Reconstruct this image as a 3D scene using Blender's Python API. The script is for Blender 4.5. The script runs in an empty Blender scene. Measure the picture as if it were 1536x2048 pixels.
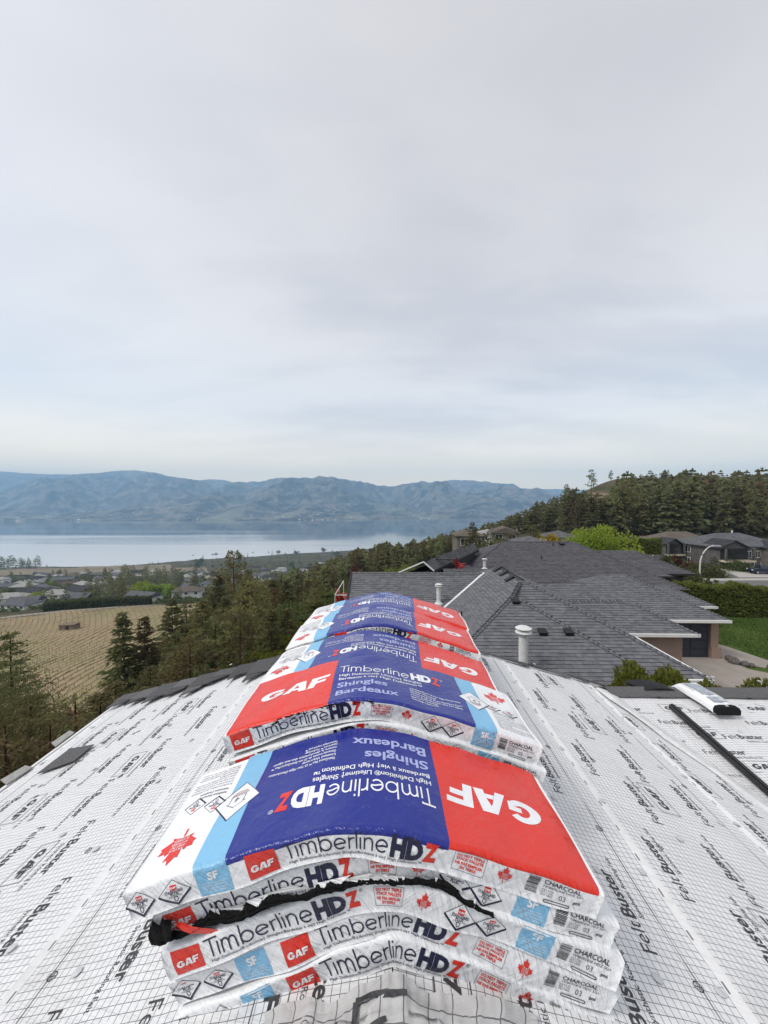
import bpy, bmesh, math, random
import numpy as np
from mathutils import Vector, Matrix
from mathutils.geometry import tessellate_polygon

# ------------------------------------------------------------------ camera, sky, sun, exposure
SC = bpy.context.scene
COL = SC.collection
F = 780.0
PIT = math.atan(24 / F)
YAW = math.atan(17 / F)
cam = bpy.data.cameras.new('camera')
cam.sensor_fit = 'VERTICAL'
cam.sensor_height = 36.0
cam.lens = 36.0 * F / 2048
cam.clip_start = 0.05
cam.clip_end = 60000
camo = bpy.data.objects.new('camera', cam)
COL.objects.link(camo)
camo.rotation_euler = (math.pi / 2 - PIT, 0, YAW)
SC.camera = camo

SUN_EL, SUN_AZ = math.radians(50), math.radians(-118)   # azimuth from +Y, negative = towards -X
SKY_GAIN = 1.0
sun = bpy.data.lights.new('sun', 'SUN')
sun.energy = 1.5
sun.angle = math.radians(16)
sun.color = (1.0, 0.965, 0.9)
suno = bpy.data.objects.new('sun', sun)
COL.objects.link(suno)
sd = Vector((math.sin(SUN_AZ) * math.cos(SUN_EL), math.cos(SUN_AZ) * math.cos(SUN_EL), math.sin(SUN_EL)))
suno.rotation_euler = sd.to_track_quat('Z', 'Y').to_euler()

SC.view_settings.view_transform = 'Standard'
SC.view_settings.look = 'None'
SC.view_settings.exposure = 0.32
SC.view_settings.gamma = 1.0
SC.view_settings.use_curve_mapping = False
SC.render.engine = 'CYCLES'
SC.cycles.use_denoising = True
SC.cycles.max_bounces = 6
SC.cycles.diffuse_bounces = 3
SC.cycles.glossy_bounces = 3
SC.cycles.transmission_bounces = 4
SC.cycles.transparent_max_bounces = 8
SC.cycles.volume_bounces = 1
SC.cycles.caustics_reflective = False
SC.cycles.caustics_refractive = False


class NT:
    """small helper that writes node trees"""
    def __init__(s, tree):
        s.t = tree
        tree.nodes.clear()

    def n(s, kind, **kw):
        nd = s.t.nodes.new(kind)
        for k, v in kw.items():
            setattr(nd, k, v)
        return nd

    def put(s, nd, key, val):
        sock = nd.inputs[key]
        if hasattr(val, 'is_output'):
            s.t.links.new(val, sock)
        else:
            sock.default_value = val

    def m(s, op, a, b=0.0, c=None):
        nd = s.n('ShaderNodeMath', operation=op)
        s.put(nd, 0, a)
        s.put(nd, 1, b)
        if c is not None:
            s.put(nd, 2, c)
        return nd.outputs[0]

    def mix(s, f, a, b, mode='MIX'):
        nd = s.n('ShaderNodeMix', data_type='RGBA', blend_type=mode)
        s.put(nd, 0, f)
        s.put(nd, 6, a if hasattr(a, 'is_output') else (*a[:3], 1))
        s.put(nd, 7, b if hasattr(b, 'is_output') else (*b[:3], 1))
        return nd.outputs[2]

    def noise(s, vec, scale, detail=3.0, rough=0.5, dist=0.0):
        nd = s.n('ShaderNodeTexNoise')
        if vec is not None:
            s.put(nd, 'Vector', vec)
        s.put(nd, 'Scale', scale)
        s.put(nd, 'Detail', detail)
        s.put(nd, 'Roughness', rough)
        s.put(nd, 'Distortion', dist)
        return nd.outputs[0]

    def rng(s, v, a, b, c=0.0, d=1.0, smooth=True):
        nd = s.n('ShaderNodeMapRange', interpolation_type='SMOOTHSTEP' if smooth else 'LINEAR')
        s.put(nd, 0, v)
        for i, x in enumerate((a, b, c, d)):
            s.put(nd, i + 1, x)
        return nd.outputs[0]

    def mapping(s, vec, loc=(0, 0, 0), rot=(0, 0, 0), scale=(1, 1, 1)):
        nd = s.n('ShaderNodeMapping')
        s.put(nd, 0, vec)
        nd.inputs[1].default_value = loc
        nd.inputs[2].default_value = rot
        nd.inputs[3].default_value = scale
        return nd.outputs[0]

    def sep(s, v):
        nd = s.n('ShaderNodeSeparateXYZ')
        s.put(nd, 0, v)
        return nd.outputs

    def comb(s, x, y, z):
        nd = s.n('ShaderNodeCombineXYZ')
        s.put(nd, 0, x); s.put(nd, 1, y); s.put(nd, 2, z)
        return nd.outputs[0]


world = bpy.data.worlds.new('World')
SC.world = world
world.use_nodes = True
w = NT(world.node_tree)
out = w.n('ShaderNodeOutputWorld')
bg = w.n('ShaderNodeBackground')
bg2 = w.n('ShaderNodeBackground')
add = w.n('ShaderNodeAddShader')
sky = w.n('ShaderNodeTexSky', sky_type='NISHITA')
sky.sun_disc = False
sky.sun_elevation = SUN_EL
sky.sun_rotation = SUN_AZ
w.put(bg, 0, sky.outputs[0])
w.put(bg, 1, 0.05)
tc = w.n('ShaderNodeTexCoord').outputs['Generated']
sx, sy, sz = w.sep(tc)
up = w.m('MAXIMUM', sz, 0.0)
den = w.m('ADD', up, 0.16)
pu = w.m('DIVIDE', sx, den)
pv = w.m('DIVIDE', sy, den)
cv = w.comb(pu, pv, 0.0)
c1 = w.noise(w.mapping(cv, loc=(3.1, 7.7, 0), rot=(0, 0, 0.25), scale=(0.55, 1.0, 1)), 0.9, 4.0, 0.5, 0.35)
c2 = w.noise(w.mapping(cv, loc=(11.0, 2.0, 0), rot=(0, 0, -0.1), scale=(0.6, 1.2, 1)), 2.4, 5.0, 0.55, 0.3)
cl = w.m('ADD', w.m('MULTIPLY', c1, 0.7), w.m('MULTIPLY', c2, 0.3))
clf = w.rng(cl, 0.39, 0.60)
low = w.rng(up, 0.0, 0.24)
hi = w.mix(clf, (0.485, 0.450, 0.418), (0.635, 0.582, 0.522))
zen = w.mix(w.rng(up, 0.25, 0.75), hi, (0.50, 0.555, 0.64))
zen = w.mix(w.m('MULTIPLY', w.rng(up, 0.3, 0.65), 0.40), hi, (0.435, 0.425, 0.42))
hor = w.mix(w.m('MULTIPLY', clf, 0.35), (1.12, 0.84, 0.50), (1.22, 0.92, 0.55))
wst = w.rng(w.m('SUBTRACT', w.m('MULTIPLY', sx, -1.0), w.m('MULTIPLY', sy, 0.15)), -0.2, 0.9)
hor = w.mix(w.m('MULTIPLY', wst, 0.6), hor, (1.42, 1.04, 0.55))
lft = w.rng(w.m('SUBTRACT', w.m('MULTIPLY', sx, -1.0), w.m('MULTIPLY', sy, 0.25)), -0.35, 0.75)
zen = w.mix(w.m('MULTIPLY', lft, 0.55), zen, (0.70, 0.675, 0.63))
skyc = w.mix(low, hor, zen)
glow = w.n('ShaderNodeVectorMath', operation='DOT_PRODUCT')
w.put(glow, 0, tc)
glow.inputs[1].default_value = sd
gl = w.rng(glow.outputs['Value'], 0.2, 1.0, 0.0, 0.03)
skyc = w.mix(gl, skyc, (0.95, 0.95, 0.95))
w.put(bg2, 0, skyc)
w.put(bg2, 1, SKY_GAIN)
w.t.links.new(bg.outputs[0], add.inputs[0])
w.t.links.new(bg2.outputs[0], add.inputs[1])
w.t.links.new(add.outputs[0], out.inputs[0])


# ------------------------------------------------------------------ helpers
def ray(px, py, Z):
    """point of the world that a photo pixel shows at distance Z along the ridge direction"""
    x, y, z = (px - 768) / F, 1.0, -(py - 1024) / F
    y2 = y * math.cos(PIT) + z * math.sin(PIT)
    z2 = -y * math.sin(PIT) + z * math.cos(PIT)
    X = x * math.cos(YAW) - y2 * math.sin(YAW)
    Y = x * math.sin(YAW) + y2 * math.cos(YAW)
    return np.array((X, Y, z2)) * (Z / Y)


def proj(P):
    P = np.atleast_2d(P)
    x = P[:, 0] * math.cos(YAW) + P[:, 1] * math.sin(YAW)
    y = -P[:, 0] * math.sin(YAW) + P[:, 1] * math.cos(YAW)
    y2 = y * math.cos(PIT) - P[:, 2] * math.sin(PIT)
    z2 = y * math.sin(PIT) + P[:, 2] * math.cos(PIT)
    return np.c_[768 + F * x / y2, 1024 - F * z2 / y2]


class MB:
    """collects faces of one mesh"""
    def __init__(s):
        s.v = []; s.f = []; s.mi = []; s.va = []; s.uv = []; s.nv = 0

    def add(s, verts, faces, mi=0, var=0.5, uv=None):
        verts = np.asarray(verts, float).reshape(-1, 3)
        o = s.nv
        s.v.append(verts)
        s.nv += len(verts)
        for f in faces:
            s.f.append([o + i for i in f])
        n = len(faces)
        s.mi += [mi] * n if np.isscalar(mi) else list(mi)
        s.va += [var] * n if np.isscalar(var) else list(var)
        if uv is not None:
            s.uv.append(np.asarray(uv, float).reshape(-1, 2))
        return s

    def quad(s, a, b, c, d, mi=0, var=0.5):
        return s.add([a, b, c, d], [(0, 1, 2, 3)], mi, var)

    def box(s, lo, hi, mi=0, var=0.5):
        x0, y0, z0 = lo; x1, y1, z1 = hi
        v = [(x0, y0, z0), (x1, y0, z0), (x1, y1, z0), (x0, y1, z0), (x0, y0, z1), (x1, y0, z1), (x1, y1, z1), (x0, y1, z1)]
        return s.add(v, [(3, 2, 1, 0), (4, 5, 6, 7), (0, 1, 5, 4), (1, 2, 6, 5), (2, 3, 7, 6), (3, 0, 4, 7)], mi, var)

    def beam(s, a, b, wd, ht, mi=0, var=0.5, upv=(0, 0, 1)):
        a = np.array(a, float); b = np.array(b, float)
        d = b - a; d /= np.linalg.norm(d)
        u = np.array(upv, float); sd_ = np.cross(d, u); sd_ /= np.linalg.norm(sd_)
        u = np.cross(sd_, d)
        v = []
        for p in (a, b):
            for i, j in ((-1, -1), (1, -1), (1, 1), (-1, 1)):
                v.append(p + sd_ * i * wd / 2 + u * j * ht / 2)
        return s.add(v, [(0, 1, 2, 3), (7, 6, 5, 4), (0, 4, 5, 1), (1, 5, 6, 2), (2, 6, 7, 3), (3, 7, 4, 0)], mi, var)

    def tube(s, pts, rad, n=8, mi=0, var=0.5, cap=True):
        pts = [np.array(p, float) for p in pts]
        rad = [rad] * len(pts) if np.isscalar(rad) else rad
        v = []
        for i, p in enumerate(pts):
            d = pts[min(i + 1, len(pts) - 1)] - pts[max(i - 1, 0)]
            d /= np.linalg.norm(d) + 1e-9
            a = np.cross(d, (0, 0, 1) if abs(d[2]) < .9 else (1, 0, 0)); a /= np.linalg.norm(a)
            b = np.cross(d, a)
            for k in range(n):
                t = 2 * math.pi * k / n
                v.append(p + (a * math.cos(t) + b * math.sin(t)) * rad[i])
        f = []
        for i in range(len(pts) - 1):
            for k in range(n):
                f.append((i * n + k, i * n + (k + 1) % n, (i + 1) * n + (k + 1) % n, (i + 1) * n + k))
        if cap:
            f.append(tuple(range(n))); f.append(tuple(reversed(range((len(pts) - 1) * n, len(pts) * n))))
        return s.add(v, f, mi, var)

    def lathe(s, c, prof, n=20, mi=0, var=0.5):
        v = []
        for r, z in prof:
            for k in range(n):
                t = 2 * math.pi * k / n
                v.append((c[0] + r * math.cos(t), c[1] + r * math.sin(t), c[2] + z))
        f = []
        for i in range(len(prof) - 1):
            for k in range(n):
                f.append((i * n + k, i * n + (k + 1) % n, (i + 1) * n + (k + 1) % n, (i + 1) * n + k))
        f.append(tuple(reversed(range(n)))); f.append(tuple(range((len(prof) - 1) * n, len(prof) * n)))
        return s.add(v, f, mi, var)

    def mesh(s, name, mats, smooth=False, off=None, xf=None):
        me = bpy.data.meshes.new(name)
        v = np.concatenate(s.v) if s.v else np.zeros((0, 3))
        if off is not None:
            v = v - np.asarray(off)
        me.from_pydata(v.tolist(), [], s.f)
        for m_ in (mats if isinstance(mats, (list, tuple)) else [mats]):
            me.materials.append(m_)
        me.polygons.foreach_set('material_index', np.array(s.mi, dtype=np.int32))
        at = me.attributes.new('var', 'FLOAT', 'FACE')
        at.data.foreach_set('value', np.array(s.va, dtype=np.float32))
        if s.uv:
            uv = np.concatenate(s.uv)
            li = np.empty(len(me.loops), dtype=np.int32)
            me.loops.foreach_get('vertex_index', li)
            ul = me.uv_layers.new(name='UVMap')
            ul.data.foreach_set('uv', uv[li].astype(np.float32).ravel())
        if smooth:
            me.polygons.foreach_set('use_smooth', np.ones(len(me.polygons), dtype=bool))
        me.update()
        return me


def link(name, me, parent=None):
    o = bpy.data.objects.new(name, me)
    COL.objects.link(o)
    if parent is not None:
        o.parent = parent
    return o


def tag(o, label=None, cat=None, group=None, kind=None):
    if label: o['label'] = label
    if cat: o['category'] = cat
    if group: o['group'] = group
    if kind: o['kind'] = kind
    return o


def thing(name, label, cat, loc=(0, 0, 0), group=None):
    o = bpy.data.objects.new(name, None)
    o.empty_display_size = 0.1
    COL.objects.link(o)
    o.location = tuple(float(c) for c in loc)
    return tag(o, label, cat, group)


def part(name, mb, mats, parent, smooth=False, root=None, label=None, kind=None):
    """mesh given in world coordinates, parented under its thing (or a part that stands at the thing's origin)"""
    r = root or parent
    while r.parent is not None:
        r = r.parent
    o = link(name, mb.mesh(name, mats, smooth, off=np.array(r.location)), parent)
    if label: o['label'] = label
    if kind: o['kind'] = kind
    return o


def copy_thing(root, loc, rz=None, sc=None, label=None, group=None):
    r = root.copy(); COL.objects.link(r)
    r.location = tuple(float(c) for c in loc)
    if rz is not None: r.rotation_euler = (0, 0, rz)
    if sc is not None: r.scale = sc if hasattr(sc, '__len__') else (sc, sc, sc)
    if label: r['label'] = label
    if group: r['group'] = group
    for ch in root.children:
        c = ch.copy(); COL.objects.link(c); c.parent = r
        for g in ch.children:
            d = g.copy(); COL.objects.link(d); d.parent = c
    return r


_mats = {}
def mat(name, col, rough=0.7, spec=0.4, metal=0.0, var=0.0, nscale=0.0, namp=0.25, bump=0.0, bscale=40.0, objvar=0.0, col2=None, coat=0.0, coords='Object'):
    """principled material: base colour, optional per-face variation ('var'), noise variation, bump and per-object variation"""
    if name in _mats:
        return _mats[name]
    m_ = bpy.data.materials.new(name)
    m_.use_nodes = True
    t = NT(m_.node_tree)
    o = t.n('ShaderNodeOutputMaterial')
    p = t.n('ShaderNodeBsdfPrincipled')
    t.t.links.new(p.outputs[0], o.inputs[0])
    c = None
    c2 = col2 or tuple(x * 0.55 for x in col)
    tcn = t.n('ShaderNodeTexCoord').outputs[coords]
    if var:
        a = t.n('ShaderNodeAttribute', attribute_name='var').outputs['Fac']
        c = t.mix(t.m('MULTIPLY', a, var), col, c2)
    if nscale:
        nz = t.rng(t.noise(tcn, nscale, 4.0, 0.6), 0.3, 0.7)
        base = c if c is not None else t.mix(0.0, col, col)
        dark = t.mix(1.0, base, (1 - namp, 1 - namp, 1 - namp), 'MULTIPLY')
        c = t.mix(nz, dark, base)
    if objvar:
        oi = t.n('ShaderNodeObjectInfo').outputs['Random']
        base = c if c is not None else t.mix(0.0, col, col)
        hs = t.n('ShaderNodeHueSaturation')
        t.put(hs, 'Hue', t.m('ADD', 0.5, t.m('MULTIPLY', t.m('SUBTRACT', oi, 0.5), objvar * 0.12)))
        t.put(hs, 'Value', t.m('ADD', 1.0 - objvar * 0.5, t.m('MULTIPLY', oi, objvar)))
        t.put(hs, 'Color', base)
        c = hs.outputs[0]
    t.put(p, 'Base Color', c if c is not None else (*col, 1))
    p.inputs['Roughness'].default_value = rough
    p.inputs['Specular IOR Level'].default_value = spec
    p.inputs['Metallic'].default_value = metal
    p.inputs['Coat Weight'].default_value = coat
    if bump:
        b = t.n('ShaderNodeBump')
        b.inputs['Strength'].default_value = bump
        b.inputs['Distance'].default_value = 0.01
        t.put(b, 'Height', t.noise(tcn, bscale, 4.0, 0.6))
        t.t.links.new(b.outputs[0], p.inputs['Normal'])
    _mats[name] = m_
    return m_


def vnoise(x, y, seed=0):
    """smooth value noise on a lattice, 0..1, vectorised"""
    x = np.asarray(x, float); y = np.asarray(y, float)
    xi = np.floor(x).astype(np.int64); yi = np.floor(y).astype(np.int64)
    fx = x - xi; fy = y - yi
    fx = fx * fx * (3 - 2 * fx); fy = fy * fy * (3 - 2 * fy)
    def h(a, b):
        n = (a * 374761393 + b * 668265263 + seed * 1442695041) & 0xffffffff
        n = ((n ^ (n >> 13)) * 1274126177) & 0xffffffff
        return ((n ^ (n >> 16)) & 0xffff) / 65535.0
    return (h(xi, yi) * (1 - fx) + h(xi + 1, yi) * fx) * (1 - fy) + (h(xi, yi + 1) * (1 - fx) + h(xi + 1, yi + 1) * fx) * fy


def fbm(x, y, oct=5, seed=0, ridged=False):
    s = 0; a = 0.5; tot = 0
    for i in range(oct):
        n = vnoise(x * 2 ** i, y * 2 ** i, seed + i * 17)
        if ridged:
            n = 1 - np.abs(2 * n - 1)
        s = s + n * a; tot += a; a *= 0.5
    return s / tot


def grid_faces(nx, ny):
    i = np.arange(nx - 1)[None, :] + np.arange(ny - 1)[:, None] * nx
    return np.stack([i, i + 1, i + 1 + nx, i + nx], -1).reshape(-1, 4)


def fast_mesh(name, v, f, mats, smooth=True, var=None, uv=None, mi=None):
    me = bpy.data.meshes.new(name)
    v = np.asarray(v, np.float32); f = np.asarray(f, np.int32)
    k = f.shape[1]
    me.vertices.add(len(v)); me.vertices.foreach_set('co', v.ravel())
    me.loops.add(f.size); me.loops.foreach_set('vertex_index', f.ravel())
    me.polygons.add(len(f)); me.polygons.foreach_set('loop_start', np.arange(0, f.size, k, dtype=np.int32))
    me.update(calc_edges=True)
    for m_ in (mats if isinstance(mats, (list, tuple)) else [mats]):
        me.materials.append(m_)
    if mi is not None:
        me.polygons.foreach_set('material_index', np.asarray(mi, np.int32))
    if smooth:
        me.polygons.foreach_set('use_smooth', np.ones(len(f), dtype=bool))
    if var is not None:
        at = me.attributes.new('var', 'FLOAT', 'FACE')
        at.data.foreach_set('value', np.asarray(var, np.float32))
    if uv is not None:
        ul = me.uv_layers.new(name='UVMap')
        ul.data.foreach_set('uv', np.asarray(uv, np.float32)[f.ravel()].ravel())
    me.validate()
    me.update()
    return me

# ------------------------------------------------------------------ terrain, lake, mountains, haze
CTRL = np.array([
    (0, 0, -6.3), (-3, 2, -7), (-8, 6, -10), (-14, 14, -15.5), (-22, 25, -21), (0, -40, -3), (-60, -60, -25), (60, -60, -2), (-30, 0, -22), (-70, 0, -40),
    (6, 7, -6.9), (3, 12, -8.9), (8, 18, -10.5), (15, 17, -10.8), (22, 18, -10.8), (15, 22, -10.6), (20, 26, -10.6), (26, 25, -10.7), (30, 35, -10.7), (8, 30, -10.3), (-2, 22, -9.2), (-3, 32, -8.3), (-7, 30, -12),
    (18, 40, -10), (30, 40, -10.6), (10, 50, -11), (0, 48, -13), (40, 55, -16.0), (45, 60, -16.6), (50, 70, -16.8), (70, 60, -17), (92, 70, -17), (62, 66, -17), (62, 74, -17), (75, 78, -17), (88, 82, -17), (40, 82, -16.2), (65, 90, -16.2), (85, 95, -16.0), (60, 115, -13.5), (90, 120, -12), (20, 80, -14), (30, 110, -14),
    (41, 150, -15), (95, 160, -12), (100, 180, -12), (93, 230, -8), (171, 300, 16), (147, 290, 7), (308, 320, 1), (268, 340, 8), (215, 320, 12), (250, 450, 0), (400, 400, 8), (220, 230, -7), (160, 170, -11), (300, 200, 0),
    (100, 400, -45), (170, 420, -25), (85, 260, -12), (54, 240, -29), (32, 220, -36), (4, 200, -38), (-16, 190, -40), (15, 130, -24), (-5, 100, -26), (-40, 185, -46),
    (-14, 60, -22), (-31, 75, -33), (-40, 50, -32), (-28, 40, -26), (-50, 80, -43), (-60, 60, -40), (-74, 91, -44), (-124, 150, -51.5), (-78, 214, -56), (-191, 190, -61), (-40, 160, -50), (-120, 100, -47), (-170, 130, -54), (-140, 200, -57), (-100, 60, -42), (-230, 130, -60),
    (-290, 330, -80), (0, 330, -78), (-150, 330, -80), (-480, 600, -121), (-200, 600, -120), (50, 600, -118), (-350, 900, -166), (0, 900, -158), (-700, 900, -172),
    (-1100, 1150, -201), (-900, 1155, -201), (-758, 1219, -201), (-652, 1322, -201), (-400, 1440, -201), (-170, 1560, -201), (200, 1800, -201), (600, 900, -110), (1000, 500, -10), (700, 400, 10), (300, 1100, -150),
    (-1500, 2000, -270), (-500, 2000, -265), (200, 2400, -270), (1500, 2600, -270), (-1500, 900, -190), (1500, 1400, -100)], float)
_c = 14.0
def _phi(d2):
    return np.sqrt(d2 + _c * _c)
_n = len(CTRL)
_d2 = ((CTRL[:, None, :2] - CTRL[None, :, :2]) ** 2).sum(-1)
_A = np.zeros((_n + 3, _n + 3))
_A[:_n, :_n] = _phi(_d2) - np.eye(_n) * 0.3
_A[:_n, _n:] = np.c_[np.ones(_n), CTRL[:, :2] / 1000]
_A[_n:, :_n] = _A[:_n, _n:].T
_W = np.linalg.solve(_A, np.r_[CTRL[:, 2], 0, 0, 0])


def TH(x, y):
    x = np.asarray(x, float); y = np.asarray(y, float)
    sh = x.shape
    X = np.c_[x.ravel(), y.ravel()]
    res = np.empty(len(X))
    for i in range(0, len(X), 20000):
        q = X[i:i + 20000]
        d2 = ((q[:, None, :] - CTRL[None, :, :2]) ** 2).sum(-1)
        res[i:i + 20000] = _phi(d2) @ _W[:_n] + np.c_[np.ones(len(q)), q / 1000] @ _W[_n:]
    r = np.hypot(X[:, 0], X[:, 1])
    k = np.clip((r - 2600) / 1500, 0, 1)
    res = res * (1 - k) + -270 * k
    rough = np.clip((r - 40) / 200, 0, 1)
    res += (fbm(X[:, 0] / 45, X[:, 1] / 45, 3, 5) - 0.5) * 3.0 * rough
    return np.clip(res, -285, 60).reshape(sh)


def th(x, y):
    return float(TH(np.array([x]), np.array([y]))[0])


def hit(px, py, z0=3.0, z1=2500.0):
    """where the ray through a photo pixel meets the terrain"""
    Zs = np.exp(np.linspace(math.log(z0), math.log(z1), 500))
    d = ray(px, py, 1.0)
    P = Zs[:, None] * d
    g = TH(P[:, 0], P[:, 1])
    i = np.argmax(P[:, 2] < g)
    return np.array((P[i, 0], P[i, 1], g[i]))


# terrain sheet on a polar grid round the house
az = np.radians(np.concatenate([np.linspace(-75, 75, 301), np.linspace(80, 280, 41)]))
rr = np.concatenate([[0.5], np.exp(np.linspace(math.log(2.0), math.log(2600), 230)), np.exp(np.linspace(math.log(2700), math.log(6000), 6))])
AZ, RR = np.meshgrid(np.r_[az, az[0] + 2 * math.pi], rr)
TX, TY = RR * np.sin(AZ), RR * np.cos(AZ)
TZ = TH(TX, TY)

gm = bpy.data.materials.new('ground')
gm.use_nodes = True
t = NT(gm.node_tree)
o_ = t.n('ShaderNodeOutputMaterial'); p_ = t.n('ShaderNodeBsdfPrincipled'); t.t.links.new(p_.outputs[0], o_.inputs[0])
pos = t.n('ShaderNodeNewGeometry').outputs['Position']
n1 = t.rng(t.noise(pos, 0.035, 5.0, 0.6), 0.40, 0.60)
n2 = t.rng(t.noise(pos, 0.5, 5.0, 0.65), 0.3, 0.7)
n3 = t.rng(t.noise(pos, 4.0, 3.0, 0.6), 0.3, 0.7)
gc = t.mix(n1, (0.045, 0.05, 0.022), (0.13, 0.105, 0.06))
gc = t.mix(t.m('MULTIPLY', n2, 0.6), gc, (0.035, 0.04, 0.02))
gc = t.mix(t.m('MULTIPLY', n3, 0.4), gc, (0.10, 0.085, 0.055))
t.put(p_, 'Base Color', gc)
p_.inputs['Roughness'].default_value = 0.95
p_.inputs['Specular IOR Level'].default_value = 0.1
GROUND = gm
g_ = fast_mesh('ground', np.c_[TX.ravel(), TY.ravel(), TZ.ravel()], grid_faces(TX.shape[1], TX.shape[0])[:, ::-1], gm)
tag(link('ground', g_), kind='structure')

# lake
LAKE_Z = -200.0
lm = bpy.data.materials.new('lake_water')
lm.use_nodes = True
t = NT(lm.node_tree)
o_ = t.n('ShaderNodeOutputMaterial'); p_ = t.n('ShaderNodeBsdfPrincipled'); t.t.links.new(p_.outputs[0], o_.inputs[0])
pos = t.n('ShaderNodeNewGeometry').outputs['Position']
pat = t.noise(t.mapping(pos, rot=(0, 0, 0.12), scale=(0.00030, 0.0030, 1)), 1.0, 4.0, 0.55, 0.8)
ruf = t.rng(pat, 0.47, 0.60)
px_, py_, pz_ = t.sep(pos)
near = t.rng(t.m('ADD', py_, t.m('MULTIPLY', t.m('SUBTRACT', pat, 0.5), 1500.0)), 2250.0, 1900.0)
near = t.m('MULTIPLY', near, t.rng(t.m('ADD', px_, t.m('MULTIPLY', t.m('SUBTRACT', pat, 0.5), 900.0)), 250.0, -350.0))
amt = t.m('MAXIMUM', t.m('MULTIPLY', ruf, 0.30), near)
t.put(p_, 'Base Color', t.mix(amt, (0.06, 0.085, 0.105), (0.52, 0.53, 0.53)))  # sky glare put into the base colour of the near, ruffled water
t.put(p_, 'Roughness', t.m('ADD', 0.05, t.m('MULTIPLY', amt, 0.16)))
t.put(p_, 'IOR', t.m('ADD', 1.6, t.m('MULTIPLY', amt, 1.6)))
bp = t.n('ShaderNodeBump')
bp.inputs['Distance'].default_value = 0.6
t.put(bp, 'Strength', t.m('ADD', 0.02, t.m('MULTIPLY', amt, 0.35)))
t.put(bp, 'Height', t.noise(t.mapping(pos, scale=(0.03, 0.06, 1)), 1.0, 3.0, 0.6))
t.t.links.new(bp.outputs[0], p_.inputs['Normal'])
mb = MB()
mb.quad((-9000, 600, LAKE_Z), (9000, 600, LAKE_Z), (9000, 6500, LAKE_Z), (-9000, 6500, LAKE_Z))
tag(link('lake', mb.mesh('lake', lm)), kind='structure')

# mountains across the lake
RID = np.array([(-700, 960), (-420, 952), (-200, 948), (0, 945.5), (40, 947.5), (98, 948), (150, 949), (204, 945), (233, 942), (273, 940.5), (310, 946), (365, 956.6), (401, 961), (452, 965), (521, 962), (560, 956.5), (578, 955.5), (600, 957), (628, 954), (651, 953), (682, 957.6), (720, 963), (755, 970), (786, 973), (809, 968.5), (847, 962.6), (870, 963), (897, 960), (947, 960.5), (982, 965), (1020, 967), (1058, 979), (1074, 976.5), (1105, 986), (1180, 996), (1400, 992), (2000, 985), (2600, 980)], float)
mm = bpy.data.materials.new('mountain_forest')
mm.use_nodes = True
t = NT(mm.node_tree)
o_ = t.n('ShaderNodeOutputMaterial'); p_ = t.n('ShaderNodeBsdfPrincipled'); t.t.links.new(p_.outputs[0], o_.inputs[0])
geo = t.n('ShaderNodeNewGeometry')
pos = geo.outputs['Position']
px_, py_, pz_ = t.sep(pos)
a1 = t.rng(t.noise(pos, 0.0016, 6.0, 0.62), 0.42, 0.60)
a2 = t.rng(t.noise(pos, 0.006, 5.0, 0.65), 0.42, 0.62)
a3 = t.rng(t.noise(pos, 0.03, 4.0, 0.7), 0.35, 0.65)
c_ = t.mix(a1, (0.016, 0.026, 0.03), (0.085, 0.084, 0.078))
c_ = t.mix(t.m('MULTIPLY', a2, 0.8), c_, (0.30, 0.26, 0.20))
c_ = t.mix(t.m('MULTIPLY', a3, 0.55), c_, (0.02, 0.03, 0.03))
lowz = t.rng(pz_, 60.0, -190.0)
fld = t.rng(t.noise(t.mapping(pos, scale=(1, 0.45, 1)), 0.0028, 2.0, 0.4), 0.56, 0.60)
c_ = t.mix(t.m('MULTIPLY', t.m('MULTIPLY', fld, lowz), 0.7), c_, (0.22, 0.22, 0.16))
vo = t.n('ShaderNodeTexVoronoi'); t.put(vo, 'Vector', pos); t.put(vo, 'Scale', 0.022)
town = t.m('MULTIPLY', t.m('LESS_THAN', vo.outputs['Distance'], 0.20), t.rng(t.noise(pos, 0.0022, 3.0, 0.5), 0.45, 0.58))
c_ = t.mix(t.m('MULTIPLY', town, lowz), c_, (0.62, 0.60, 0.58))
t.put(p_, 'Base Color', c_)
p_.inputs['Roughness'].default_value = 0.95
p_.inputs['Specular IOR Level'].default_value = 0.05

npx, nq = 700, 190
pxs = np.linspace(-260, 1750, npx)
ry = np.interp(pxs, RID[:, 0], RID[:, 1])
ry += (fbm(pxs / 26, pxs * 0, 5, 3, True) - 0.62) * np.interp(pxs, [300, 560], [-3.0, -8.0])
shore = np.interp(pxs, [-700, 0, 540, 900, 1100, 2600], [3300, 3620, 3700, 4250, 4500, 4700]) + (fbm(pxs / 60, pxs * 0, 3, 9) - .5) * 160
Zr = 9200.0
hr = np.array([ray(a, b, Zr)[2] for a, b in zip(pxs, ry)])
dx = np.array([ray(a, 1000, 1.0)[0] for a in pxs])
q = np.linspace(-0.03, 1.08, nq)
Q, PXg = np.meshgrid(q, pxs, indexing='ij')
Zg = shore[None, :] + (Zr - shore[None, :]) * Q
Xg = dx[None, :] * Zg
lowf = np.interp(pxs, [0, 500, 640, 2000], [1.9, 1.5, 1.1, 1.0])[None, :]
qq = np.clip(Q, 0, 1)
base = LAKE_Z + 4 + (hr[None, :] - LAKE_Z) * (qq ** lowf)
rel = (fbm(Xg / 1300, Zg / 1600, 7, 21, True) - 0.60) * 1250 * np.clip(qq * 2.2, 0.08, 1) * np.clip((1 - qq) * 2.5, 0, 1)
Hg = base + rel
lim = LAKE_Z + (hr[None, :] - LAKE_Z) * 0.985
vis = Hg / Zg
Hg = np.where(qq < 0.97, np.minimum(Hg, (hr[None, :] / Zr - 0.0012) * Zg), Hg)
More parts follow.
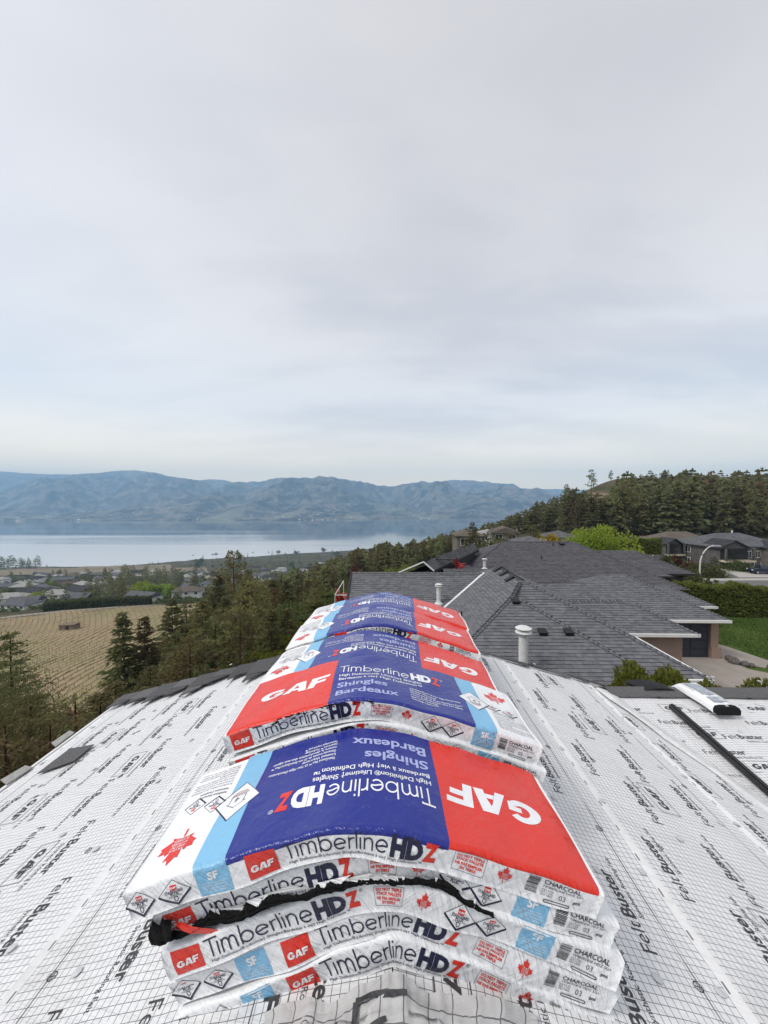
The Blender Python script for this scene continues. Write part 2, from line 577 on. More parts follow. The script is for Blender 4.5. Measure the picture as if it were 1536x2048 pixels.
Hg = np.where(Q > 1, hr[None, :] - (Q - 1) * 4000 , Hg)
Hg = np.where(Q < 0, LAKE_Z - 30, np.maximum(Hg, LAKE_Z + 1.5))
me = fast_mesh('mountains', np.c_[Xg.ravel(), Zg.ravel(), Hg.ravel()], grid_faces(npx, nq), mm)
tag(link('mountains', me), kind='structure')
# a further range that shows in the gaps
pf = np.linspace(-220, 1500, 200)
yf = np.interp(pf, [-300, 0, 22, 45, 80, 380, 398, 420, 440, 456, 475, 1500], [950, 943.5, 944, 946, 950, 966, 960.5, 958.5, 959, 962, 968, 985])
vf = []
for a, b in zip(pf, yf):
    p0 = ray(a, b + (vnoise(a / 9, 0.0, 4) - .5) * 2.0, 10300.0)
    vf += [(p0[0], 10300, -250), p0, (p0[0], 10500, -250)]
nf = len(pf)
ff = []
for i in range(nf - 1):
    for k in (0, 1):
        ff.append((i * 3 + k, i * 3 + 3 + k, i * 3 + 4 + k, i * 3 + 1 + k))
tag(link('far_mountains', fast_mesh('far_mountains', vf, ff, mm)), kind='structure')

# haze
hm = bpy.data.materials.new('haze')
hm.use_nodes = True
t = NT(hm.node_tree)
o_ = t.n('ShaderNodeOutputMaterial')
v_ = t.n('ShaderNodeVolumePrincipled')
v_.inputs['Color'].default_value = (0.43, 0.70, 1.0, 1)
v_.inputs['Density'].default_value = HAZE if 'HAZE' in globals() else 0.000125
v_.inputs['Anisotropy'].default_value = 0.0
t.t.links.new(v_.outputs[0], o_.inputs['Volume'])
mb = MB()
mb.box((-13500, -6500, -295), (13500, 10700, 780))
hz = link('haze', mb.mesh('haze', hm))
tag(hz, kind='stuff')

# ------------------------------------------------------------------ lettering and marks (all flat shapes in metres)
_tc = {}
def text2d(s, size, bold=0.0, w=None, shear=0.0, align='L'):
    """letters of the built-in font as a flat mesh; w squeezes the line to that length"""
    k = (s, round(bold, 4), shear)
    if k not in _tc:
        c = bpy.data.curves.new('letters', 'FONT')
        c.body = s; c.size = 1.0; c.offset = bold; c.shear = shear
        c.resolution_u = 3
        o = bpy.data.objects.new('letters', c)
        me = bpy.data.meshes.new_from_object(o)
        v = np.array([x.co[:2] for x in me.vertices]) if len(me.vertices) else np.zeros((0, 2))
        f = [tuple(p.vertices) for p in me.polygons]
        bpy.data.objects.remove(o); bpy.data.curves.remove(c); bpy.data.meshes.remove(me)
        _tc[k] = (v, f)
    v, f = _tc[k]
    if len(v) == 0:
        return v, f
    v = v * size
    if w is not None:
        v = v * np.array((w / max(1e-6, v[:, 0].max() - v[:, 0].min()), 1))
    v = v - np.array((v[:, 0].min(), 0))
    if align == 'C':
        v = v - np.array((v[:, 0].max() / 2, 0))
    return v, f


def strip2d(pts, wd, closed=False):
    p = np.array(pts, float); n = len(p)
    L, R = [], []
    for i in range(n):
        if closed:
            a, b = p[(i - 1) % n], p[(i + 1) % n]
        else:
            a, b = p[max(i - 1, 0)], p[min(i + 1, n - 1)]
        c = p[i]
        d1 = (c - a) / (np.linalg.norm(c - a) + 1e-12); d2 = (b - c) / (np.linalg.norm(b - c) + 1e-12)
        if np.linalg.norm(c - a) < 1e-9: d1 = d2
        if np.linalg.norm(b - c) < 1e-9: d2 = d1
        t_ = d1 + d2; t_ /= np.linalg.norm(t_) + 1e-12
        nn = np.array((-t_[1], t_[0]))
        m_ = wd / 2 / max(0.5, nn @ np.array((-d1[1], d1[0])))
        L.append(c + nn * m_); R.append(c - nn * m_)
    v = L + R
    f = [(i, n + i, n + i + 1, i + 1) for i in range(n - 1)]
    if closed:
        f.append((n - 1, 2 * n - 1, n, 0))
    return np.array(v), f


def poly2d(pts):
    tri = tessellate_polygon([[Vector((a, b, 0)) for a, b in pts]])
    out_ = []
    P = np.array(pts, float)
    for a, b, c in tri:
        ar = np.cross(P[b] - P[a], P[c] - P[a])
        out_.append((a, b, c) if ar > 0 else (a, c, b))
    return P, out_


def rect2d(x0, y0, x1, y1):
    return np.array(((x0, y0), (x1, y0), (x1, y1), (x0, y1)), float), [(0, 1, 2, 3)]


def merge2d(items):
    v, f, o = [], [], 0
    for a, b in items:
        v.append(np.asarray(a)); f += [tuple(o + i for i in q_) for q_ in b]; o += len(a)
    return np.concatenate(v), f


def tr(it, dx=0, dy=0, s=1.0, rot=0.0, sy=None):
    v = np.asarray(it[0]) * np.array((s, s if sy is None else sy))
    if rot:
        c, s_ = math.cos(rot), math.sin(rot)
        v = np.c_[v[:, 0] * c - v[:, 1] * s_, v[:, 0] * s_ + v[:, 1] * c]
    return v + np.array((dx, dy)), it[1]


def arc(cx, cy, rx, ry, a0, a1, n=14):
    return [(cx + rx * math.cos(math.radians(a0 + (a1 - a0) * i / n)), cy + ry * math.sin(math.radians(a0 + (a1 - a0) * i / n))) for i in range(n + 1)]


def geometric_word(word, wd=0.092):
    """round thin letters: circles and straight stems, cap height 1. Returns shapes on three thin levels so that strokes never lie in one plane"""
    lev = [[], [], []]
    x = 0.0
    for ch in word:
        S = []
        if ch == 'T': S = [[(0.0, 1 - wd / 2), (.74, 1 - wd / 2)], [(.37, 1 - wd), (.37, 0)]]; adv = .72
        elif ch == 'i': S = [[(.06, 0), (.06, .7)], [(.06, .88), (.06, 1.0)]]; adv = .26
        elif ch == 'l': S = [[(.06, 0), (.06, 1.02)]]; adv = .24
        elif ch == 'n': S = [[(.06, 0), (.06, .7)], arc(.31, .40, .25, .28, 175, 0) + [(.56, 0)]]; adv = .78
        elif ch == 'm': S = [[(.06, 0), (.06, .7)], arc(.28, .42, .22, .26, 175, 0) + [(.50, 0)], arc(.72, .42, .22, .26, 175, 0) + [(.94, 0)]]; adv = 1.16
        elif ch == 'b': S = [[(.06, 0), (.06, 1.02)], arc(.40, .345, .34, .345 - wd / 2, -178, 178, 26)]; adv = .92
        elif ch == 'r': S = [[(.06, 0), (.06, .7)], arc(.34, .38, .28, .29, 175, 75, 8)]; adv = .46
        elif ch == 'e': S = [arc(.36, .345, .34, .345 - wd / 2, 5, 318, 24), [(.04, .30), (.25, .33), (.45, .38), (.70, .37)]]; adv = .86
        for i, q_ in enumerate(S):
            lev[i % 3].append(tr(strip2d(q_, wd), x, 0))
        x += adv
    return [merge2d(l) for l in lev if l], x


def brand_logo():
    """heavy slanted three letter logo, cap height 1"""
    sh = lambda p: [(a + 0.14 * b, b) for a, b in p]
    F_ = sh([(0, 0), (.34, 0), (.34, .36), (.82, .36), (.82, .60), (.34, .60), (.34, .76), (.94, .76), (.94, 1), (0, 1)])
    A1 = [(0, 0), (.36, 0), (.60, .60), (.66, .70), (.66, 1), (.52, 1)]
    A2 = [(.66, 1), (.66, .70), (.76, .42), (.80, 0), (1.16, 0), (1.04, 1)]
    A3 = [(.44, .18), (.785, .18), (.762, .38), (.52, .38)]
    G_ = arc(.60, .5, .60, .5, 36, 322, 24)
    Gi = arc(.64, .5, .27, .25, 322, 36, 18)
    G = merge2d([poly2d(sh(G_ + Gi)), poly2d(sh([(.66, .36), (.90, .36), (.90, .22), (1.06, .16), (1.14, .20), (1.14, .57), (.66, .57)]))])
    return G, merge2d([tr(poly2d(p), 1.22) for p in (A1, A2, A3)]), tr(poly2d(F_), 2.44)


def leaf2d():
    h = [(0, 1.0), (.13, .74), (.25, .80), (.18, .42), (.32, .56), (.37, .46), (.58, .50), (.52, .33), (.60, .27), (.31, .04), (.36, -.07), (.03, -.02), (.035, -.34)]
    return poly2d(h + [(-a, b) for a, b in reversed(h[1:])])


_LOGO = brand_logo()
_TIMB = geometric_word('Timberline')
_LEAF = leaf2d()


def logo_items(x, y, h, col, lv=2):
    return [(col, tr(p, x, y, h), lv) for p in _LOGO]


def word_items(x, y, h, width, c1, c2, c3, lv=2):
    """thin 'Timberline' followed by heavy 'HD' and a red 'Z'"""
    its = []
    sx_ = width * 0.70 / _TIMB[1]
    for i, p in enumerate(_TIMB[0]):
        its.append((c1, tr(p, x, y, sx_, sy=h), lv + i * 0.25))
    a = text2d('HD', h * 1.36, 0.065, w=width * 0.205)
    its.append((c2, tr(a, x + width * 0.705, y), lv))
    a = text2d('Z', h * 1.36, 0.06, w=width * 0.088)
    its.append((c3, tr(a, x + width * 0.915, y), lv))
    its.append((c1, tr(text2d('®', h * .3), x + width * 1.01, y + h * .8), lv))
    return its


def T(col, s, x, y, size, bold=0.0, w=None, lv=2, align='L'):
    return (col, tr(text2d(s, size, bold, w, 0.0, align), x, y), lv)


WHITE, RED, BLUE, LBLUE, NAVY, DARK, GREY, LILAC = range(8)


def diamond(cx, cy, r, ry=None):
    """stain guard badge: square on its point, heavier lower edges"""
    ry = ry or r
    P = [(0, ry), (-r, 0), (0, -ry), (r, 0)]
    its = [(WHITE, tr(poly2d([(a * .98, b * .98) for a, b in P]), cx, cy), 1.2)]
    its.append((GREY, tr(strip2d(P[3:] + P[:2], r * .035), cx, cy), 1.5))
    its.append((NAVY, tr(strip2d(P[1:], r * .13), cx, cy), 1.6))
    its.append((RED, tr(rect2d(-r * .2, ry * .26, r * .2, ry * .62), cx, cy), 1.5))
    its += [(WHITE, tr(a, cx - r * .16, cy + ry * .36, r * .1), 2) for _, a, _ in logo_items(0, 0, 1, 0)]
    its.append(T(NAVY, 'STAINGUARD', cx, cy + ry * .02, r * .25, .02, w=r * 1.1, align='C'))
    its.append(T(NAVY, 'PLUS', cx, cy - ry * .2, r * .24, .02, w=r * .48, align='C'))
    its.append(T(DARK, 'ALGAE PROTECTION', cx, cy - ry * .33, r * .12, 0, w=r * .8, align='C'))
    its.append((NAVY, tr(strip2d([(-.11, .1), (0, .14), (.11, .1), (.09, -.08), (0, -.16), (-.09, -.08)], .04, True), cx, cy - ry * .52, r), 1.8))
    return its


def leaf_items(cx, cy, h, lv=1.2):
    its = [(RED, tr(_LEAF, cx, cy, h * .75), lv)]
    for i, s in enumerate(('FOR USE IN', 'CANADA ONLY', 'A UTILISER', 'AU CANADA', 'SEULEMENT')):
        its.append(T(WHITE, s, cx, cy + h * (.30 - .085 * i), h * .085, .01, w=h * (.40 - .03 * abs(i - 2)), lv=lv + .7, align='C'))
    return its


def barcode(x, y, wd, h, rng):
    its = []; yy = y
    while yy < y + h:
        d = rng.choice((.0006, .0009, .0013, .0018))
        its.append((DARK, rect2d(x, yy, x + wd, min(yy + d, y + h)), 1.5))
        yy += d + rng.choice((.0007, .001, .0016))
    return [(DARK, merge2d([i[1] for i in its]), 1.5)]


def box_items(x, y, wd, h):
    its = [(GREY, strip2d([(x, y), (x + wd, y), (x + wd, y + h), (x, y + h)], .0008, True), 1.3)]
    for i, s in enumerate(('DO NOT TRIPLE', 'STACK PALLETS', 'NE PAS EMPILER', 'EN TRIPLE')):
        its.append(T(RED, s, x + wd / 2, y + h * (.77 - .21 * i - (.03 if i > 1 else 0)), h * .21, .035, w=wd * (.86 if i < 3 else .5), lv=1.6, align='C'))
    return its


def front_print(kind, Tn, rng):
    """print of the long front face. u 0..1 along the bundle, w 0..Tn up. Returns [(part name, [items])]"""
    h = Tn
    R = []
    U = dict(U=dict(logo=.02, timb=.092, box=.462, leaf=.575, d=(.655, .722), sf=.784, bar=.866, ch=.896),
             R=dict(logo=.252, timb=.328, box=.688, leaf=.797, d=(.030, .104), sf=.149, bar=.845, ch=.878))[kind]
    lw = .062
    R.append(('brand_square', [(RED, rect2d(U['logo'], h * .10, U['logo'] + lw, h * .96), 1)] + logo_items(U['logo'] + lw * .10, h * .36, lw * .225, WHITE)))
    tw = .325 if kind == 'R' else .335
    R.append(('front_lettering', word_items(U['timb'], h * .31, h * .66, tw, NAVY, NAVY, RED, 1.2)
              + [T(NAVY, 'High Definition® Lifetime† Shingles/Bardeaux à vie† High Definition™', U['timb'] + .006, h * .14, h * .135, .004, w=tw * .9, lv=1.2)]))
    R.append(('warning_box', box_items(U['box'], h * .22, .066, h * .68)))
    R.append(('maple_leaf', leaf_items(U['leaf'], h * .42, h * .66)))
    for dx in U['d']:
        R.append(('stain_badge', diamond(dx, h * .5, .033, h * .44)))
    sf = [(LBLUE, rect2d(U['sf'], h * .02, U['sf'] + .068, h), 0.8), T(WHITE, 'SF', U['sf'] + .034, h * .55, h * .42, .04, lv=1.3, align='C')]
    for i, s in enumerate(('EQUALS 33.3 SQ.FT', 'BUNDLE COVERAGE', 'COUVRE ENVIRON', '3.1 METRES CARRES')):
        sf.append(T(WHITE, s, U['sf'] + .034, h * (.40 - .1 * i), h * .085, .0, w=.05, lv=1.3, align='C'))
    R.append(('blue_band', sf))
    R.append(('barcode', barcode(U['bar'], h * .28, .024, h * .6, rng)))
    x = U['ch']
    ch = [T(DARK, 'CHARCOAL', x, h * .70, h * .23, .015, w=.076, lv=1.3), T(DARK, 'TIMBERLINE HDZ SG+', x, h * .57, h * .12, 0, w=.082, lv=1.3)]
    for i, s in enumerate(('03/17/26', '07:17A', '0471802')):
        ch.append(T(DARK, s, x, h * (.46 - .085 * i), h * .085, 0, w=.024, lv=1.3))
    ch.append(T(DARK, '03', x + .036, h * .28, h * .27, -.008, lv=1.3))
    ch.append(T(DARK, 'pmi', x + .066, h * .30, h * .17, .025, lv=1.3))
    ch.append((DARK, strip2d(arc(x + .012, h * .13, .003, h * .045, 90, 270, 6) + arc(x + .058, h * .13, .003, h * .045, -90, 90, 6), .0016, True), 1.3))
    R.append(('colour_code', ch))
    return R


def top_print(D):
    """print of the broad face, upright. u 0..1, v 0..D"""
    R = []
    R.append(('red_panel', [(RED, ('grid', .012, -.008, .327, D - .003), .6)]))
    R.append(('brand_lettering', logo_items(.062, .145, .092 * .80, WHITE, 1.4)))
    R[-1] = ('brand_lettering', [(c, (np.c_[(p[0][:, 0] - .062) * 1.0 + .062, p[0][:, 1]], p[1]), lv) for c, p, lv in logo_items(.066, .138, .0700, WHITE, 1.4)])
    R.append(('blue_panel', [(BLUE, ('grid', .3272, -.008, .785, D - .001), .6)]))
    b = word_items(.345, .196, .052, .36, WHITE, WHITE, RED, 1.4)
    b.append(T(WHITE, 'High Definition® Lifetime† Shingles', .347, .168, .021, .012, w=.285, lv=1.4))
    b.append(T(WHITE, 'Bardeaux à vie† High Definition™', .347, .143, .021, .012, w=.285, lv=1.4))
    b.append(T(LILAC, 'Shingles', .345, .092, .046, .022, w=.165, lv=1.4))
    b.append(T(LILAC, 'Bardeaux', .345, .038, .046, .022, w=.20, lv=1.4))
    for i, s in enumerate(('StainGuard Plus™ 25-Year Algae Discoloration', 'Limited Warranty', 'Garantie limitée de 25 ans StainGuard Plus™', 'contre la décoloration due aux algues', 'LayerLock™ Technology', 'Technologie LayerLock™')):
        b.append(T(WHITE, s, .585, .108 - .0135 * i, .0125, .012, w=.175 if i in (0, 2, 3) else .09, lv=1.4))
    R.append(('panel_lettering', b))
    R.append(('blue_band', [(LBLUE, ('grid', .7852, -.008, .853, D + .0), .6)]))
    cx, cy = .822, .165
    P = [(0, .062), (-.058, .006), (-.05, -.006), (0, -.062), (.05, -.006), (.058, .006)]
    P = [(0, .064), (-.056, 0), (0, -.064), (.056, 0)]
    bd = [(WHITE, tr(poly2d(P), cx, cy), 1.2), (NAVY, tr(strip2d(P[:3], .0012), cx, cy), 1.5), (NAVY, tr(strip2d(P[2:] + P[:1], .003), cx, cy), 1.6)]
    hs = [(-.018, -.016), (.018, -.016), (.018, .008), (.024, .008), (0, .026), (-.024, .008), (-.018, .008)]
    bd.append((GREY, tr(strip2d(hs, .0022, True), cx, cy), 1.5))
    bd.append(T(DARK, '4', cx, cy - .010, .026, .0, lv=1.6, align='C'))
    for i, c in enumerate((NAVY, RED, GREY)):
        bd.append((c, tr(strip2d([(-.024 + i * .004, -.021 - i * .005), (.006, -.021 - i * .005), (.020, -.012 - i * .005)], .002), cx, cy), 1.5))
    R.append(('house_badge', bd))
    R.append(('maple_leaf', leaf_items(.925, .228, .092)))
    for dx, dy in ((.886, .150), (.942, .138)):
        R.append(('stain_badge', diamond(dx, dy, .027, .024)))
    ins = [T(DARK, 'Installation Instructions', .872, .112, .0105, .006, w=.075, lv=1.2), T(DARK, "Instructions d'installation", .872, .100, .0105, .006, w=.075, lv=1.2)]
    L = ('For professional installation refer to full application', 'instructions printed on the interior of this wrapper or', 'visit the website. Pour obtenir les instructions completes,', 'consulter le verso de cet emballage. Do not store above', 'gaf.com/HDZ', 'Safety data sheet available. Fiche signaletique sur demande.', 'Made in Canada. Fabrique au Canada. Keep bundles dry.', 'ASTM D3462 Type I, CSA A123.5, Class A fire resistance')
    for i, s in enumerate(L):
        ins.append(T(DARK, s, .868, .086 - .0098 * i, .0075, .002, w=.112 if i != 4 else .05, lv=1.2))
    R.append(('instructions', ins))
    return R


# plastic film and inks; wrinkles live in the bump, shared through the unrolled UV of the bundle
def film(name, col, rough=0.3, dark=None):
    m_ = bpy.data.materials.new(name); m_.use_nodes = True
    t = NT(m_.node_tree)
    o_ = t.n('ShaderNodeOutputMaterial'); p = t.n('ShaderNodeBsdfPrincipled'); t.t.links.new(p.outputs[0], o_.inputs[0])
    uv = t.n('ShaderNodeTexCoord').outputs['UV']
    u_, v_, _ = t.sep(uv)
    oi = t.n('ShaderNodeObjectInfo').outputs['Random']
    front = t.rng(v_, .325, .345)
    wr = t.noise(t.mapping(t.mapping(uv, rot=(0, 0, math.radians(38))), scale=(105, 10, 1)), 1.0, 3.0, .55, .6)
    wr2 = t.noise(t.mapping(t.mapping(uv, rot=(0, 0, math.radians(-48))), scale=(60, 8, 1)), 1.0, 3.0, .5, .8)
    wr3 = t.noise(uv, 26.0, 4.0, .55, .5)
    hgt = t.m('ADD', t.m('MULTIPLY', t.m('MULTIPLY', wr, front), 1.35), t.m('MULTIPLY', wr3, .50))
    hgt = t.m('ADD', hgt, t.m('MULTIPLY', wr2, t.m('ADD', t.m('MULTIPLY', front, .35), .16)))
    b = t.n('ShaderNodeBump')
    b.inputs['Strength'].default_value = 1.0
    b.inputs['Distance'].default_value = 0.0062
    t.put(b, 'Height', hgt)
    t.t.links.new(b.outputs[0], p.inputs['Normal'])
    dirt = t.rng(t.noise(uv, 55.0, 5.0, .7), .56, .80)
    dirt2 = t.rng(t.noise(uv, 420.0, 2.0, .6), .66, .74)
    c = t.mix(t.m('MULTIPLY', dirt, .26), col, (.30, .30, .31) if dark is None else dark)
    c = t.mix(t.m('MULTIPLY', t.m('MULTIPLY', dirt2, dirt), .6), c, (.75, .75, .78) if max(col) < .6 else (.1, .1, .1))
    t.put(p, 'Base Color', c)
    t.put(p, 'Roughness', t.m('ADD', rough, t.m('MULTIPLY', wr3, .16)))
    p.inputs['Specular IOR Level'].default_value = 0.55
    return m_


INK = [film('film_white', (.86, .865, .88), .26), film('ink_red', (.74, .028, .012), .18), film('ink_blue', (.010, .021, .24), .13), film('ink_light_blue', (.22, .50, .74), .27),
       film('ink_navy', (.008, .010, .045), .30), film('ink_black', (.016, .016, .018), .35), film('ink_grey', (.10, .11, .13), .3), film('ink_lilac', (.40, .44, .72), .28)]
TORN = mat('torn_asphalt', (.020, .020, .021), .9, .3, nscale=260, namp=.75, bump=1.0, bscale=420)


class Bundle:
    """a shrink wrapped bundle bent over the ridge"""
    def __init__(s, cx, y0, yaw, zc, k, r, x0, tilt, T, L=1.0, D=.337, seed=0, c=.010):
        s.p = (cx, y0, yaw, zc); s.T, s.L, s.D, s.c, s.tilt, s.seed = T, L, D, c, tilt, seed
        xs = np.linspace(-.8, .8, 1601)
        z = -k * (np.sqrt((xs - x0) ** 2 + r * r) - r)
        d = np.r_[0, np.cumsum(np.hypot(np.diff(xs), np.diff(z)))]
        d -= np.interp(0, xs, d)
        s.tab = (d, xs, z, np.gradient(z, xs))
        s.qf = D - c + math.pi * c / 2          # q where the front face begins
        s.qb = s.qf + T - c                     # q at its lower edge

    def pos(s, sl, q, off):
        """sl along the bundle (-.5...5), q down from the rear top edge over the top and the front, off above the film"""
        sl = np.asarray(sl, float); q = np.asarray(q, float)
        d_, xs, zz, gz = s.tab
        sm = sl * s.L
        x = np.interp(sm, d_, xs); z = np.interp(x, xs, zz); g = np.interp(x, xs, gz)
        nl = np.sqrt(1 + g * g); nx, nz = -g / nl, 1 / nl
        D, c, Tn = s.D, s.c, s.T
        a = np.clip((q - (D - c)) / c, 0, math.pi / 2)
        dd = np.where(q < D - c, q, D - c + np.sin(a) * c) + off * np.sin(a)
        hh = np.where(q < D - c, 0.0, -(1 - np.cos(a)) * c) - np.clip(q - s.qf, 0, 9) + off * np.cos(a)
        e = s.seed * 1.7
        frontm = np.clip((q - s.qf) / .02, 0, 1)
        hh = hh + (1 - frontm) * (.0030 * np.sin(sm * 17 + e) * np.sin(q * 19 + e * 2) + .0016 * np.sin(sm * 41 + e * 3 + q * 23))
        dd = dd + frontm * (.0035 * np.sin(sm * 13 + e * 2) + .0022 * np.sin(sm * 37 + e + (q - s.qf) * 40))
        hh = hh + frontm * .0028 * np.sin(sm * 21 + e * 5)
        endm = np.clip((np.abs(sl) - .47) / .03, 0, 1)
        hh = hh - endm ** 2 * .006 * np.cos(a)
        X = x + nx * hh; Z = z + nz * hh
        tt = D - dd                       # distance back from the front edge
        cx, y0, yaw, zc = s.p
        return np.stack([cx + X * math.cos(yaw) - tt * math.sin(yaw), y0 + X * math.sin(yaw) + tt * math.cos(yaw), zc + Z + s.tilt * tt], -1)

    def wrapper(s, parent, coarse=False):
        ns = 29 if coarse else 61
        qs = np.r_[0, np.linspace(.03, s.D - s.c, 4 if coarse else 12), np.linspace(s.D - s.c, s.qf, 6)[1:], np.linspace(s.qf, s.qb, 3 if coarse else 7)[1:]]
        sl = np.linspace(-.5, .5, ns)
        S, Q = np.meshgrid(sl, qs)
        P = s.pos(S, Q, 0.0)
        v = P.reshape(-1, 3)
        uv = np.c_[S.ravel() * s.L, Q.ravel()]
        nq_ = len(qs)
        f = grid_faces(ns, nq_)[:, ::-1].tolist()
        # rear face and underside
        rb = s.pos(sl, np.full(ns, s.qb), 0) - s.pos(sl, np.full(ns, s.qf), 0)
        rear = s.pos(sl, np.zeros(ns), 0) + rb * (s.T / max(1e-6, s.T - s.c))
        o = len(v)
        v = np.r_[v, rear]
        uv = np.r_[uv, np.c_[sl * s.L, np.full(ns, s.qb + s.D)]]
        for i in range(ns - 1):
            a = (nq_ - 1) * ns + i
            f.append((a, a + 1, o + i + 1, o + i))
            f.append((o + i, o + i + 1, i + 1, i))
        for e, flip in ((0, False), (ns - 1, True)):
            loop = [k * ns + e for k in range(nq_)] + [o + e]
            f.append(tuple(loop if not flip else reversed(loop)))
        mb = MB().add(v, f, 0, .5, uv)
        me = mb.mesh('wrapper', INK[0], False, off=np.array(parent.location))
        sm = np.ones(len(me.polygons), bool); sm[-2:] = False
        me.polygons.foreach_set('use_smooth', sm)
        return link('wrapper', me, parent)

    def decal(s, name, parent, items, mapper, lift=.0007):
        """flat print laid on the film as its own thin skin"""
        bm = bmesh.new()
        vs, fs, mi, lv = [], [], [], []
        for col, shp, l in items:
            if shp[0] is 'grid' or (isinstance(shp[0], str) and shp[0] == 'grid'):
                _, a0, b0, a1, b1 = shp
                nx_, ny_ = max(2, int((a1 - a0) / .015) + 1), 20
                rows_ = np.r_[np.linspace(b0, .03, 16)[:-1], np.linspace(.03, s.D - .03, 14)[:-1], np.linspace(s.D - .03, b1, 16)]
                ny_ = len(rows_)
                A, B = np.meshgrid(np.linspace(a0, a1, nx_), rows_)
                V, Fc = np.c_[A.ravel(), B.ravel()], grid_faces(nx_, ny_)
            else:
                V, Fc = shp
                if len(V) == 0:
                    continue
            o = len(vs)
            vs += [(x, y, l) for x, y in V]
            fs += [tuple(int(o + i) for i in q_) for q_ in Fc]
            mi += [col] * len(Fc)
        bv = [bm.verts.new(c) for c in vs]
        for q_, m_ in zip(fs, mi):
            try:
                f = bm.faces.new([bv[i] for i in q_]); f.material_index = m_
            except ValueError:
                pass
        X = np.array(vs)
        if name in ('brand_lettering', 'maple_leaf', 'house_badge', 'stain_badge', 'blue_band', 'brand_square', 'panel_lettering', 'front_lettering', 'warning_box'):
            for ax in (0, 1):
                a, b = X[:, ax].min(), X[:, ax].max()
                st = .014
                for k in range(int(a / st) + 1, int(b / st) + 1):
                    co = [0, 0, 0]; no = [0, 0, 0]; co[ax] = k * st; no[ax] = 1
                    bmesh.ops.bisect_plane(bm, geom=bm.verts[:] + bm.edges[:] + bm.faces[:], dist=1e-7, plane_co=co, plane_no=no)
        P = np.array([v.co for v in bm.verts])
        sl, q = mapper(P[:, 0], P[:, 1])
        W = s.pos(sl, q, P[:, 2] * lift) - np.array(parent.location)
        me = bpy.data.meshes.new(name)
        used = sorted({f.material_index for f in bm.faces})
        for v, c in zip(bm.verts, W):
            v.co = c
        uvl = bm.loops.layers.uv.new('UVMap')
        bm.verts.index_update()
        for f in bm.faces:
            f.material_index = used.index(f.material_index)
            f.smooth = True
            for lp in f.loops:
                i = lp.vert.index
                lp[uvl].uv = (sl[i] * s.L, q[i])
        # face the outside
        bm.normal_update()
        bm.to_mesh(me); bm.free()
        for u in used:
            me.materials.append(INK[u])
        return link(name, me, parent)

    def print_front(s, parent, kind, rng):
        for name, its in front_print(kind, s.T - .009, rng):
            s.decal(name, parent, its, lambda u, w_: (u - .5, s.qb - .002 - w_))

    def print_top(s, parent, kind):
        D = s.D
        for name, its in top_print(D):
            if kind == 'U':
                s.decal(name, parent, its, lambda u, v: (u - .5, D - .004 - v))
            else:
                # turned round: reads from the far side; the panels wrap over the near edge
                s.decal(name, parent, its, lambda u, v: (.5 - u, v * (D + .011) / D))


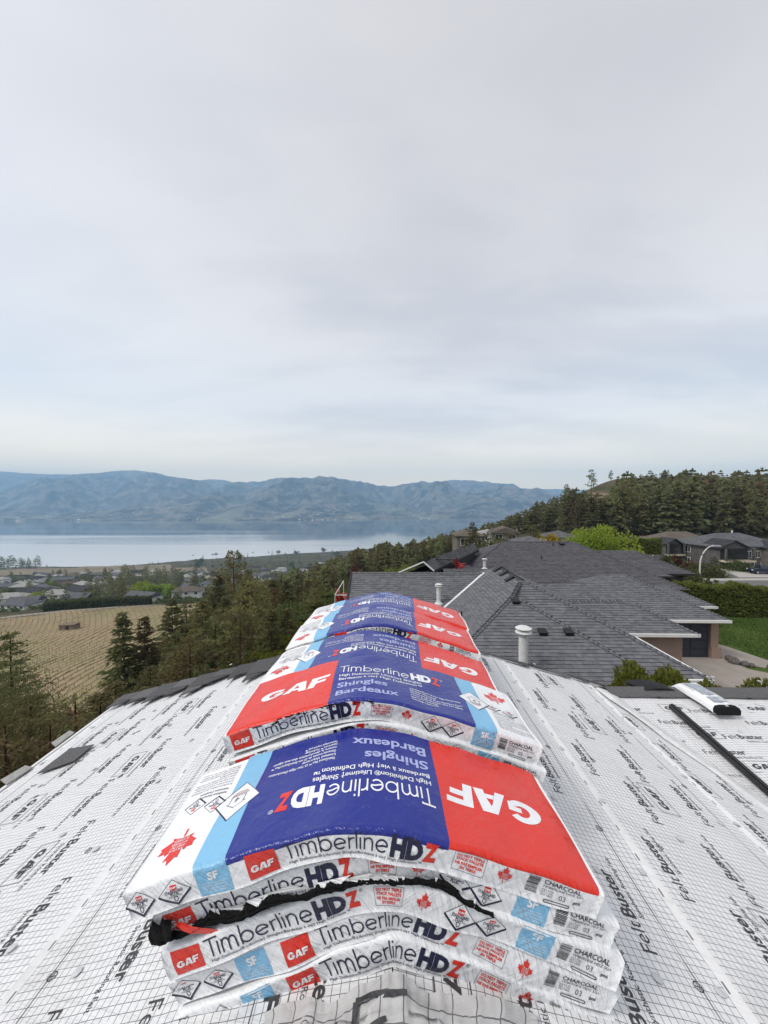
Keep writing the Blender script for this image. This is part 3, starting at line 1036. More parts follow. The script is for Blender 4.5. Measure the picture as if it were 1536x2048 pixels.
# ------------------------------------------------------------------ our own house: the roof that carries the bundles
PITCH, RIDGE_Z, FAR = .265, -.942, 2.77
EAVE_L = 1.965
NEAR = -2.2
P2Y, P2S = 2.66, .085                      # ridge of the low roof on the other side, its slope
P2Z = RIDGE_Z - PITCH * 1.44
def make_felt(name_, clean_, extra_, per_):
    felt = bpy.data.materials.new(name_); felt.use_nodes = True
    t = NT(felt.node_tree)
    o_ = t.n('ShaderNodeOutputMaterial'); p_ = t.n('ShaderNodeBsdfPrincipled'); t.t.links.new(p_.outputs[0], o_.inputs[0])
    uv = t.n('ShaderNodeTexCoord').outputs['UV']
    u_, v_, _ = t.sep(uv)
    wob = t.m('MULTIPLY', t.m('SUBTRACT', t.noise(uv, 9.0, 2.0), .5), .007)
    def line(c, per, wd):
        fr = t.m('FRACT', t.m('DIVIDE', t.m('ADD', c, wob), per))
        return t.m('MAXIMUM', t.m('LESS_THAN', fr, wd), t.m('GREATER_THAN', fr, 1 - wd))
    gl_ = t.m('MAXIMUM', line(u_, .0178 * per_, .044 / per_), line(v_, .0178 * per_, .044 / per_))
    gl_ = t.m('MULTIPLY', gl_, t.rng(t.noise(uv, 60.0, 2.0), .22, .36))
    body = t.m('MULTIPLY', t.m('GREATER_THAN', v_, .034), t.m('LESS_THAN', v_, 9.0))
    gl_ = t.m('MULTIPLY', gl_, body)
    dash = t.m('MULTIPLY', t.m('LESS_THAN', t.m('ABSOLUTE', t.m('SUBTRACT', v_, .026)), .003), t.m('LESS_THAN', t.m('FRACT', t.m('DIVIDE', u_, .11)), .22))
    st1 = t.rng(t.noise(uv, 2.6, 5.0, .65), .47, .78)
    st2 = t.rng(t.noise(uv, 90.0, 4.0, .7), .57, .74)
    pos = t.n('ShaderNodeNewGeometry').outputs['Position']
    gx, gy, gz = t.sep(pos)
    worn = t.m('ADD', .42 + extra_, t.m('MULTIPLY', t.rng(gy, 1.5, .5), .78))
    base = t.mix(t.m('MULTIPLY', st1, t.m('MULTIPLY', worn, .42)), clean_, (.46, .44, .41))
    base = t.mix(t.m('MULTIPLY', t.m('MULTIPLY', st2, st1), t.m('MULTIPLY', worn, .85)), base, (.17, .15, .13))
    base = t.mix(t.m('MULTIPLY', gl_, .80), base, (.06, .062, .07))
    lap = t.m('MULTIPLY', t.m('LESS_THAN', t.m('ABSOLUTE', t.m('SUBTRACT', v_, .098)), .0022), t.rng(t.noise(uv, 3.0, 2.0), .3, .5))
    base = t.mix(t.m('MULTIPLY', lap, .8), base, (.05, .052, .06))
    base = t.mix(t.m('MULTIPLY', dash, .8), base, (.05, .05, .055))
    t.put(p_, 'Base Color', base)
    p_.inputs['Roughness'].default_value = .62
    p_.inputs['Specular IOR Level'].default_value = .28
    bp = t.n('ShaderNodeBump'); bp.inputs['Strength'].default_value = .75; bp.inputs['Distance'].default_value = .008
    t.put(bp, 'Height', t.m('ADD', t.noise(uv, 20.0, 4.0, .6), t.m('MULTIPLY', t.noise(t.mapping(t.mapping(uv, rot=(0, 0, .25)), scale=(26, 2.6, 1)), 1.0, 4.0, .6, .9), 1.5)))
    t.t.links.new(bp.outputs[0], p_.inputs['Normal'])

    return felt
FELT = make_felt('felt', (.75, .75, .758), 0.0, 1.0)
FELT_D = make_felt('felt_worn', (.52, .515, .51), .5, 1.7)
PRINT = mat('felt_print', (.075, .076, .082), .65, .3, nscale=60, namp=.5)
SHIN = mat('shingle_charcoal', (.22, .217, .222), .95, .15, var=.8, col2=(.105, .103, .108), nscale=260, namp=.55, bump=.6, bscale=500)
METAL_W = mat('white_metal', (.74, .75, .75), .4, .5, nscale=6, namp=.1)
BLACK_PL = mat('black_plastic', (.012, .012, .013), .42, .5, nscale=20, namp=.3)
STUCCO = mat('stucco_tan', (.36, .255, .205), .9, .2, nscale=8, namp=.12, bump=.3, bscale=120)
WOODEN = mat('bare_wood', (.42, .33, .22), .8, .3, nscale=12, namp=.25)

house = thing('house', 'house in the midst of reroofing, its roof laid with printed white felt', 'house', (0, 0, -6.4))
mb = MB()
mb.box((-EAVE_L + .25, NEAR + .25, -7.6), (EAVE_L + .9, FAR - .35, RIDGE_Z - .62))
mb.box((EAVE_L + .95, NEAR + .25, -7.6), (5.4, P2Y - .12, P2Z - .42))
part('wall', mb, STUCCO, house)
mb = MB()
th_ = .035
for sgn, xe in ((-1, EAVE_L), (1, EAVE_L + .1)):
    a = [(0, NEAR, RIDGE_Z - .012), (0, FAR, RIDGE_Z - .012), (sgn * xe, FAR, RIDGE_Z - .012 - PITCH * xe), (sgn * xe, NEAR, RIDGE_Z - .012 - PITCH * xe)]
    b = [(x, y, z - th_) for x, y, z in a]
    mb.add(a + b, [(0, 1, 2, 3), (7, 6, 5, 4), (0, 4, 5, 1), (1, 5, 6, 2), (2, 6, 7, 3), (3, 7, 4, 0)])
a = [(1.2, NEAR, P2Z - .012 - P2S * (P2Y - NEAR)), (5.6, NEAR, P2Z - .012 - P2S * (P2Y - NEAR)), (5.6, P2Y, P2Z - .012), (1.2, P2Y, P2Z - .012)]
mb.add(a + [(x, y, z - th_) for x, y, z in a], [(0, 1, 2, 3), (7, 6, 5, 4), (0, 4, 5, 1), (1, 5, 6, 2), (2, 6, 7, 3), (3, 7, 4, 0)])
a = [(1.45, P2Y, P2Z - .014), (5.6, P2Y, P2Z - .014), (5.6, P2Y + .9, P2Z - .75), (1.45, P2Y + .9, P2Z - .75)]
mb.add(a + [(x, y, z - th_) for x, y, z in a], [(0, 1, 2, 3), (7, 6, 5, 4), (0, 4, 5, 1), (1, 5, 6, 2), (2, 6, 7, 3), (3, 7, 4, 0)])
part('roof_deck', mb, WOODEN, house)


def slope_pos(side, b, y, off):
    """side -1 / +1: the two slopes, 2: the low roof. b = distance down from the ridge in plan, off above the deck"""
    b = np.asarray(b, float); y = np.asarray(y, float)
    if side == 2:
        x, yy = b, y
        z = P2Z - P2S * (P2Y - yy) + off + .0025 * np.sin(x * 9 + yy * 4) * np.sin(yy * 7) + .0014 * np.sin(x * 23 + yy * 17)
        return np.stack([x + 0 * yy, yy + 0 * x, z], -1)
    nz = 1 / math.sqrt(1 + PITCH ** 2)
    wv = .0028 * np.sin(b * 8 + y * 2.3 + side) * np.sin(y * 3.1 + 1) + .0016 * np.sin(b * 26 + y * 5) + .0012 * np.sin(y * 14 + b * 11 * side)
    o = off + wv
    return np.stack([side * (b + PITCH * nz * o), y + 0 * b, RIDGE_Z - PITCH * b + nz * o], -1)


def felt_sheet(side, b0, b1, y0, y1, lvl, rng, texts=True, margin_low=True, edge=None):
    """one roll of printed felt. The roll's lower edge is at b1; v runs up from it"""
    off = .002 + lvl * .0018
    if side == 2:
        nx_, ny_ = int((b1 - b0) / .05) + 2, int((y1 - y0) / .05) + 2
        B, Y = np.meshgrid(np.linspace(b0, b1, nx_), np.linspace(y0, y1, ny_))
        if edge is not None:
            B = np.maximum(B, edge(Y))
        uvc = np.c_[B.ravel(), (Y - y0).ravel()]
    else:
        nx_, ny_ = int((b1 - b0) / .045) + 2, int((y1 - y0) / .045) + 2
        B, Y = np.meshgrid(np.linspace(b0, b1, nx_), np.linspace(y0, y1, ny_))
        if edge is not None:
            B = np.minimum(B, edge(Y))
        uvc = np.c_[(Y if side > 0 else -Y).ravel(), (b1 - B).ravel() * 1.036]
    P = slope_pos(side, B, Y, off)
    v = P.reshape(-1, 3)
    f = grid_faces(nx_, ny_)
    if side == -1:
        f = f[:, ::-1]
    # a thin turned down lip along the lower edge
    n0 = len(v)
    if side == 2:
        row = np.arange(nx_); low = P[0, :, :].copy()
    else:
        row = np.arange(ny_) * nx_ + nx_ - 1; low = P[:, -1, :].copy()
    low[:, 2] -= .003
    v = np.r_[v, low]; uvc = np.r_[uvc, uvc[row]]
    k = np.arange(len(row) - 1)
    f = np.r_[f, np.stack([row[k], row[k + 1], n0 + k + 1, n0 + k], -1)]
    mb = MB().add(v - np.array((0, 0, 0)), f.tolist(), 0, .5, uvc)
    sh = part('felt_sheet', mb, FELT, house, smooth=True)
    # print: rows of words along the roll
    V, Fc = [], []
    o = 0
    def put(it, b, y, s_=1.0, flip=False):
        nonlocal o
        p = np.asarray(it[0])
        if len(p) == 0: return
        if side == 1: bb, yy = b - p[:, 1] / 1.036, y + p[:, 0]
        elif side == -1: bb, yy = b - p[:, 1] / 1.036, y - p[:, 0]
        else: bb, yy = b + p[:, 0], y + p[:, 1]
        if flip:   # sheet lettering turned upright across the roll
            bb, yy = b + p[:, 0] * .0 - p[:, 1] * (-1 if side == 2 else 1), y + p[:, 0]
        if edge is not None:
            e = edge(yy)
            if (side == 2 and (bb < e).any()) or (side != 2 and (bb > e).any()): return
        if bb.min() < b0 or bb.max() > b1 or yy.min() < y0 or yy.max() > y1: return
        V.append(slope_pos(side, bb, yy, off + .0009)); Fc.extend([tuple(o + i for i in q_) for q_ in it[1]]); o += len(p)
    a = text2d('Felt', .052, -.004); bt = text2d('Buster', .052, .020)
    wfull = a[0][:, 0].max() + .008
    word = merge2d([a, tr(bt, wfull)])
    sub = text2d('Synthetic Roofing Felt', .020, 0)
    gl = merge2d([tr(g_, .02, .02, .035) for g_ in _LOGO])
    gbox = merge2d([gl, strip2d([(0, 0), (.16, 0), (.16, .075), (0, .075)], .0022, True)])
    ring = merge2d([strip2d(arc(0, 0, .010, .010, 0, 350, 16), .0022, True), strip2d([(-.010, 0), (.010, 0)], .0018), tr(strip2d([(0, .0095), (0, -.0095)], .0018), 0, 0)])
    if texts:
        span = (b1 - b0) if side != 2 else (y1 - y0)
        r = .16; i = 0
        while r < span - .05:
            ph = (i * .23) % .52 + rng.random() * .06
            a0, a1 = (y0, y1) if side != 2 else (b0, b1)
            q_ = a0 + ph - .52
            while q_ < a1:
                aa = q_ + (.40 if side == -1 else 0)
                bpos = (b1 - r) if side != 2 else None
                if side == 2:
                    put(word, q_, y0 + r); put(sub, q_ + .10, y0 + r - .028); (put(gbox, q_ + .36, y0 + r + .0) if i % 2 else None)
                else:
                    put(word, bpos, aa); put(sub, bpos + .026, aa + (-.09 if side == -1 else .09))
                    if i % 3 == 1: put(gbox, bpos, aa + (-.34 if side == -1 else .34))
                q_ += .52
            r += .122; i += 1
        for k in range(int(span / .2)):
            for j in range(int(abs(y1 - y0) / .42)):
                put(ring, (b1 - .10 - k * .2) if side != 2 else b0 + .2 + j * .4, (y0 + .12 + j * .42 + rng.random() * .05) if side != 2 else y0 + .1 + k * .2)
    if V:
        mb = MB().add(np.concatenate(V), Fc)
        lt = part('printed_lettering', mb, PRINT, sh, root=house)
    return sh


rng = random.Random(4)
felt_sheet(-1, .90, EAVE_L - .012, NEAR, FAR - .02, 0, rng)
felt_sheet(-1, .0, .925, NEAR, FAR - .02, 1, rng)
VAL = lambda y: 1.30 + (FAR - y) * .235 + 0 * y
VEND = lambda y: np.minimum(1.43 + (2.6 - y) * .27, 1.95)
felt_sheet(2, 1.2, 5.5, NEAR, .72, 0, rng, edge=lambda y: VEND(y) - .12)
felt_sheet(2, 1.2, 5.5, .70, 1.72, 1, rng, edge=lambda y: VEND(y) - .12)
felt_sheet(2, 1.2, 5.5, 1.69, P2Y - .05, 2, rng, edge=lambda y: VEND(y) - .12)
felt_sheet(1, 1.36, 2.1, NEAR, FAR - .02, 3, rng, edge=lambda y: VEND(y))
felt_sheet(1, .77, 1.40, NEAR, FAR - .02, 4, rng)
felt_sheet(1, .0, .80, NEAR, FAR - .02, 5, rng)

# loose crumpled strip over the ridge in front of the stack
ns_, nt_ = 110, 150
S_, T_ = np.meshgrid(np.linspace(-.30, .30, ns_), np.linspace(-.6, .735, nt_))
ab = np.abs(S_)
cr = (fbm(S_ * 13 + 3, T_ * 11, 4, 8, True) - .55) * .036 + (fbm(S_ * 4 + 7, T_ * 5, 3, 18) - .4) * .03
crz = RIDGE_Z - PITCH * (np.sqrt(ab ** 2 + .05 ** 2) - .05) + .014 + np.clip(cr, -.016, .030) * np.clip((.31 - ab) / .08, .25, 1)
edge_ = .72 + .22 * vnoise(T_ * 9, np.sign(S_) * 3.0, 6) + .10 * vnoise(T_ * 40, np.sign(S_) * 5.0, 7)
mb = MB().add(np.c_[(S_ * edge_).ravel(), (T_ - .030 * vnoise(S_ * 14, 0 * S_, 3) * (T_ > .68)).ravel(), crz.ravel()], grid_faces(ns_, nt_).tolist(), 0, .5, np.c_[T_.ravel() * .6, S_.ravel() * .6 + .5])
rc = part('ridge_felt', mb, FELT_D, house, smooth=True)
def on_crumple(p, ox, oy):
    x, y = p[:, 0] + ox, p[:, 1] + oy
    i = np.clip(((x + .30) / .6 * (ns_ - 1)), 0, ns_ - 1.01); j = np.clip(((y + .6) / 1.335 * (nt_ - 1)), 0, nt_ - 1.01)
    i0, j0 = i.astype(int), j.astype(int); fi, fj = i - i0, j - j0
    z = (crz[j0, i0] * (1 - fi) + crz[j0, i0 + 1] * fi) * (1 - fj) + (crz[j0 + 1, i0] * (1 - fi) + crz[j0 + 1, i0 + 1] * fi) * fj
    return np.stack([x, y, z + .0022], -1)
mb = MB()
ar = strip2d([(-.055, .02), (-.05, .06), (.06, .06), (.06, .02)], .014)
arr = merge2d([strip2d([(a, b) for a, b in zip(np.linspace(-.06, .06, 12), [.05] * 12)], .012), strip2d([(-.06, y_) for y_ in np.linspace(.05, -.02, 8)], .012), strip2d([(-.06 + i * .008, -.02 + i * .003) for i in range(10)], .01)])
mb.add(on_crumple(arr[0] * .8, -.02, .655), arr[1])
rg_ = merge2d([strip2d(arc(0, 0, .013, .016, 0, 350, 18), .002, True), strip2d([(-.012, 0), (0, 0), (.012, 0)], .0016)])
mb.add(on_crumple(rg_[0] * .7, -.16, .67), rg_[1])
part('printed_mark', mb, PRINT, rc, root=house)

# plastic cap nails that hold the felt
CAPN = mat('cap_nail', (.55, .56, .58), .5, .4)
mb = MB(); rn = random.Random(6)
for side, bs, ys in ((-1, (.10, .33, .56, .79, 1.0, 1.25, 1.5, 1.72, 1.9), (.0, 2.65)), (1, (.12, .36, .6, .76, 1.02, 1.28, 1.37), (.0, 2.6)), (2, (1.75, 2.05, 2.35, 2.65, 2.95), (.75, 2.6))):
    for b_ in bs:
        y = ys[0]
        while y < ys[1]:
            y += .26 + rn.random() * .08
            if side == 2 and b_ < VEND(y) + .06: continue
            c_ = slope_pos(side, np.array(b_ + rn.uniform(-.03, .03)), np.array(y), .0135 if side == 1 else .0075)
            v = [c_ + np.array((math.cos(k * math.pi / 4) * .0115, math.sin(k * math.pi / 4) * .0115, -.0035 * math.cos(k * math.pi / 4) * (side if abs(side) == 1 else 0))) for k in range(8)] + [c_ + np.array((0, 0, .003))]
            mb.add(v, [(k, (k + 1) % 8, 8) for k in range(8)])
part('cap_nail', mb, CAPN, house, kind='stuff')

# edge metal of the eave and the far rake, ridge strip of the low roof, valley metal
mb = MB(); ze = RIDGE_Z - PITCH * EAVE_L
mb.beam((-EAVE_L - .004, NEAR, ze - .03), (-EAVE_L - .004, FAR, ze - .03), .016, .075)
part('drip_edge', mb, METAL_W, house)
mb = MB()
mb.beam((-EAVE_L, FAR + .012, ze - .045), (0, FAR + .012, RIDGE_Z - .045), .02, .10)
mb.beam((0, FAR + .012, RIDGE_Z - .045), (EAVE_L, FAR + .012, ze - .045), .02, .10)
part('rake_board', mb, METAL_W, house)
mb = MB()
n = 14
for i in range(n):
    x0, x1 = 1.47 + i * .295, 1.47 + (i + 1) * .295 + .02
    h0, h1 = .012 + (i % 2) * .002, .016 + (i % 2) * .002
    mb = MB()
    prof = [(-.062, P2Z - P2S * .06 + .004), (-.03, P2Z + .016), (.03, P2Z + .022), (.12, P2Z - .02)]
    v = []
    for x, hh in ((x0, h0), (x1, h1)):
        v += [(x, P2Y + a, b + hh) for a, b in prof] + [(x, P2Y + a, b + hh - .008) for a, b in prof]
    f = [(i_, i_ + 8, i_ + 9, i_ + 1) for i_ in range(3)] + [(8, 12, 4, 0), (3, 7, 15, 11)] + [(8 + i_, 12 + i_, 13 + i_, 9 + i_) for i_ in range(3)] + [(i_, i_ + 1, i_ + 5, i_ + 4) for i_ in range(3)]
    mb.add(v, [tuple(reversed(q_)) for q_ in f], 0, .35)
    part('ridge_cap', mb, SHIN, house)
VW = []
for y in np.linspace(FAR - .1, NEAR, 40):
    VW.append((VEND(y), y))
mb = MB()
for i in range(len(VW) - 1):
    (xa, ya), (xb, yb) = VW[i], VW[i + 1]
    wa, wb = .018 + .008 * math.sin(i * 1.9), .018 + .008 * math.sin((i + 1) * 1.9)
    za, zb = (P2Z - P2S * (P2Y - y) + .028 for y in (ya, yb))
    mb.quad((xa - wa, ya, za + .004), (xb - wb, yb, zb + .004), (xb + .004, yb, zb + .009 + .004 * math.sin(i * 2.3 + 2.3)), (xa + .004, ya, za + .009 + .004 * math.sin(i * 2.3)))
    mb.quad((xa + .004, ya, za + .009 + .004 * math.sin(i * 2.3)), (xb + .004, yb, zb + .009 + .004 * math.sin(i * 2.3 + 2.3)), (xb + .05 + wb, yb, zb - .012), (xa + .05 + wa, ya, za - .012))
part('valley_flap', mb, mat('felt_plain', (.70, .70, .70), .6, .3, nscale=14, namp=.2), house, smooth=True)

# first shingles nailed along the far rake on both slopes
def rake_shingle(side, b, y0, y1, ht, lift, name='shingle', skew=0.0):
    mb = MB()
    P = []
    for bb, yy, o in ((b - ht, y1, .004), (b - ht, y0 + skew, .004), (b, y0, lift), (b, y1, lift)):
        P.append(slope_pos(side, np.array(bb), np.array(yy), .022 + o))
    P = np.array(P); Q_ = P.copy(); Q_[:, 2] -= .006
    f = [(0, 1, 2, 3), (7, 6, 5, 4), (1, 5, 6, 2), (2, 6, 7, 3), (3, 7, 4, 0), (0, 4, 5, 1)]
    if side > 0: f = [tuple(reversed(q_)) for q_ in f]
    mb.add(P.reshape(-1, 3), [], 0)
    mb.add(np.r_[P, Q_], f, 0, rng.random())
    return part(name, mb, SHIN, house)
for side, n, bmax in ((-1, 14, EAVE_L), (1, 11, 1.52)):
    for i in range(n):
        b = bmax - i * .142
        if b < .12: break
        ln = ((.07, .20, .34, .14, .27)[i % 5] + rng.random() * .05) * (1.0 if side < 0 else .12)
        ln *= (.30 + .28 * (1 - b / bmax)) if side < 0 else 1
        rake_shingle(side, b, FAR - ln - (.06 if side < 0 else .01), FAR + .012, .17, .012 if side < 0 else .006, skew=0 if side < 0 else .05)
        if side < 0: rake_shingle(side, b - .01, FAR - ln - .10 - rng.random() * .08, FAR - ln - .05, .10, .010, skew=.08)
# ------------------------------------------------------------------ the stacks of bundles
STACKS = [  # cx, y0, yaw, ztop, k, r, x0, tilt, layers [(kind, dx, dy, dyaw, T)]
    ('nearest stack', (-.054, .744, .029, -.640, .345, .11, -.01, -.030), [('R', 0, 0, 0), ('U', .040, .014, -.018), ('U', .052, .008, -.02), ('R', .055, .014, -.02), ('R', .062, .010, -.018)], .0575),
    ('second stack', (-.022, 1.140, .040, -.588, .328, .107, -.07, -.034), [('U', 0, 0, 0), ('U', .012, -.004, -.01), ('-', .02, .01, -.03), ('-', .0, .01, -.02), ('-', .02, .0, -.03)], .0665),
    ('third stack', (-.050, 1.490, -.010, -.614, .328, .103, -.06, -.02), [('R', 0, 0, 0), ('-', .01, .01, 0), ('-', .0, .0, .02), ('-', .01, .01, 0), ('-', .02, 0, 0)], .0638),
    ('fourth stack', (-.046, 1.880, .009, -.602, .333, .098, -.03, .006), [('R', 0, 0, 0), ('R', .01, .012, 0), ('-', .0, .01, .02), ('-', .02, .0, 0), ('-', 0, .01, 0)], .061),
    ('farthest stack', (-.040, 2.225, -.02, -.606, .31, .101, -.02, -.02), [('R', 0, 0, 0), ('-', .01, .0, .02), ('-', .0, .01, 0), ('-', .02, .0, 0), ('-', 0, 0, 0)], .062)]
LBL = {
    ('nearest stack', 0): 'topmost shingle bundle of the nearest stack, clean, its broad lettering upside down',
    ('nearest stack', 1): 'torn shingle bundle second in the nearest stack, black shingles bursting from its wrapper',
    ('nearest stack', 2): 'intact shingle bundle just under the torn one, red logo square at its corner',
    ('nearest stack', 3): 'fourth bundle down the nearest stack, two diamond badges before its light blue band',
    ('nearest stack', 4): 'lowest bundle of the nearest stack, resting on the crumpled ridge felt',
    ('second stack', 0): 'topmost bundle of the second stack, its broad lettering the right way up',
    ('second stack', 1): 'bundle just under the upright lettered one, peeping above the nearest stack',
    ('third stack', 0): 'topmost bundle of the third stack, its blue panel meeting the upright red panel',
    ('fourth stack', 0): 'topmost bundle of the fourth stack, its thin white front strip standing proud',
    ('farthest stack', 0): 'topmost bundle of the farthest stack, at the end of the ridge before the grey roofs'}
ORD = ('top', 'second', 'third', 'fourth', 'lowest')
for sname, (cx, y0, yaw, zt, k, r, x0, tilt), layers, Tn in STACKS:
    for i, (kind, dx, dy, dyaw) in enumerate(layers):
        tt = .0635 if sname == 'nearest stack' else Tn * .97
        zc = zt - i * Tn
        rr_ = max(.03, r * (1 - .17 * i))
        b = Bundle(cx + dx, y0 + dy, yaw + dyaw, zc, k * (1 + (.06 if sname == 'nearest stack' else .015) * i), rr_, x0 * (1 - i / 5), tilt * (1 - i / 5), tt, L=.995 - .004 * i, seed=hash((sname, i)) % 1 + i + len(sname))
        lb = LBL.get((sname, i), 'white wrapped shingle bundle %s from the bottom of the %s' % (ORD[4 - i].replace('lowest', 'fifth') if i else 'top', sname))
        if (sname, i) not in LBL:
            lb = 'plain white flank of the %s bundle in the %s' % (ORD[i], sname)
        root = thing('shingle_bundle', lb, 'shingle bundle', (cx + dx, y0 + dy, zc - tt), 'shingle bundles stacked along the ridge')
        b.wrapper(root, kind == '-')
        pr = random.Random(i * 7 + len(sname))
        if kind != '-':
            b.print_front(root, kind, pr)
            if i == 0 or (sname == 'nearest stack'):
                if i == 0:
                    b.print_top(root, kind)
        if sname == 'second stack' and i == 0:
            mb = MB(); rg = random.Random(9)
            for j in range(34):
                a = rg.uniform(-.36, -.02); wdt = rg.uniform(.006, .03); qq_ = b.qf + rg.uniform(-.006, .005)
                mb.add(b.pos(np.array([a, a + wdt, a + wdt * .8, a + wdt * .3]), np.array([qq_, qq_ + .001, qq_ + rg.uniform(.003, .006), qq_ + rg.uniform(.001, .005)]), np.full(4, .0024)), [(3, 2, 1, 0)])
            part('scuff', mb, TORN, root)
        if sname == 'nearest stack' and i == 1:
            # burst wrapper: shingles showing in a ragged band along the lower front
            n = 320
            sl = np.linspace(-.490, .245, n)
            lo = .001 + .006 * np.array([vnoise(a * 40, 1.0, 3) for a in sl])
            hi = tt * (.05 + .46 * vnoise(sl * 15, 2.0 + 0 * sl, 5) + .22 * vnoise(sl * 60, 4.0 + 0 * sl, 6) * vnoise(sl * 9, 1.0 + 0 * sl, 2) * 2 + .10 * vnoise(sl * 190, 4.0 + 0 * sl, 9))
            hi *= np.interp(sl, [-.5, -.2, 0, .25], [.66, .60, .48, .42])
            hi *= np.clip((sl + .497) / .02, 0, 1) * np.clip((.25 - sl) / .05, .1, 1)
            hi[(sl > -.36) & (sl < -.30)] *= 1.15
            rows = 10
            V = []
            for j in range(rows):
                fr = j / (rows - 1)
                w_ = lo + (hi - lo) * fr
                bulge = .0030 + .007 * math.sin(math.pi * fr) + .0045 * (j % 3 == 1) + .004 * np.array([vnoise(a * 120, j * 3.1, 8) for a in sl])
                V.append(b.pos(sl, b.qb - .001 - w_, bulge))
            V = np.array(V).reshape(-1, 3)
            mb = MB().add(V, grid_faces(n, rows).tolist())
            part('exposed_shingle', mb, TORN, root, smooth=True)
            mb = MB()
            sl2 = np.linspace(-.505, -.455, 16)
            V = []
            for j in range(6):
                fr = j / 5
                V.append(b.pos(sl2, np.full(16, b.qb - .001 - tt * (.06 + .72 * fr)) - .006 * np.sin(sl2 * 300 + j), .004 + .014 * math.sin(math.pi * fr) + .008 * np.array([vnoise(a * 160, j * 2.7, 9) for a in sl2])))
            mb.add(np.array(V).reshape(-1, 3), grid_faces(16, 6).tolist())
            part('exposed_shingle', mb, TORN, root, smooth=True)
            mb = MB()
            rg = random.Random(5)
            for j in range(54):
                a = rg.choice((rg.uniform(-.16, -.02), rg.uniform(-.46, .20))); wdt = rg.choice((.008, .014, .03, .05)) * rg.uniform(.7, 1.3); hh = float(np.interp(a, sl, hi))
                u0 = b.pos(np.array([a, a + wdt, a + wdt * rg.uniform(.2, 1.6)]), np.array([b.qb - hh - .004, b.qb - hh - .003, b.qb - hh + rg.uniform(-.001, .010)]), np.array([.004, .004, rg.uniform(.008, .015)]))
                mb.add(u0, [(0, 2, 1)], 0, .5, np.c_[[a, a + wdt, a], [.35, .35, .36]])
            part('torn_film', mb, INK[0], root)
            mb = MB()
            ra = np.linspace(-.43, -.415, 4)
            mb.add(np.concatenate([b.pos(np.linspace(-.452 + .012 * j, -.436 + .016 * j, 5), np.full(5, b.qb - .036 + .012 * j) + .003 * np.sin(np.arange(5) * 2.1 + j), .010 + .006 * math.sin(j)) for j in range(5)]), grid_faces(5, 5).tolist(), 0, .5, np.zeros((25, 2)))
            part('torn_film', mb, INK[1], root, label='curled red scrap of torn wrapper')

# ------------------------------------------------------------------ neighbouring houses
ROOF_A = mat('roof_slate_grey', (.190, .192, .208), .95, .12, var=.8, col2=(.122, .124, .134), nscale=7, namp=.22, bump=.5, bscale=240)
ROOF_B = mat('roof_plum_grey', (.148, .144, .155), .95, .12, var=.75, col2=(.090, .087, .095), nscale=30, namp=.38, bump=.5, bscale=220)
ROOF_FAR = mat('roof_far_grey', (.12, .12, .125), .95, .1, nscale=1.2, namp=.4)
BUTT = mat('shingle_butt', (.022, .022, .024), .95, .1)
GUTTER = mat('gutter_white', (.78, .77, .74), .45, .5, nscale=3, namp=.08)
FASCIA_D = mat('fascia_dark', (.03, .03, .032), .6, .4, nscale=5, namp=.2)
DOOR_N = mat('garage_door_slate', (.036, .042, .060), .5, .4, nscale=5, namp=.15)
STONE = mat('ledge_stone', (.16, .145, .135), .95, .2, var=.8, col2=(.06, .055, .052), nscale=6, namp=.4, bump=.8, bscale=20)
SIDING = mat('siding_grey', (.085, .088, .095), .8, .3, nscale=4, namp=.15)
GLASS = mat('window_glass', (.02, .025, .03), .06, .8)
FRAME = mat('window_frame_white', (.72, .71, .69), .5, .4)
CHAIR_R = mat('chair_red', (.55, .035, .03), .5, .4, nscale=9, namp=.15)
VENT_W = mat('vent_white', (.72, .72, .70), .45, .5, nscale=9, namp=.2, bump=.1, bscale=60)
VENT_K = mat('vent_black', (.010, .010, .011), .5, .4)

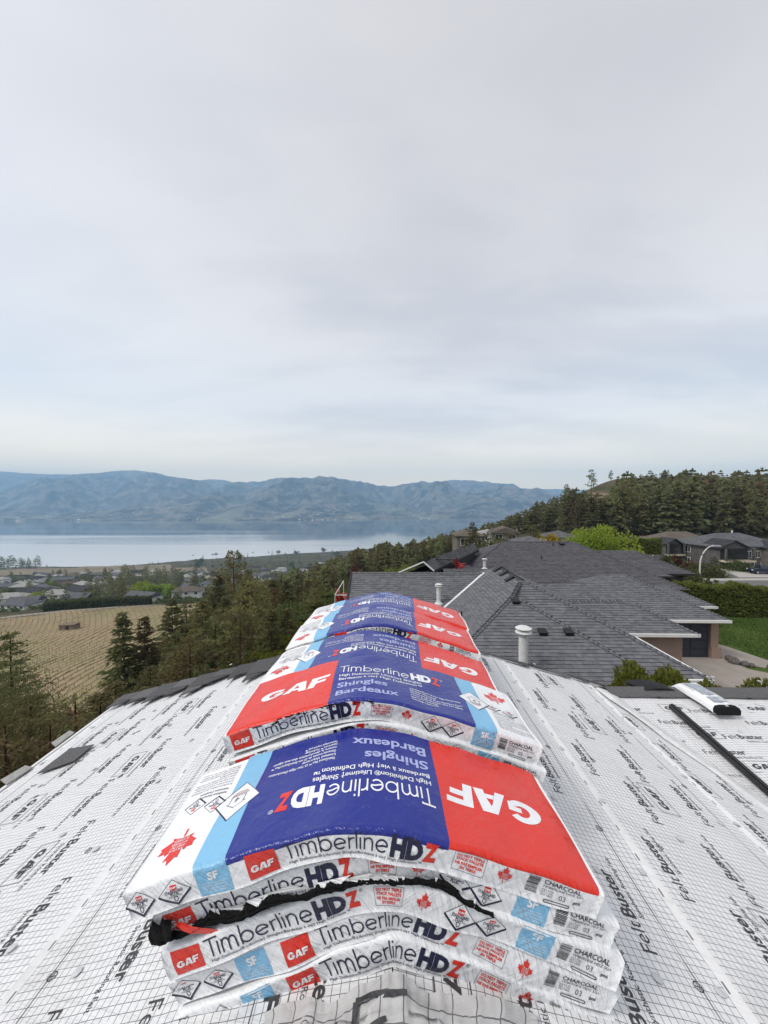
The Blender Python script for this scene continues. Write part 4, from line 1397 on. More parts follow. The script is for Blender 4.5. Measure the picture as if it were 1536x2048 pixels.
_made = 0
def shingle_face(mb, poly, e, rng, individual=None, house_=None, matr=None, tab=(.16, .42)):
    """lay courses of shingles over a planar roof face given by its corner points"""
    P = np.array(poly, float)
    n = np.zeros(3)
    for i in range(len(P)):
        a, b = P[i], P[(i + 1) % len(P)]
        n += np.cross(a, b)
    n /= np.linalg.norm(n)
    if n[2] < 0: n = -n
    up = np.array((0, 0, 1.0)) - n * n[2]; up /= np.linalg.norm(up)
    u = np.cross(up, n)
    o = P[np.argmin(P[:, 2])]
    Q = np.c_[(P - o) @ u, (P - o) @ up]
    vmax = Q[:, 1].max()
    def span(v):
        xs = []
        for i in range(len(Q)):
            (x0, y0), (x1, y1) = Q[i], Q[(i + 1) % len(Q)]
            if (y0 - v) * (y1 - v) < 0:
                xs.append(x0 + (x1 - x0) * (v - y0) / (y1 - y0))
        return (min(xs), max(xs)) if len(xs) > 1 else None
    # deck under the shingles
    order = list(range(len(P)))
    mb.add(P, [order if np.dot(np.cross(P[1] - P[0], P[2] - P[1]), n) > 0 else order[::-1]], 1)
    k = 0
    W = lambda x, y, h: o + u * x + up * y + n * h
    while k * e < vmax - .02:
        v0, v1 = k * e + 1e-3, min((k + 1) * e + .02, vmax - 1e-3)
        s0, s1 = span(v0), span(v1)
        k += 1
        if s0 is None or s1 is None: continue
        x = min(s0[0], s1[0]) - rng.random() * .3
        end = max(s0[1], s1[1])
        while x < end:
            w_ = rng.uniform(*tab)
            xa, xb = x, x + w_
            x = xb
            a0, b0 = max(xa, s0[0]), min(xb, s0[1])
            a1, b1 = max(xa, s1[0]), min(xb, s1[1])
            if b0 - a0 < .005 and b1 - a1 < .005: continue
            if b0 < a0: a0 = b0 = min(max((a0 + b0) / 2, s0[0]), s0[1])
            if b1 < a1: a1 = b1 = min(max((a1 + b1) / 2, s1[0]), s1[1])
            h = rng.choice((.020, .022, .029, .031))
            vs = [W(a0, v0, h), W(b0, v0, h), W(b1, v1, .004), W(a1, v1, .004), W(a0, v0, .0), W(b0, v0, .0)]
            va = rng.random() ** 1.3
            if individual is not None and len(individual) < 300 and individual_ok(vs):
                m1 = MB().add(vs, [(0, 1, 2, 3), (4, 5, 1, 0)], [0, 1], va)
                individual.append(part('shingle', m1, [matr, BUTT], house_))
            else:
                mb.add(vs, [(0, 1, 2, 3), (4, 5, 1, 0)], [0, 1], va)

def individual_ok(vs):
    c = proj(np.array([np.mean(vs[:4], 0)]))[0]
    return 900 < c[0] < 1350 and 1225 < c[1] < 1400

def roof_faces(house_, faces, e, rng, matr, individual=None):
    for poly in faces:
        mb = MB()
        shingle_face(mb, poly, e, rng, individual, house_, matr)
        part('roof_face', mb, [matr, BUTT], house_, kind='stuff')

def caps(house_, a, b, sl1, sl2, matr, rng, step=.20, wd=.15, mesh_only=False):
    """row of ridge caps along a-b; sl1/sl2 are the outward unit vectors down the two faces"""
    a = np.array(a, float); b = np.array(b, float)
    L = np.linalg.norm(b - a); d = (b - a) / L
    n_ = int(L / step)
    upn = np.cross(d, sl1 - sl2); upn /= np.linalg.norm(upn)
    if upn[2] < 0: upn = -upn
    # one cap in local axes: d, across, up; shared mesh
    def cap(j):
        vs, f = [], []
        for t_, h in ((0, .066 + .012 * j), (step * 1.25, .018)):
            for s_, k_ in ((sl1, wd), (None, 0), (sl2, wd)):
                p = d * t_ + upn * h
                if s_ is not None: p = p + s_ * k_
                vs.append(p)
        vs += [v - upn * .05 for v in vs[:3]]
        f = [(0, 1, 4, 3), (1, 2, 5, 4), (0, 6, 7, 1), (1, 7, 8, 2)]
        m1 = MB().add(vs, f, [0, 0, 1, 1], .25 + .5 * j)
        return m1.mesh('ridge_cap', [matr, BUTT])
    ms = [cap(0), cap(1)]
    for i in range(n_):
        o = link('ridge_cap', ms[i % 2], house_)
        o.location = Vector(a + d * (i * step) - np.array(house_.location))

def gutter(house_, a, b, wd=.13, ht=.13, m_=None):
    mb = MB(); mb.beam(a, b, wd, ht)
    return part('gutter', mb, m_ or GUTTER, house_)

def window(house_, c, w_, h, face='y', frame=None, mull=1, parent=None):
    """window on a wall that faces the camera ('y') or to the side ('x')"""
    x, y, z = c
    fb = MB(); pb = MB(); t_ = .08; dpt = .06
    def bx(m_, u0, u1, z0, z1, d0, d1):
        if face == 'y': m_.box((x + u0, y - d1, z + z0), (x + u1, y - d0, z + z1))
        else: m_.box((x - d1, y + u0, z + z0), (x - d0, y + u1, z + z1))
    bx(fb, -w_ / 2, w_ / 2, -h / 2, -h / 2 + t_, 0, dpt); bx(fb, -w_ / 2, w_ / 2, h / 2 - t_, h / 2, 0, dpt)
    bx(fb, -w_ / 2, -w_ / 2 + t_, -h / 2 + t_, h / 2 - t_, 0, dpt); bx(fb, w_ / 2 - t_, w_ / 2, -h / 2 + t_, h / 2 - t_, 0, dpt)
    for i in range(mull):
        u_ = -w_ / 2 + w_ * (i + 1) / (mull + 1)
        bx(fb, u_ - .03, u_ + .03, -h / 2 + t_, h / 2 - t_, 0, dpt * .9)
    bx(pb, -w_ / 2 + t_, w_ / 2 - t_, -h / 2 + t_, h / 2 - t_, -.02, .02)
    fr = part('window', fb, frame or FRAME, parent or house_, root=house_)
    part('pane', pb, GLASS, fr, root=house_)
    return fr

def box_vent(house_, c, s=.32, slope=.5):
    """low slanted black roof vent"""
    x, y, z = c
    mb = MB()
    mb.add([(x - s / 2, y - s * .5, z + .10), (x + s / 2, y - s * .5, z + .10), (x + s / 2, y + s * .5, z + slope * s * .5 + .12), (x - s / 2, y + s * .5, z + slope * s * .5 + .12),
            (x - s * .4, y - s * .3, z - .1), (x + s * .4, y - s * .3, z - .1), (x + s * .4, y + s * .4, z + .05), (x - s * .4, y + s * .4, z + .05)],
           [(0, 1, 2, 3), (4, 5, 1, 0), (5, 6, 2, 1), (6, 7, 3, 2), (7, 4, 0, 3)])
    part('roof_vent', mb, VENT_K, house_)

def stack_vent(house_, c, r, h, cap=True):
    """white metal flue with flashing, storm collar and cap"""
    pr = [(r * 2.1, -.25), (r * 2.0, .02), (r * 1.35, .06), (r * 1.15, .14), (r, .16), (r, h * .80), (r * 1.06, h * .805), (r * 1.06, h * .83), (r, h * .835), (r, h * .9)]
    mb = MB(); mb.lathe(c, pr, 20)
    v = part('flue_pipe', mb, VENT_W, house_, smooth=False)
    mb = MB(); mb.lathe(c, [(r * 1.0, h * .86), (r * 1.75, h * .87), (r * 1.8, h * .885), (r * 1.3, h * .92), (r * .8, h * .94)], 20)
    mb.lathe(c, [(r * .9, h * .95), (r * 1.75, h * .955), (r * 1.78, h * .97), (r * 1.1, h * 1.0), (r * .25, h * 1.012)], 20)
    for k in range(4):
        a = k * math.pi / 2 + .4
        mb.box((c[0] + r * math.cos(a) - .012, c[1] + r * math.sin(a) - .012, c[2] + h * .9), (c[0] + r * math.cos(a) + .012, c[1] + r * math.sin(a) + .012, c[2] + h * .96))
    part('flue_cap', mb, VENT_W, v, root=house_)

def unit(*v):
    v = np.array(v, float); return v / np.linalg.norm(v)
S2 = .5
DL, DR, DF, DB = unit(-1, 0, -S2), unit(1, 0, -S2), unit(0, -1, -S2), unit(0, 1, -S2)

rng = random.Random(11)
h1 = thing('house', 'rambling house just beyond the reroofed ridge, its slate grey hips carrying two white flues', 'house', (6, 20, -10))
E1 = -6.6; XR, ZR = 6.49, -4.02; K = (XR, 19.6, ZR); P0 = (XR, 23.6, ZR)
H_ = (5.60, 18.11, -4.465)
faces1 = [
    [(1.33, 13.84, E1), (9.86, 13.84, E1), H_],                                             # front bump-out
    [(1.33, 14.44, E1), (11.65, 14.44, E1), K],                                             # front hip
    [H_, (5.60, 18.71, -4.465), (9.86, 14.44, E1), (9.86, 13.84, E1)],                      # sliver
    [(1.33, 28.76, E1), (1.33, 13.84, E1), H_, K, P0],                                      # left slope
    [K, (11.65, 14.44, E1), (11.65, 28.76, E1), P0],                                        # right slope
    [P0, (11.65, 28.76, E1), (1.33, 28.76, E1)],
    [(-2.5, 23.8, -4.47), (-2.5, 19.54, E1), (4.5, 19.54, E1), (5.6, 23.8, -4.47)],         # wing with the far view
    [(-2.5, 23.8, -4.47), (5.6, 23.8, -4.47), (5.6, 28.06, E1), (-2.5, 28.06, E1)],
    [(8.6, 21.48, -5.535), (8.6, 19.35, E1), (14.99, 19.35, E1), (12.86, 21.48, -5.535)],   # wing over the tan wall
    [(12.86, 21.48, -5.535), (14.99, 19.35, E1), (14.99, 23.61, E1)],
    [(8.6, 21.48, -5.535), (12.86, 21.48, -5.535), (14.99, 23.61, E1), (8.6, 23.61, E1)],
]
ind = []
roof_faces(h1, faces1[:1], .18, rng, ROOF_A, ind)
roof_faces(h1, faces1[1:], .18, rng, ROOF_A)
caps(h1, (9.86, 13.84, E1), H_, DF, DR, ROOF_A, rng)
caps(h1, (11.65, 14.44, E1), K, DF, DR, ROOF_A, rng)
caps(h1, (1.33, 13.84, E1), H_, DF, DL, ROOF_A, rng)
caps(h1, H_, K, DL, DF, ROOF_A, rng)
caps(h1, K, P0, DL, DR, ROOF_A, rng)
caps(h1, (14.99, 19.35, E1), (12.86, 21.48, -5.535), DF, DR, ROOF_A, rng)
caps(h1, (9.7, 21.48, -5.535), (12.86, 21.48, -5.535), DF, DB, ROOF_A, rng)
caps(h1, (-2.5, 23.8, -4.47), (5.58, 23.8, -4.47), DF, DB, ROOF_A, rng)
mb = MB(); mb.box((1.9, 14.9, -11), (11.1, 28.2, E1 - .05)); mb.box((-2.3, 20.1, -11), (1.9, 27.5, E1 - .05)); mb.box((11.1, 19.85, -11.2), (14.68, 23.1, E1 - .05))
mb.add([(-2.4, 20.1, E1 - .05), (-2.4, 27.5, E1 - .05), (-2.4, 23.8, -4.6), (-2.3, 20.1, E1 - .05), (-2.3, 27.5, E1 - .05), (-2.3, 23.8, -4.6)], [(0, 2, 1), (3, 4, 5)])
part('wall', mb, STUCCO, h1)
gutter(h1, (9.6, 19.30, E1 - .06), (15.08, 19.30, E1 - .06), .13, .15)
gutter(h1, (15.05, 19.25, E1 - .06), (15.05, 23.6, E1 - .06), .13, .15)
gutter(h1, (9.9, 14.38, E1 - .06), (11.75, 14.38, E1 - .06))
gutter(h1, (11.72, 14.32, E1 - .06), (11.72, 18.9, E1 - .06))
gutter(h1, (9.92, 13.8, E1 - .06), (9.92, 14.44, E1 - .06))
mb = MB()
va, vb = np.array((5.58, 23.8, -4.47)), np.array((1.6, 19.82, -6.46))
sd_ = unit(1, -1, 0) * .07
mb.add([va - sd_ + (0, 0, .05), va + sd_ + (0, 0, .05), vb + sd_ + (0, 0, .05), vb - sd_ + (0, 0, .05)], [(3, 2, 1, 0)])
part('valley_flashing', mb, METAL_W, h1)
mb = MB(); mb.beam((-2.53, 19.54, E1 + .01), (-2.53, 23.8, -4.455), .06, .22); mb.beam((-2.53, 28.06, E1 + .01), (-2.53, 23.8, -4.455), .06, .22)
part('rake_board', mb, FASCIA_D, h1)
def on_front(x, y): return (x, y, ZR - S2 * (19.6 - y) + .3)
for px, py in ((1031, 1206), (1085, 1268), (1137, 1268)):
    d = ray(px, py, 1); yy = (ZR - 9.8 + .3) / (d[2] - .5); box_vent(h1, (d[0] * yy, yy, d[2] * yy), .34)
for px, py in ((993, 1141), (1006, 1149), (1018, 1160)):
    d = ray(px, py, 1); yy = (ZR - S2 * XR) / (d[2] - S2 * d[0]); c = d * yy
    mb = MB(); s = .2
    mb.add([(c[0] - s, c[1] - s, c[2] + .0), (c[0] - s, c[1] + s, c[2] + .0), (c[0] + s, c[1] + s, c[2] + .26), (c[0] + s, c[1] - s, c[2] + .26),
            (c[0] - s * .8, c[1] - s, c[2] - .15), (c[0] - s * .8, c[1] + s, c[2] - .15), (c[0] + s, c[1] + s, c[2] + .05), (c[0] + s, c[1] - s, c[2] + .05)], [(3, 2, 1, 0), (0, 1, 5, 4), (4, 7, 3, 0), (1, 2, 6, 5), (2, 3, 7, 6)])
    part('roof_vent', mb, VENT_K, h1)
d = ray(877, 1207, 1); yy = (-4.47 - 11.9) / (d[2] - .5); stack_vent(h1, (d[0] * yy, yy, d[2] * yy), .115, 1.10)
d = ray(1046, 1349, 1); yy = (ZR - 9.8 + .3) / (d[2] - .5); stack_vent(h1, (d[0] * yy, yy, d[2] * yy), .165, 1.78)
d = ray(923, 1240, 1); yy = (ZR - S2 * XR) / (d[2] - S2 * d[0]); c = d * yy
mb = MB(); mb.tube([c - (0, 0, .1), c + (0, 0, .42)], .035, 8); part('vent_pipe', mb, VENT_K, h1)

# garage wing of the same house, stepping down the slope
F4 = [[(8.5, 24, -7.32), (20.5, 24, -7.32), (16.5, 28, -5.32), (15.1, 28, -5.32), (14.3, 27.15, -5.745), (8.5, 27.15, -5.745)],
      [(16.5, 28, -5.32), (20.5, 24, -7.32), (20.5, 32, -7.32)],
      [(14.3, 27.15, -5.745), (15.1, 28, -5.32), (13.0, 29.2, -6.1)],
      [(15.1, 28, -5.32), (16.5, 28, -5.32), (20.5, 32, -7.32), (11.1, 32, -7.32)],
      [(8.5, 27.15, -5.745), (14.3, 27.15, -5.745), (13, 29.2, -6.1), (10, 31.5, -7.3)]]
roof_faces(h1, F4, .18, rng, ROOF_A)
caps(h1, (20.5, 24, -7.32), (16.5, 28, -5.32), DF, DR, ROOF_A, rng)
gutter(h1, (15.0, 23.94, -7.39), (20.6, 23.94, -7.39), .14, .16)
mb = MB(); mb.box((12.5, 24.62, -11.4), (15.4, 31.5, -7.36)); mb.box((19.95, 24.62, -11.4), (20.42, 31.5, -7.36)); mb.box((15.4, 24.62, -7.72), (19.95, 31.5, -7.36)); mb.box((15.4, 26.2, -11.4), (19.95, 31.5, -7.72))
mb.box((19.93, 24.5, -11.4), (20.5, 24.62, -9.2))
part('garage_wall', mb, STUCCO, h1)
gd = None
mb = MB(); mb.box((15.42, 24.80, -9.98), (19.93, 24.86, -7.74)); gd = part('garage_door', mb, DOOR_N, h1)
for i in range(4):
    mb = MB()
    z0 = -9.96 + i * .555
    for k in range(4):
        x0 = 15.47 + k * 1.115
        mb.box((x0, 24.765, z0 + .03), (x0 + 1.06, 24.80, z0 + .52))
    part('door_panel', mb, DOOR_N, gd, root=h1)
F5 = [[(15, 30, -8.1), (24.6, 30, -8.1), (22.4, 32.2, -7.0), (15, 32.2, -7.0)], [(22.4, 32.2, -7.0), (24.6, 30, -8.1), (24.6, 34.4, -8.1)]]
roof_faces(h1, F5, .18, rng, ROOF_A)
caps(h1, (24.6, 30, -8.1), (22.4, 32.2, -7.0), DF, DR, ROOF_A, rng)
gutter(h1, (22.9, 29.94, -8.17), (24.7, 29.94, -8.17), .14, .16)
mb = MB(); mb.box((15.2, 30.5, -11.5), (24.1, 34, -8.16)); part('wall', mb, STUCCO, h1)
# deck with glass guard at the far end of that house
dk = thing('sun_deck', 'raised sun deck with a glass guard at the end of the slate grey wing', 'deck', (-3.4, 24.6, -6.6))
mb = MB(); mb.box((-3.45, 22.8, -6.75), (-2.55, 27, -6.6)); part('floor', mb, WOODEN, dk)
mb = MB()
for x, y in ((-3.40, 22.85), (-2.62, 22.85), (-3.40, 24.6), (-3.40, 26.9)):
    mb.box((x - .02, y - .02, -6.6), (x + .02, y + .02, -5.62))
mb.box((-3.42, 22.83, -5.64), (-2.6, 22.87, -5.6)); mb.box((-3.42, 22.88, -5.64), (-3.38, 26.9, -5.6))
part('guard_rail', mb, METAL_W, dk)
gl2 = bpy.data.materials.new('guard_glass'); gl2.use_nodes = True
gb = gl2.node_tree.nodes['Principled BSDF']; gb.inputs['Base Color'].default_value = (.8, .88, .86, 1); gb.inputs['Transmission Weight'].default_value = 1; gb.inputs['Roughness'].default_value = .02; gb.inputs['IOR'].default_value = 1.05
for x0, x1 in ((-3.37, -2.65),):
    mb = MB(); mb.box((x0, 22.84, -6.5), (x1, 22.86, -5.7)); part('glass_panel', mb, gl2, dk)
mb = MB()
for x, y in ((-3.35, 22.9), (-2.7, 22.9), (-3.35, 26.8)): mb.box((x - .08, y - .08, -11), (x + .08, y + .08, -6.75))
part('post', mb, WOODEN, dk)

def adirondack(loc, rz, label):
    r = thing('garden_chair', label, 'chair', loc, 'red slatted garden chairs')
    r.rotation_euler = (0, 0, rz)
    M = lambda b: link
    def pp(name, boxes):
        mb = MB()
        for q_ in boxes: mb.beam(*q_[:4], upv=q_[4] if len(q_) > 4 else (0, 0, 1))
        return link(name, mb.mesh(name, CHAIR_R), r)
    for i in range(5):
        x = -.22 + i * .11
        pp('back_slat', [((x, .18, .30), (x * 1.15, .50, 1.02 - abs(i - 2) * .05), .095, .02, (0, 1, .3))])
        pp('seat_slat', [((-.27, -.28 + i * .105, .38 - i * .028), (.27, -.28 + i * .105, .38 - i * .028), .09, .02)])
    for s_ in (-1, 1):
        pp('arm', [((s_ * .33, -.36, .56), (s_ * .33, .36, .54), .13, .022)])
        pp('leg', [((s_ * .30, -.30, 0), (s_ * .30, -.30, .55), .03, .10)])
        pp('leg', [((s_ * .27, -.34, .36), (s_ * .27, .48, .02), .03, .11)])
    return r
adirondack((-2.95, 23.5, -6.6), 2.6, 'red garden chair on the glass guarded sun deck, nearer the roof')
adirondack((-3.1, 24.6, -6.6), 2.0, 'red garden chair on the glass guarded sun deck, at its open corner')

# second house behind
rng = random.Random(12)
h2 = thing('house', 'long plum grey hipped house behind the slate grey one, stone faced around two garages', 'house', (15, 38, -10.5))
E2 = -7.6
faces2 = [[(4.6, 33.3, E2), (25.1, 33.3, E2), (18.4, 40, -4.26), (11.3, 40, -4.26)],
          [(4.6, 46.7, E2), (4.6, 33.3, E2), (11.3, 40, -4.26)],
          [(18.4, 40, -4.26), (25.1, 33.3, E2), (25.1, 46.7, E2)],
          [(11.3, 40, -4.26), (18.4, 40, -4.26), (25.1, 46.7, E2), (4.6, 46.7, E2)],
          [(18.0, 39.3, -5.03), (18.0, 35.9, -6.72), (27.5, 35.9, -6.72), (24.1, 39.3, -5.03)],
          [(24.1, 39.3, -5.03), (27.5, 35.9, -6.72), (27.5, 42.7, -6.72)],
          [(18.0, 39.3, -5.03), (24.1, 39.3, -5.03), (27.5, 42.7, -6.72), (18, 42.7, -6.72)],
          [(20.5, 36.6, -6.1), (20.5, 35.2, -6.82), (25.0, 35.2, -6.82), (23.6, 36.6, -6.1)],
          [(23.6, 36.6, -6.1), (25.0, 35.2, -6.82), (25.0, 38, -6.82)],
          [(9.0, 38, -4.95), (4.2, 33.2, -7.35), (9.0, 33.2, -7.35)]]
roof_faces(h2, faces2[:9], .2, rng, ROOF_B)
caps(h2, (11.3, 40, -4.26), (18.4, 40, -4.26), DF, DB, ROOF_B, rng, .3)
caps(h2, (4.6, 33.3, E2), (11.3, 40, -4.26), DF, DL, ROOF_B, rng, .3)
caps(h2, (25.1, 33.3, E2), (18.4, 40, -4.26), DF, DR, ROOF_B, rng, .3)
caps(h2, (27.5, 35.9, -6.72), (24.1, 39.3, -5.03), DF, DR, ROOF_B, rng, .3)
mb = MB(); mb.box((5.4, 34.1, -12), (18.2, 46, E2 - .03)); part('wall', mb, SIDING, h2)
mb = MB()
for x0, x1 in ((18.2, 20.3), (22.6, 23.3), (25.6, 26.9)): mb.box((x0, 36.4, -12), (x1, 37.2, -6.8))
mb.box((20.3, 36.4, -7.35), (22.6, 37.2, -6.8)); mb.box((23.3, 36.4, -7.45), (25.6, 37.2, -6.8)); mb.box((18.2, 38.9, -12), (26.9, 42.2, -6.8))
part('garage_wall', mb, STONE, h2)
# ledge stones that stand out of that wall
rs = random.Random(3)
sm = [MB().box((-.5, -.03, -.07), (.5, .0, .07), 0, v).mesh('stone', STONE) for v in (.1, .4, .7, 1.0)]
for (x0, x1, z0, z1) in ((18.3, 20.3, -8.6, -6.85), (25.62, 26.9, -9.6, -6.85), (20.3, 25.6, -7.33, -6.85)):
    z = z0
    while z < z1 - .1:
        x = x0
        while x < x1 - .1:
            wd = min(rs.uniform(.25, .7), x1 - x)
            o = link('stone', rs.choice(sm), h2); o.location = Vector((x + wd / 2 - 15, 36.4 - rs.uniform(0, .03) - 38, z + .08 + 10.5)); o.scale = (wd * .96, 1, 1)
            x += wd
        z += .155
for x0, x1, zt in ((20.32, 22.58, -7.37), (23.32, 25.58, -7.47)):
    mb = MB(); mb.box((x0, 36.75, -11), (x1, 36.85, zt)); part('garage_door', mb, FASCIA_D, h2)
gutter(h2, (18.2, 35.85, -6.78), (27.6, 35.85, -6.78), .14, .15, FASCIA_D)
gutter(h2, (21.0, 35.15, -6.88), (25.1, 35.15, -6.88), .14, .15, FASCIA_D)
gutter(h2, (4.6, 33.25, E2 - .06), (18.2, 33.25, E2 - .06), .14, .15, FASCIA_D)
for px, py in ((1106, 1092), (1123, 1089), (1083, 1118)):
    d = ray(px, py, 1); yy = (-4.26 - 20) / (d[2] - .5); c = d * yy
    if px == 1123: box_vent(h2, c, .5)
    else:
        mb = MB(); mb.tube([c - (0, 0, .1), c + (0, 0, .34)], .05, 8); part('vent_pipe', mb, VENT_K, h2)
d = ray(969, 1137, 1); yy = 35.6; c = d * yy
stack_vent(h2, (c[0], c[1], c[2] - .03), .14, .95)
# its side wing with the dark eave, and the deck with a red chair
A_, B_, C2, D_ = ray(847, 1123, 30.0), ray(948, 1087, 40.0), ray(957, 1100, 39.5), ray(868, 1141, 30.0)
C2 = np.array((C2[0], C2[1], C2[2]))
w2 = thing('house', 'low grey side wing with a white rake between plum grey roof and forest', 'house', (4, 34, -10.5))
out_n = unit(-(B_ - A_)[1], (B_ - A_)[0], 0)
L1, L2 = A_ + out_n * 3.2 - (0, 0, 1.5), B_ + out_n * 3.2 - (0, 0, 1.5)
roof_faces(w2, [[A_, D_, C2, B_], [A_, B_, L2, L1]], .2, rng, ROOF_FAR)
mb = MB(); mb.beam(D_ - (0, 0, .08), C2 - (0, 0, .08), .12, .22); part('fascia', mb, FASCIA_D, w2)
mb = MB(); mb.beam(A_ + (0, -.05, -.02), D_ + (0, -.05, -.02), .06, .12); mb.beam(A_ + (0, -.05, -.02), L1 + (0, -.05, -.02), .06, .10); part('rake_board', mb, METAL_W, w2)
mb = MB()
e0, e1 = D_ + out_n * .35, C2 + out_n * .35
f0, f1 = L1 - out_n * .4, L2 - out_n * .4
top = -.12
q8 = [e0 + (0, .4, top), e1 + (0, 0, top), f1 + (0, 0, top), f0 + (0, .4, top)]
mb.add(q8 + [np.array((p[0], p[1], -12.0)) for p in q8], [(0, 1, 2, 3), (4, 0, 3, 7), (1, 0, 4, 5), (2, 1, 5, 6), (3, 2, 6, 7)])
part('wall', mb, SIDING, w2)
dz = ray(917, 1138, 33)[2]
dk2 = thing('terrace', 'small dark terrace with a black picket rail beside the grey side wing', 'deck', (5.0, 33, dz))
mb = MB(); mb.box((3.5, 31.6, dz - .2), (6.9, 35.2, dz)); part('floor', mb, FASCIA_D, dk2)
mb = MB()
mb.box((3.5, 31.6, dz - 5), (3.7, 31.8, dz - .2)); mb.box((6.6, 31.6, dz - 5), (6.9, 31.9, dz - .2)); part('post', mb, FASCIA_D, dk2)
mb = MB()
for i in range(13):
    x = 3.6 + i * .13; mb.box((x - .012, 31.64, dz), (x + .012, 31.66, dz + 1.0))
mb.box((3.55, 31.62, dz + .98), (5.25, 31.68, dz + 1.04)); mb.box((3.55, 31.62, dz + .05), (5.25, 31.68, dz + .09))
mb.box((3.55, 31.6, dz), (3.61, 31.68, dz + 1.2)); mb.box((5.2, 31.6, dz), (5.26, 31.68, dz + 1.2))
part('picket_rail', mb, BLACK_PL, dk2)
adirondack((5.6, 32.6, dz), 2.2, 'red garden chair on the dark terrace, seen through to grey siding')

# third slope of dark shingles glimpsed over the wing ridge
h1b = [[(3.9, 30.0, -5.30), (3.9, 27.9, -6.35), (7.9, 27.9, -6.35), (7.9, 30.0, -5.30)]]
roof_faces(h1, h1b, .2, rng, ROOF_B)

# ------------------------------------------------------------------ loose things on our roof
# small bundle bent over the ridge of the low roof
bx0 = 1.99
def rb_pos(a, w_, h):
    """a along the bundle in m, w_ across, h up"""
    yy = P2Y + .18 - a * .97
    zz = P2Z + .032 - .05 * (np.sqrt((yy - P2Y) ** 2 + .09 ** 2) - .09) - .06 * np.clip(P2Y - .1 - yy, 0, 1) - .8 * np.clip(yy - P2Y, 0, 1)
    zz = np.where(yy < P2Y, np.maximum(zz, P2Z - P2S * (P2Y - yy) + .012), zz)
    w_ = w_ * .80; h = h * .85
    return np.stack([bx0 + w_ + .28 * a * .45, yy, zz + h], -1)
rb = thing('ridge_bundle', 'narrow white wrapped bundle bent over the low roof ridge, its black end open', 'shingle bundle', (bx0, P2Y, P2Z))
aa = np.linspace(-.22, .46, 26); prof = [(-.085, 0), (-.088, .030), (-.075, .052), (-.04, .058), (0, .056), (.04, .059), (.075, .052), (.088, .030), (.085, 0)]
V = np.concatenate([rb_pos(np.full(len(prof), a), np.array([p[0] for p in prof]), np.array([p[1] + .003 * math.sin(a * 30 + p[0] * 40) for p in prof])) for a in aa])
UVv = np.concatenate([np.c_[np.full(len(prof), a), .34 + np.array([p[0] for p in prof])] for a in aa])
mb = MB().add(V, grid_faces(len(prof), len(aa)).tolist(), 0, .5, UVv)
part('wrapper', mb, INK[0], rb, smooth=True)
mb = MB()
for a0, a1, e in ((.445, .475, .004),):
    vs = np.concatenate([rb_pos(np.full(len(prof), a), np.array([p[0] * 1.02 for p in prof]), np.array([p[1] + e * .5 for p in prof])) for a in (a0, a1)])
    n = len(prof)
    mb.add(vs, [(i, i + 1, n + i + 1, n + i) for i in range(n - 1)] + [tuple(range(n, 2 * n))])
part('open_end', mb, TORN, rb)
for a0, a1, w0, w1, cl_ in ((.10, .16, -.06, -.045, 3), (.18, .34, -.055, .045, 6), (.36, .42, -.05, .06, 6), (.02, .07, -.07, -.03, 1), (.20, .30, -.083, -.078, 5)):
    mb = MB()
    A2_, W2 = np.meshgrid(np.linspace(a0, a1, 5), np.linspace(w0, w1, 5))
    hh = .062 + .003 * np.sin(A2_ * 30)
    mb.add(rb_pos(A2_.ravel(), W2.ravel(), hh.ravel()), grid_faces(5, 5).tolist(), 0, .5, np.c_[A2_.ravel(), W2.ravel()])
    part('printed_patch', mb, mat('patch_grey', (.42, .47, .52), .4, .4, nscale=80, namp=.4) if cl_ == 6 else INK[cl_], rb, smooth=True)
# black strip of vent edging lying on the felt
mb = MB()
p0, p1 = np.array((1.775, 2.48, P2Z - P2S * .18 + .030)), np.array((1.735, .9, P2Z - P2S * 1.76 + .042))
mb.beam(p0, p1, .034, .022); mb.beam(p0 + (.0, 0, .0125), p1 + (.0, 0, .0125), .012, .006)
tag(link('edging_strip', mb.mesh('edging_strip', BLACK_PL)), 'long straight black edging strip lying along the valley of the felted low roof', 'edging strip')
# dark scrap of ridge shingle
mb = MB()
X_, Y_ = np.meshgrid(np.linspace(1.70, 1.93, 14), np.linspace(P2Y - .02, P2Y + .20, 8))
Z_ = P2Z + .030 + .018 * np.sin((X_ - 1.70) / .23 * math.pi) - .22 * np.maximum(Y_ - P2Y - .03, 0)
mb.add(np.c_[X_.ravel(), Y_.ravel(), Z_.ravel()], grid_faces(14, 8).tolist())
n0 = mb.nv
mb.add(np.c_[X_.ravel(), Y_.ravel(), Z_.ravel() - .016], grid_faces(14, 8)[:, ::-1].tolist())
tag(link('shingle_scrap', mb.mesh('shingle_scrap', mat('black_felt', (.015, .015, .017), .8, .3), True)), 'curled black scrap on the low roof ridge beside the white wrapped bundle', 'shingle scrap')
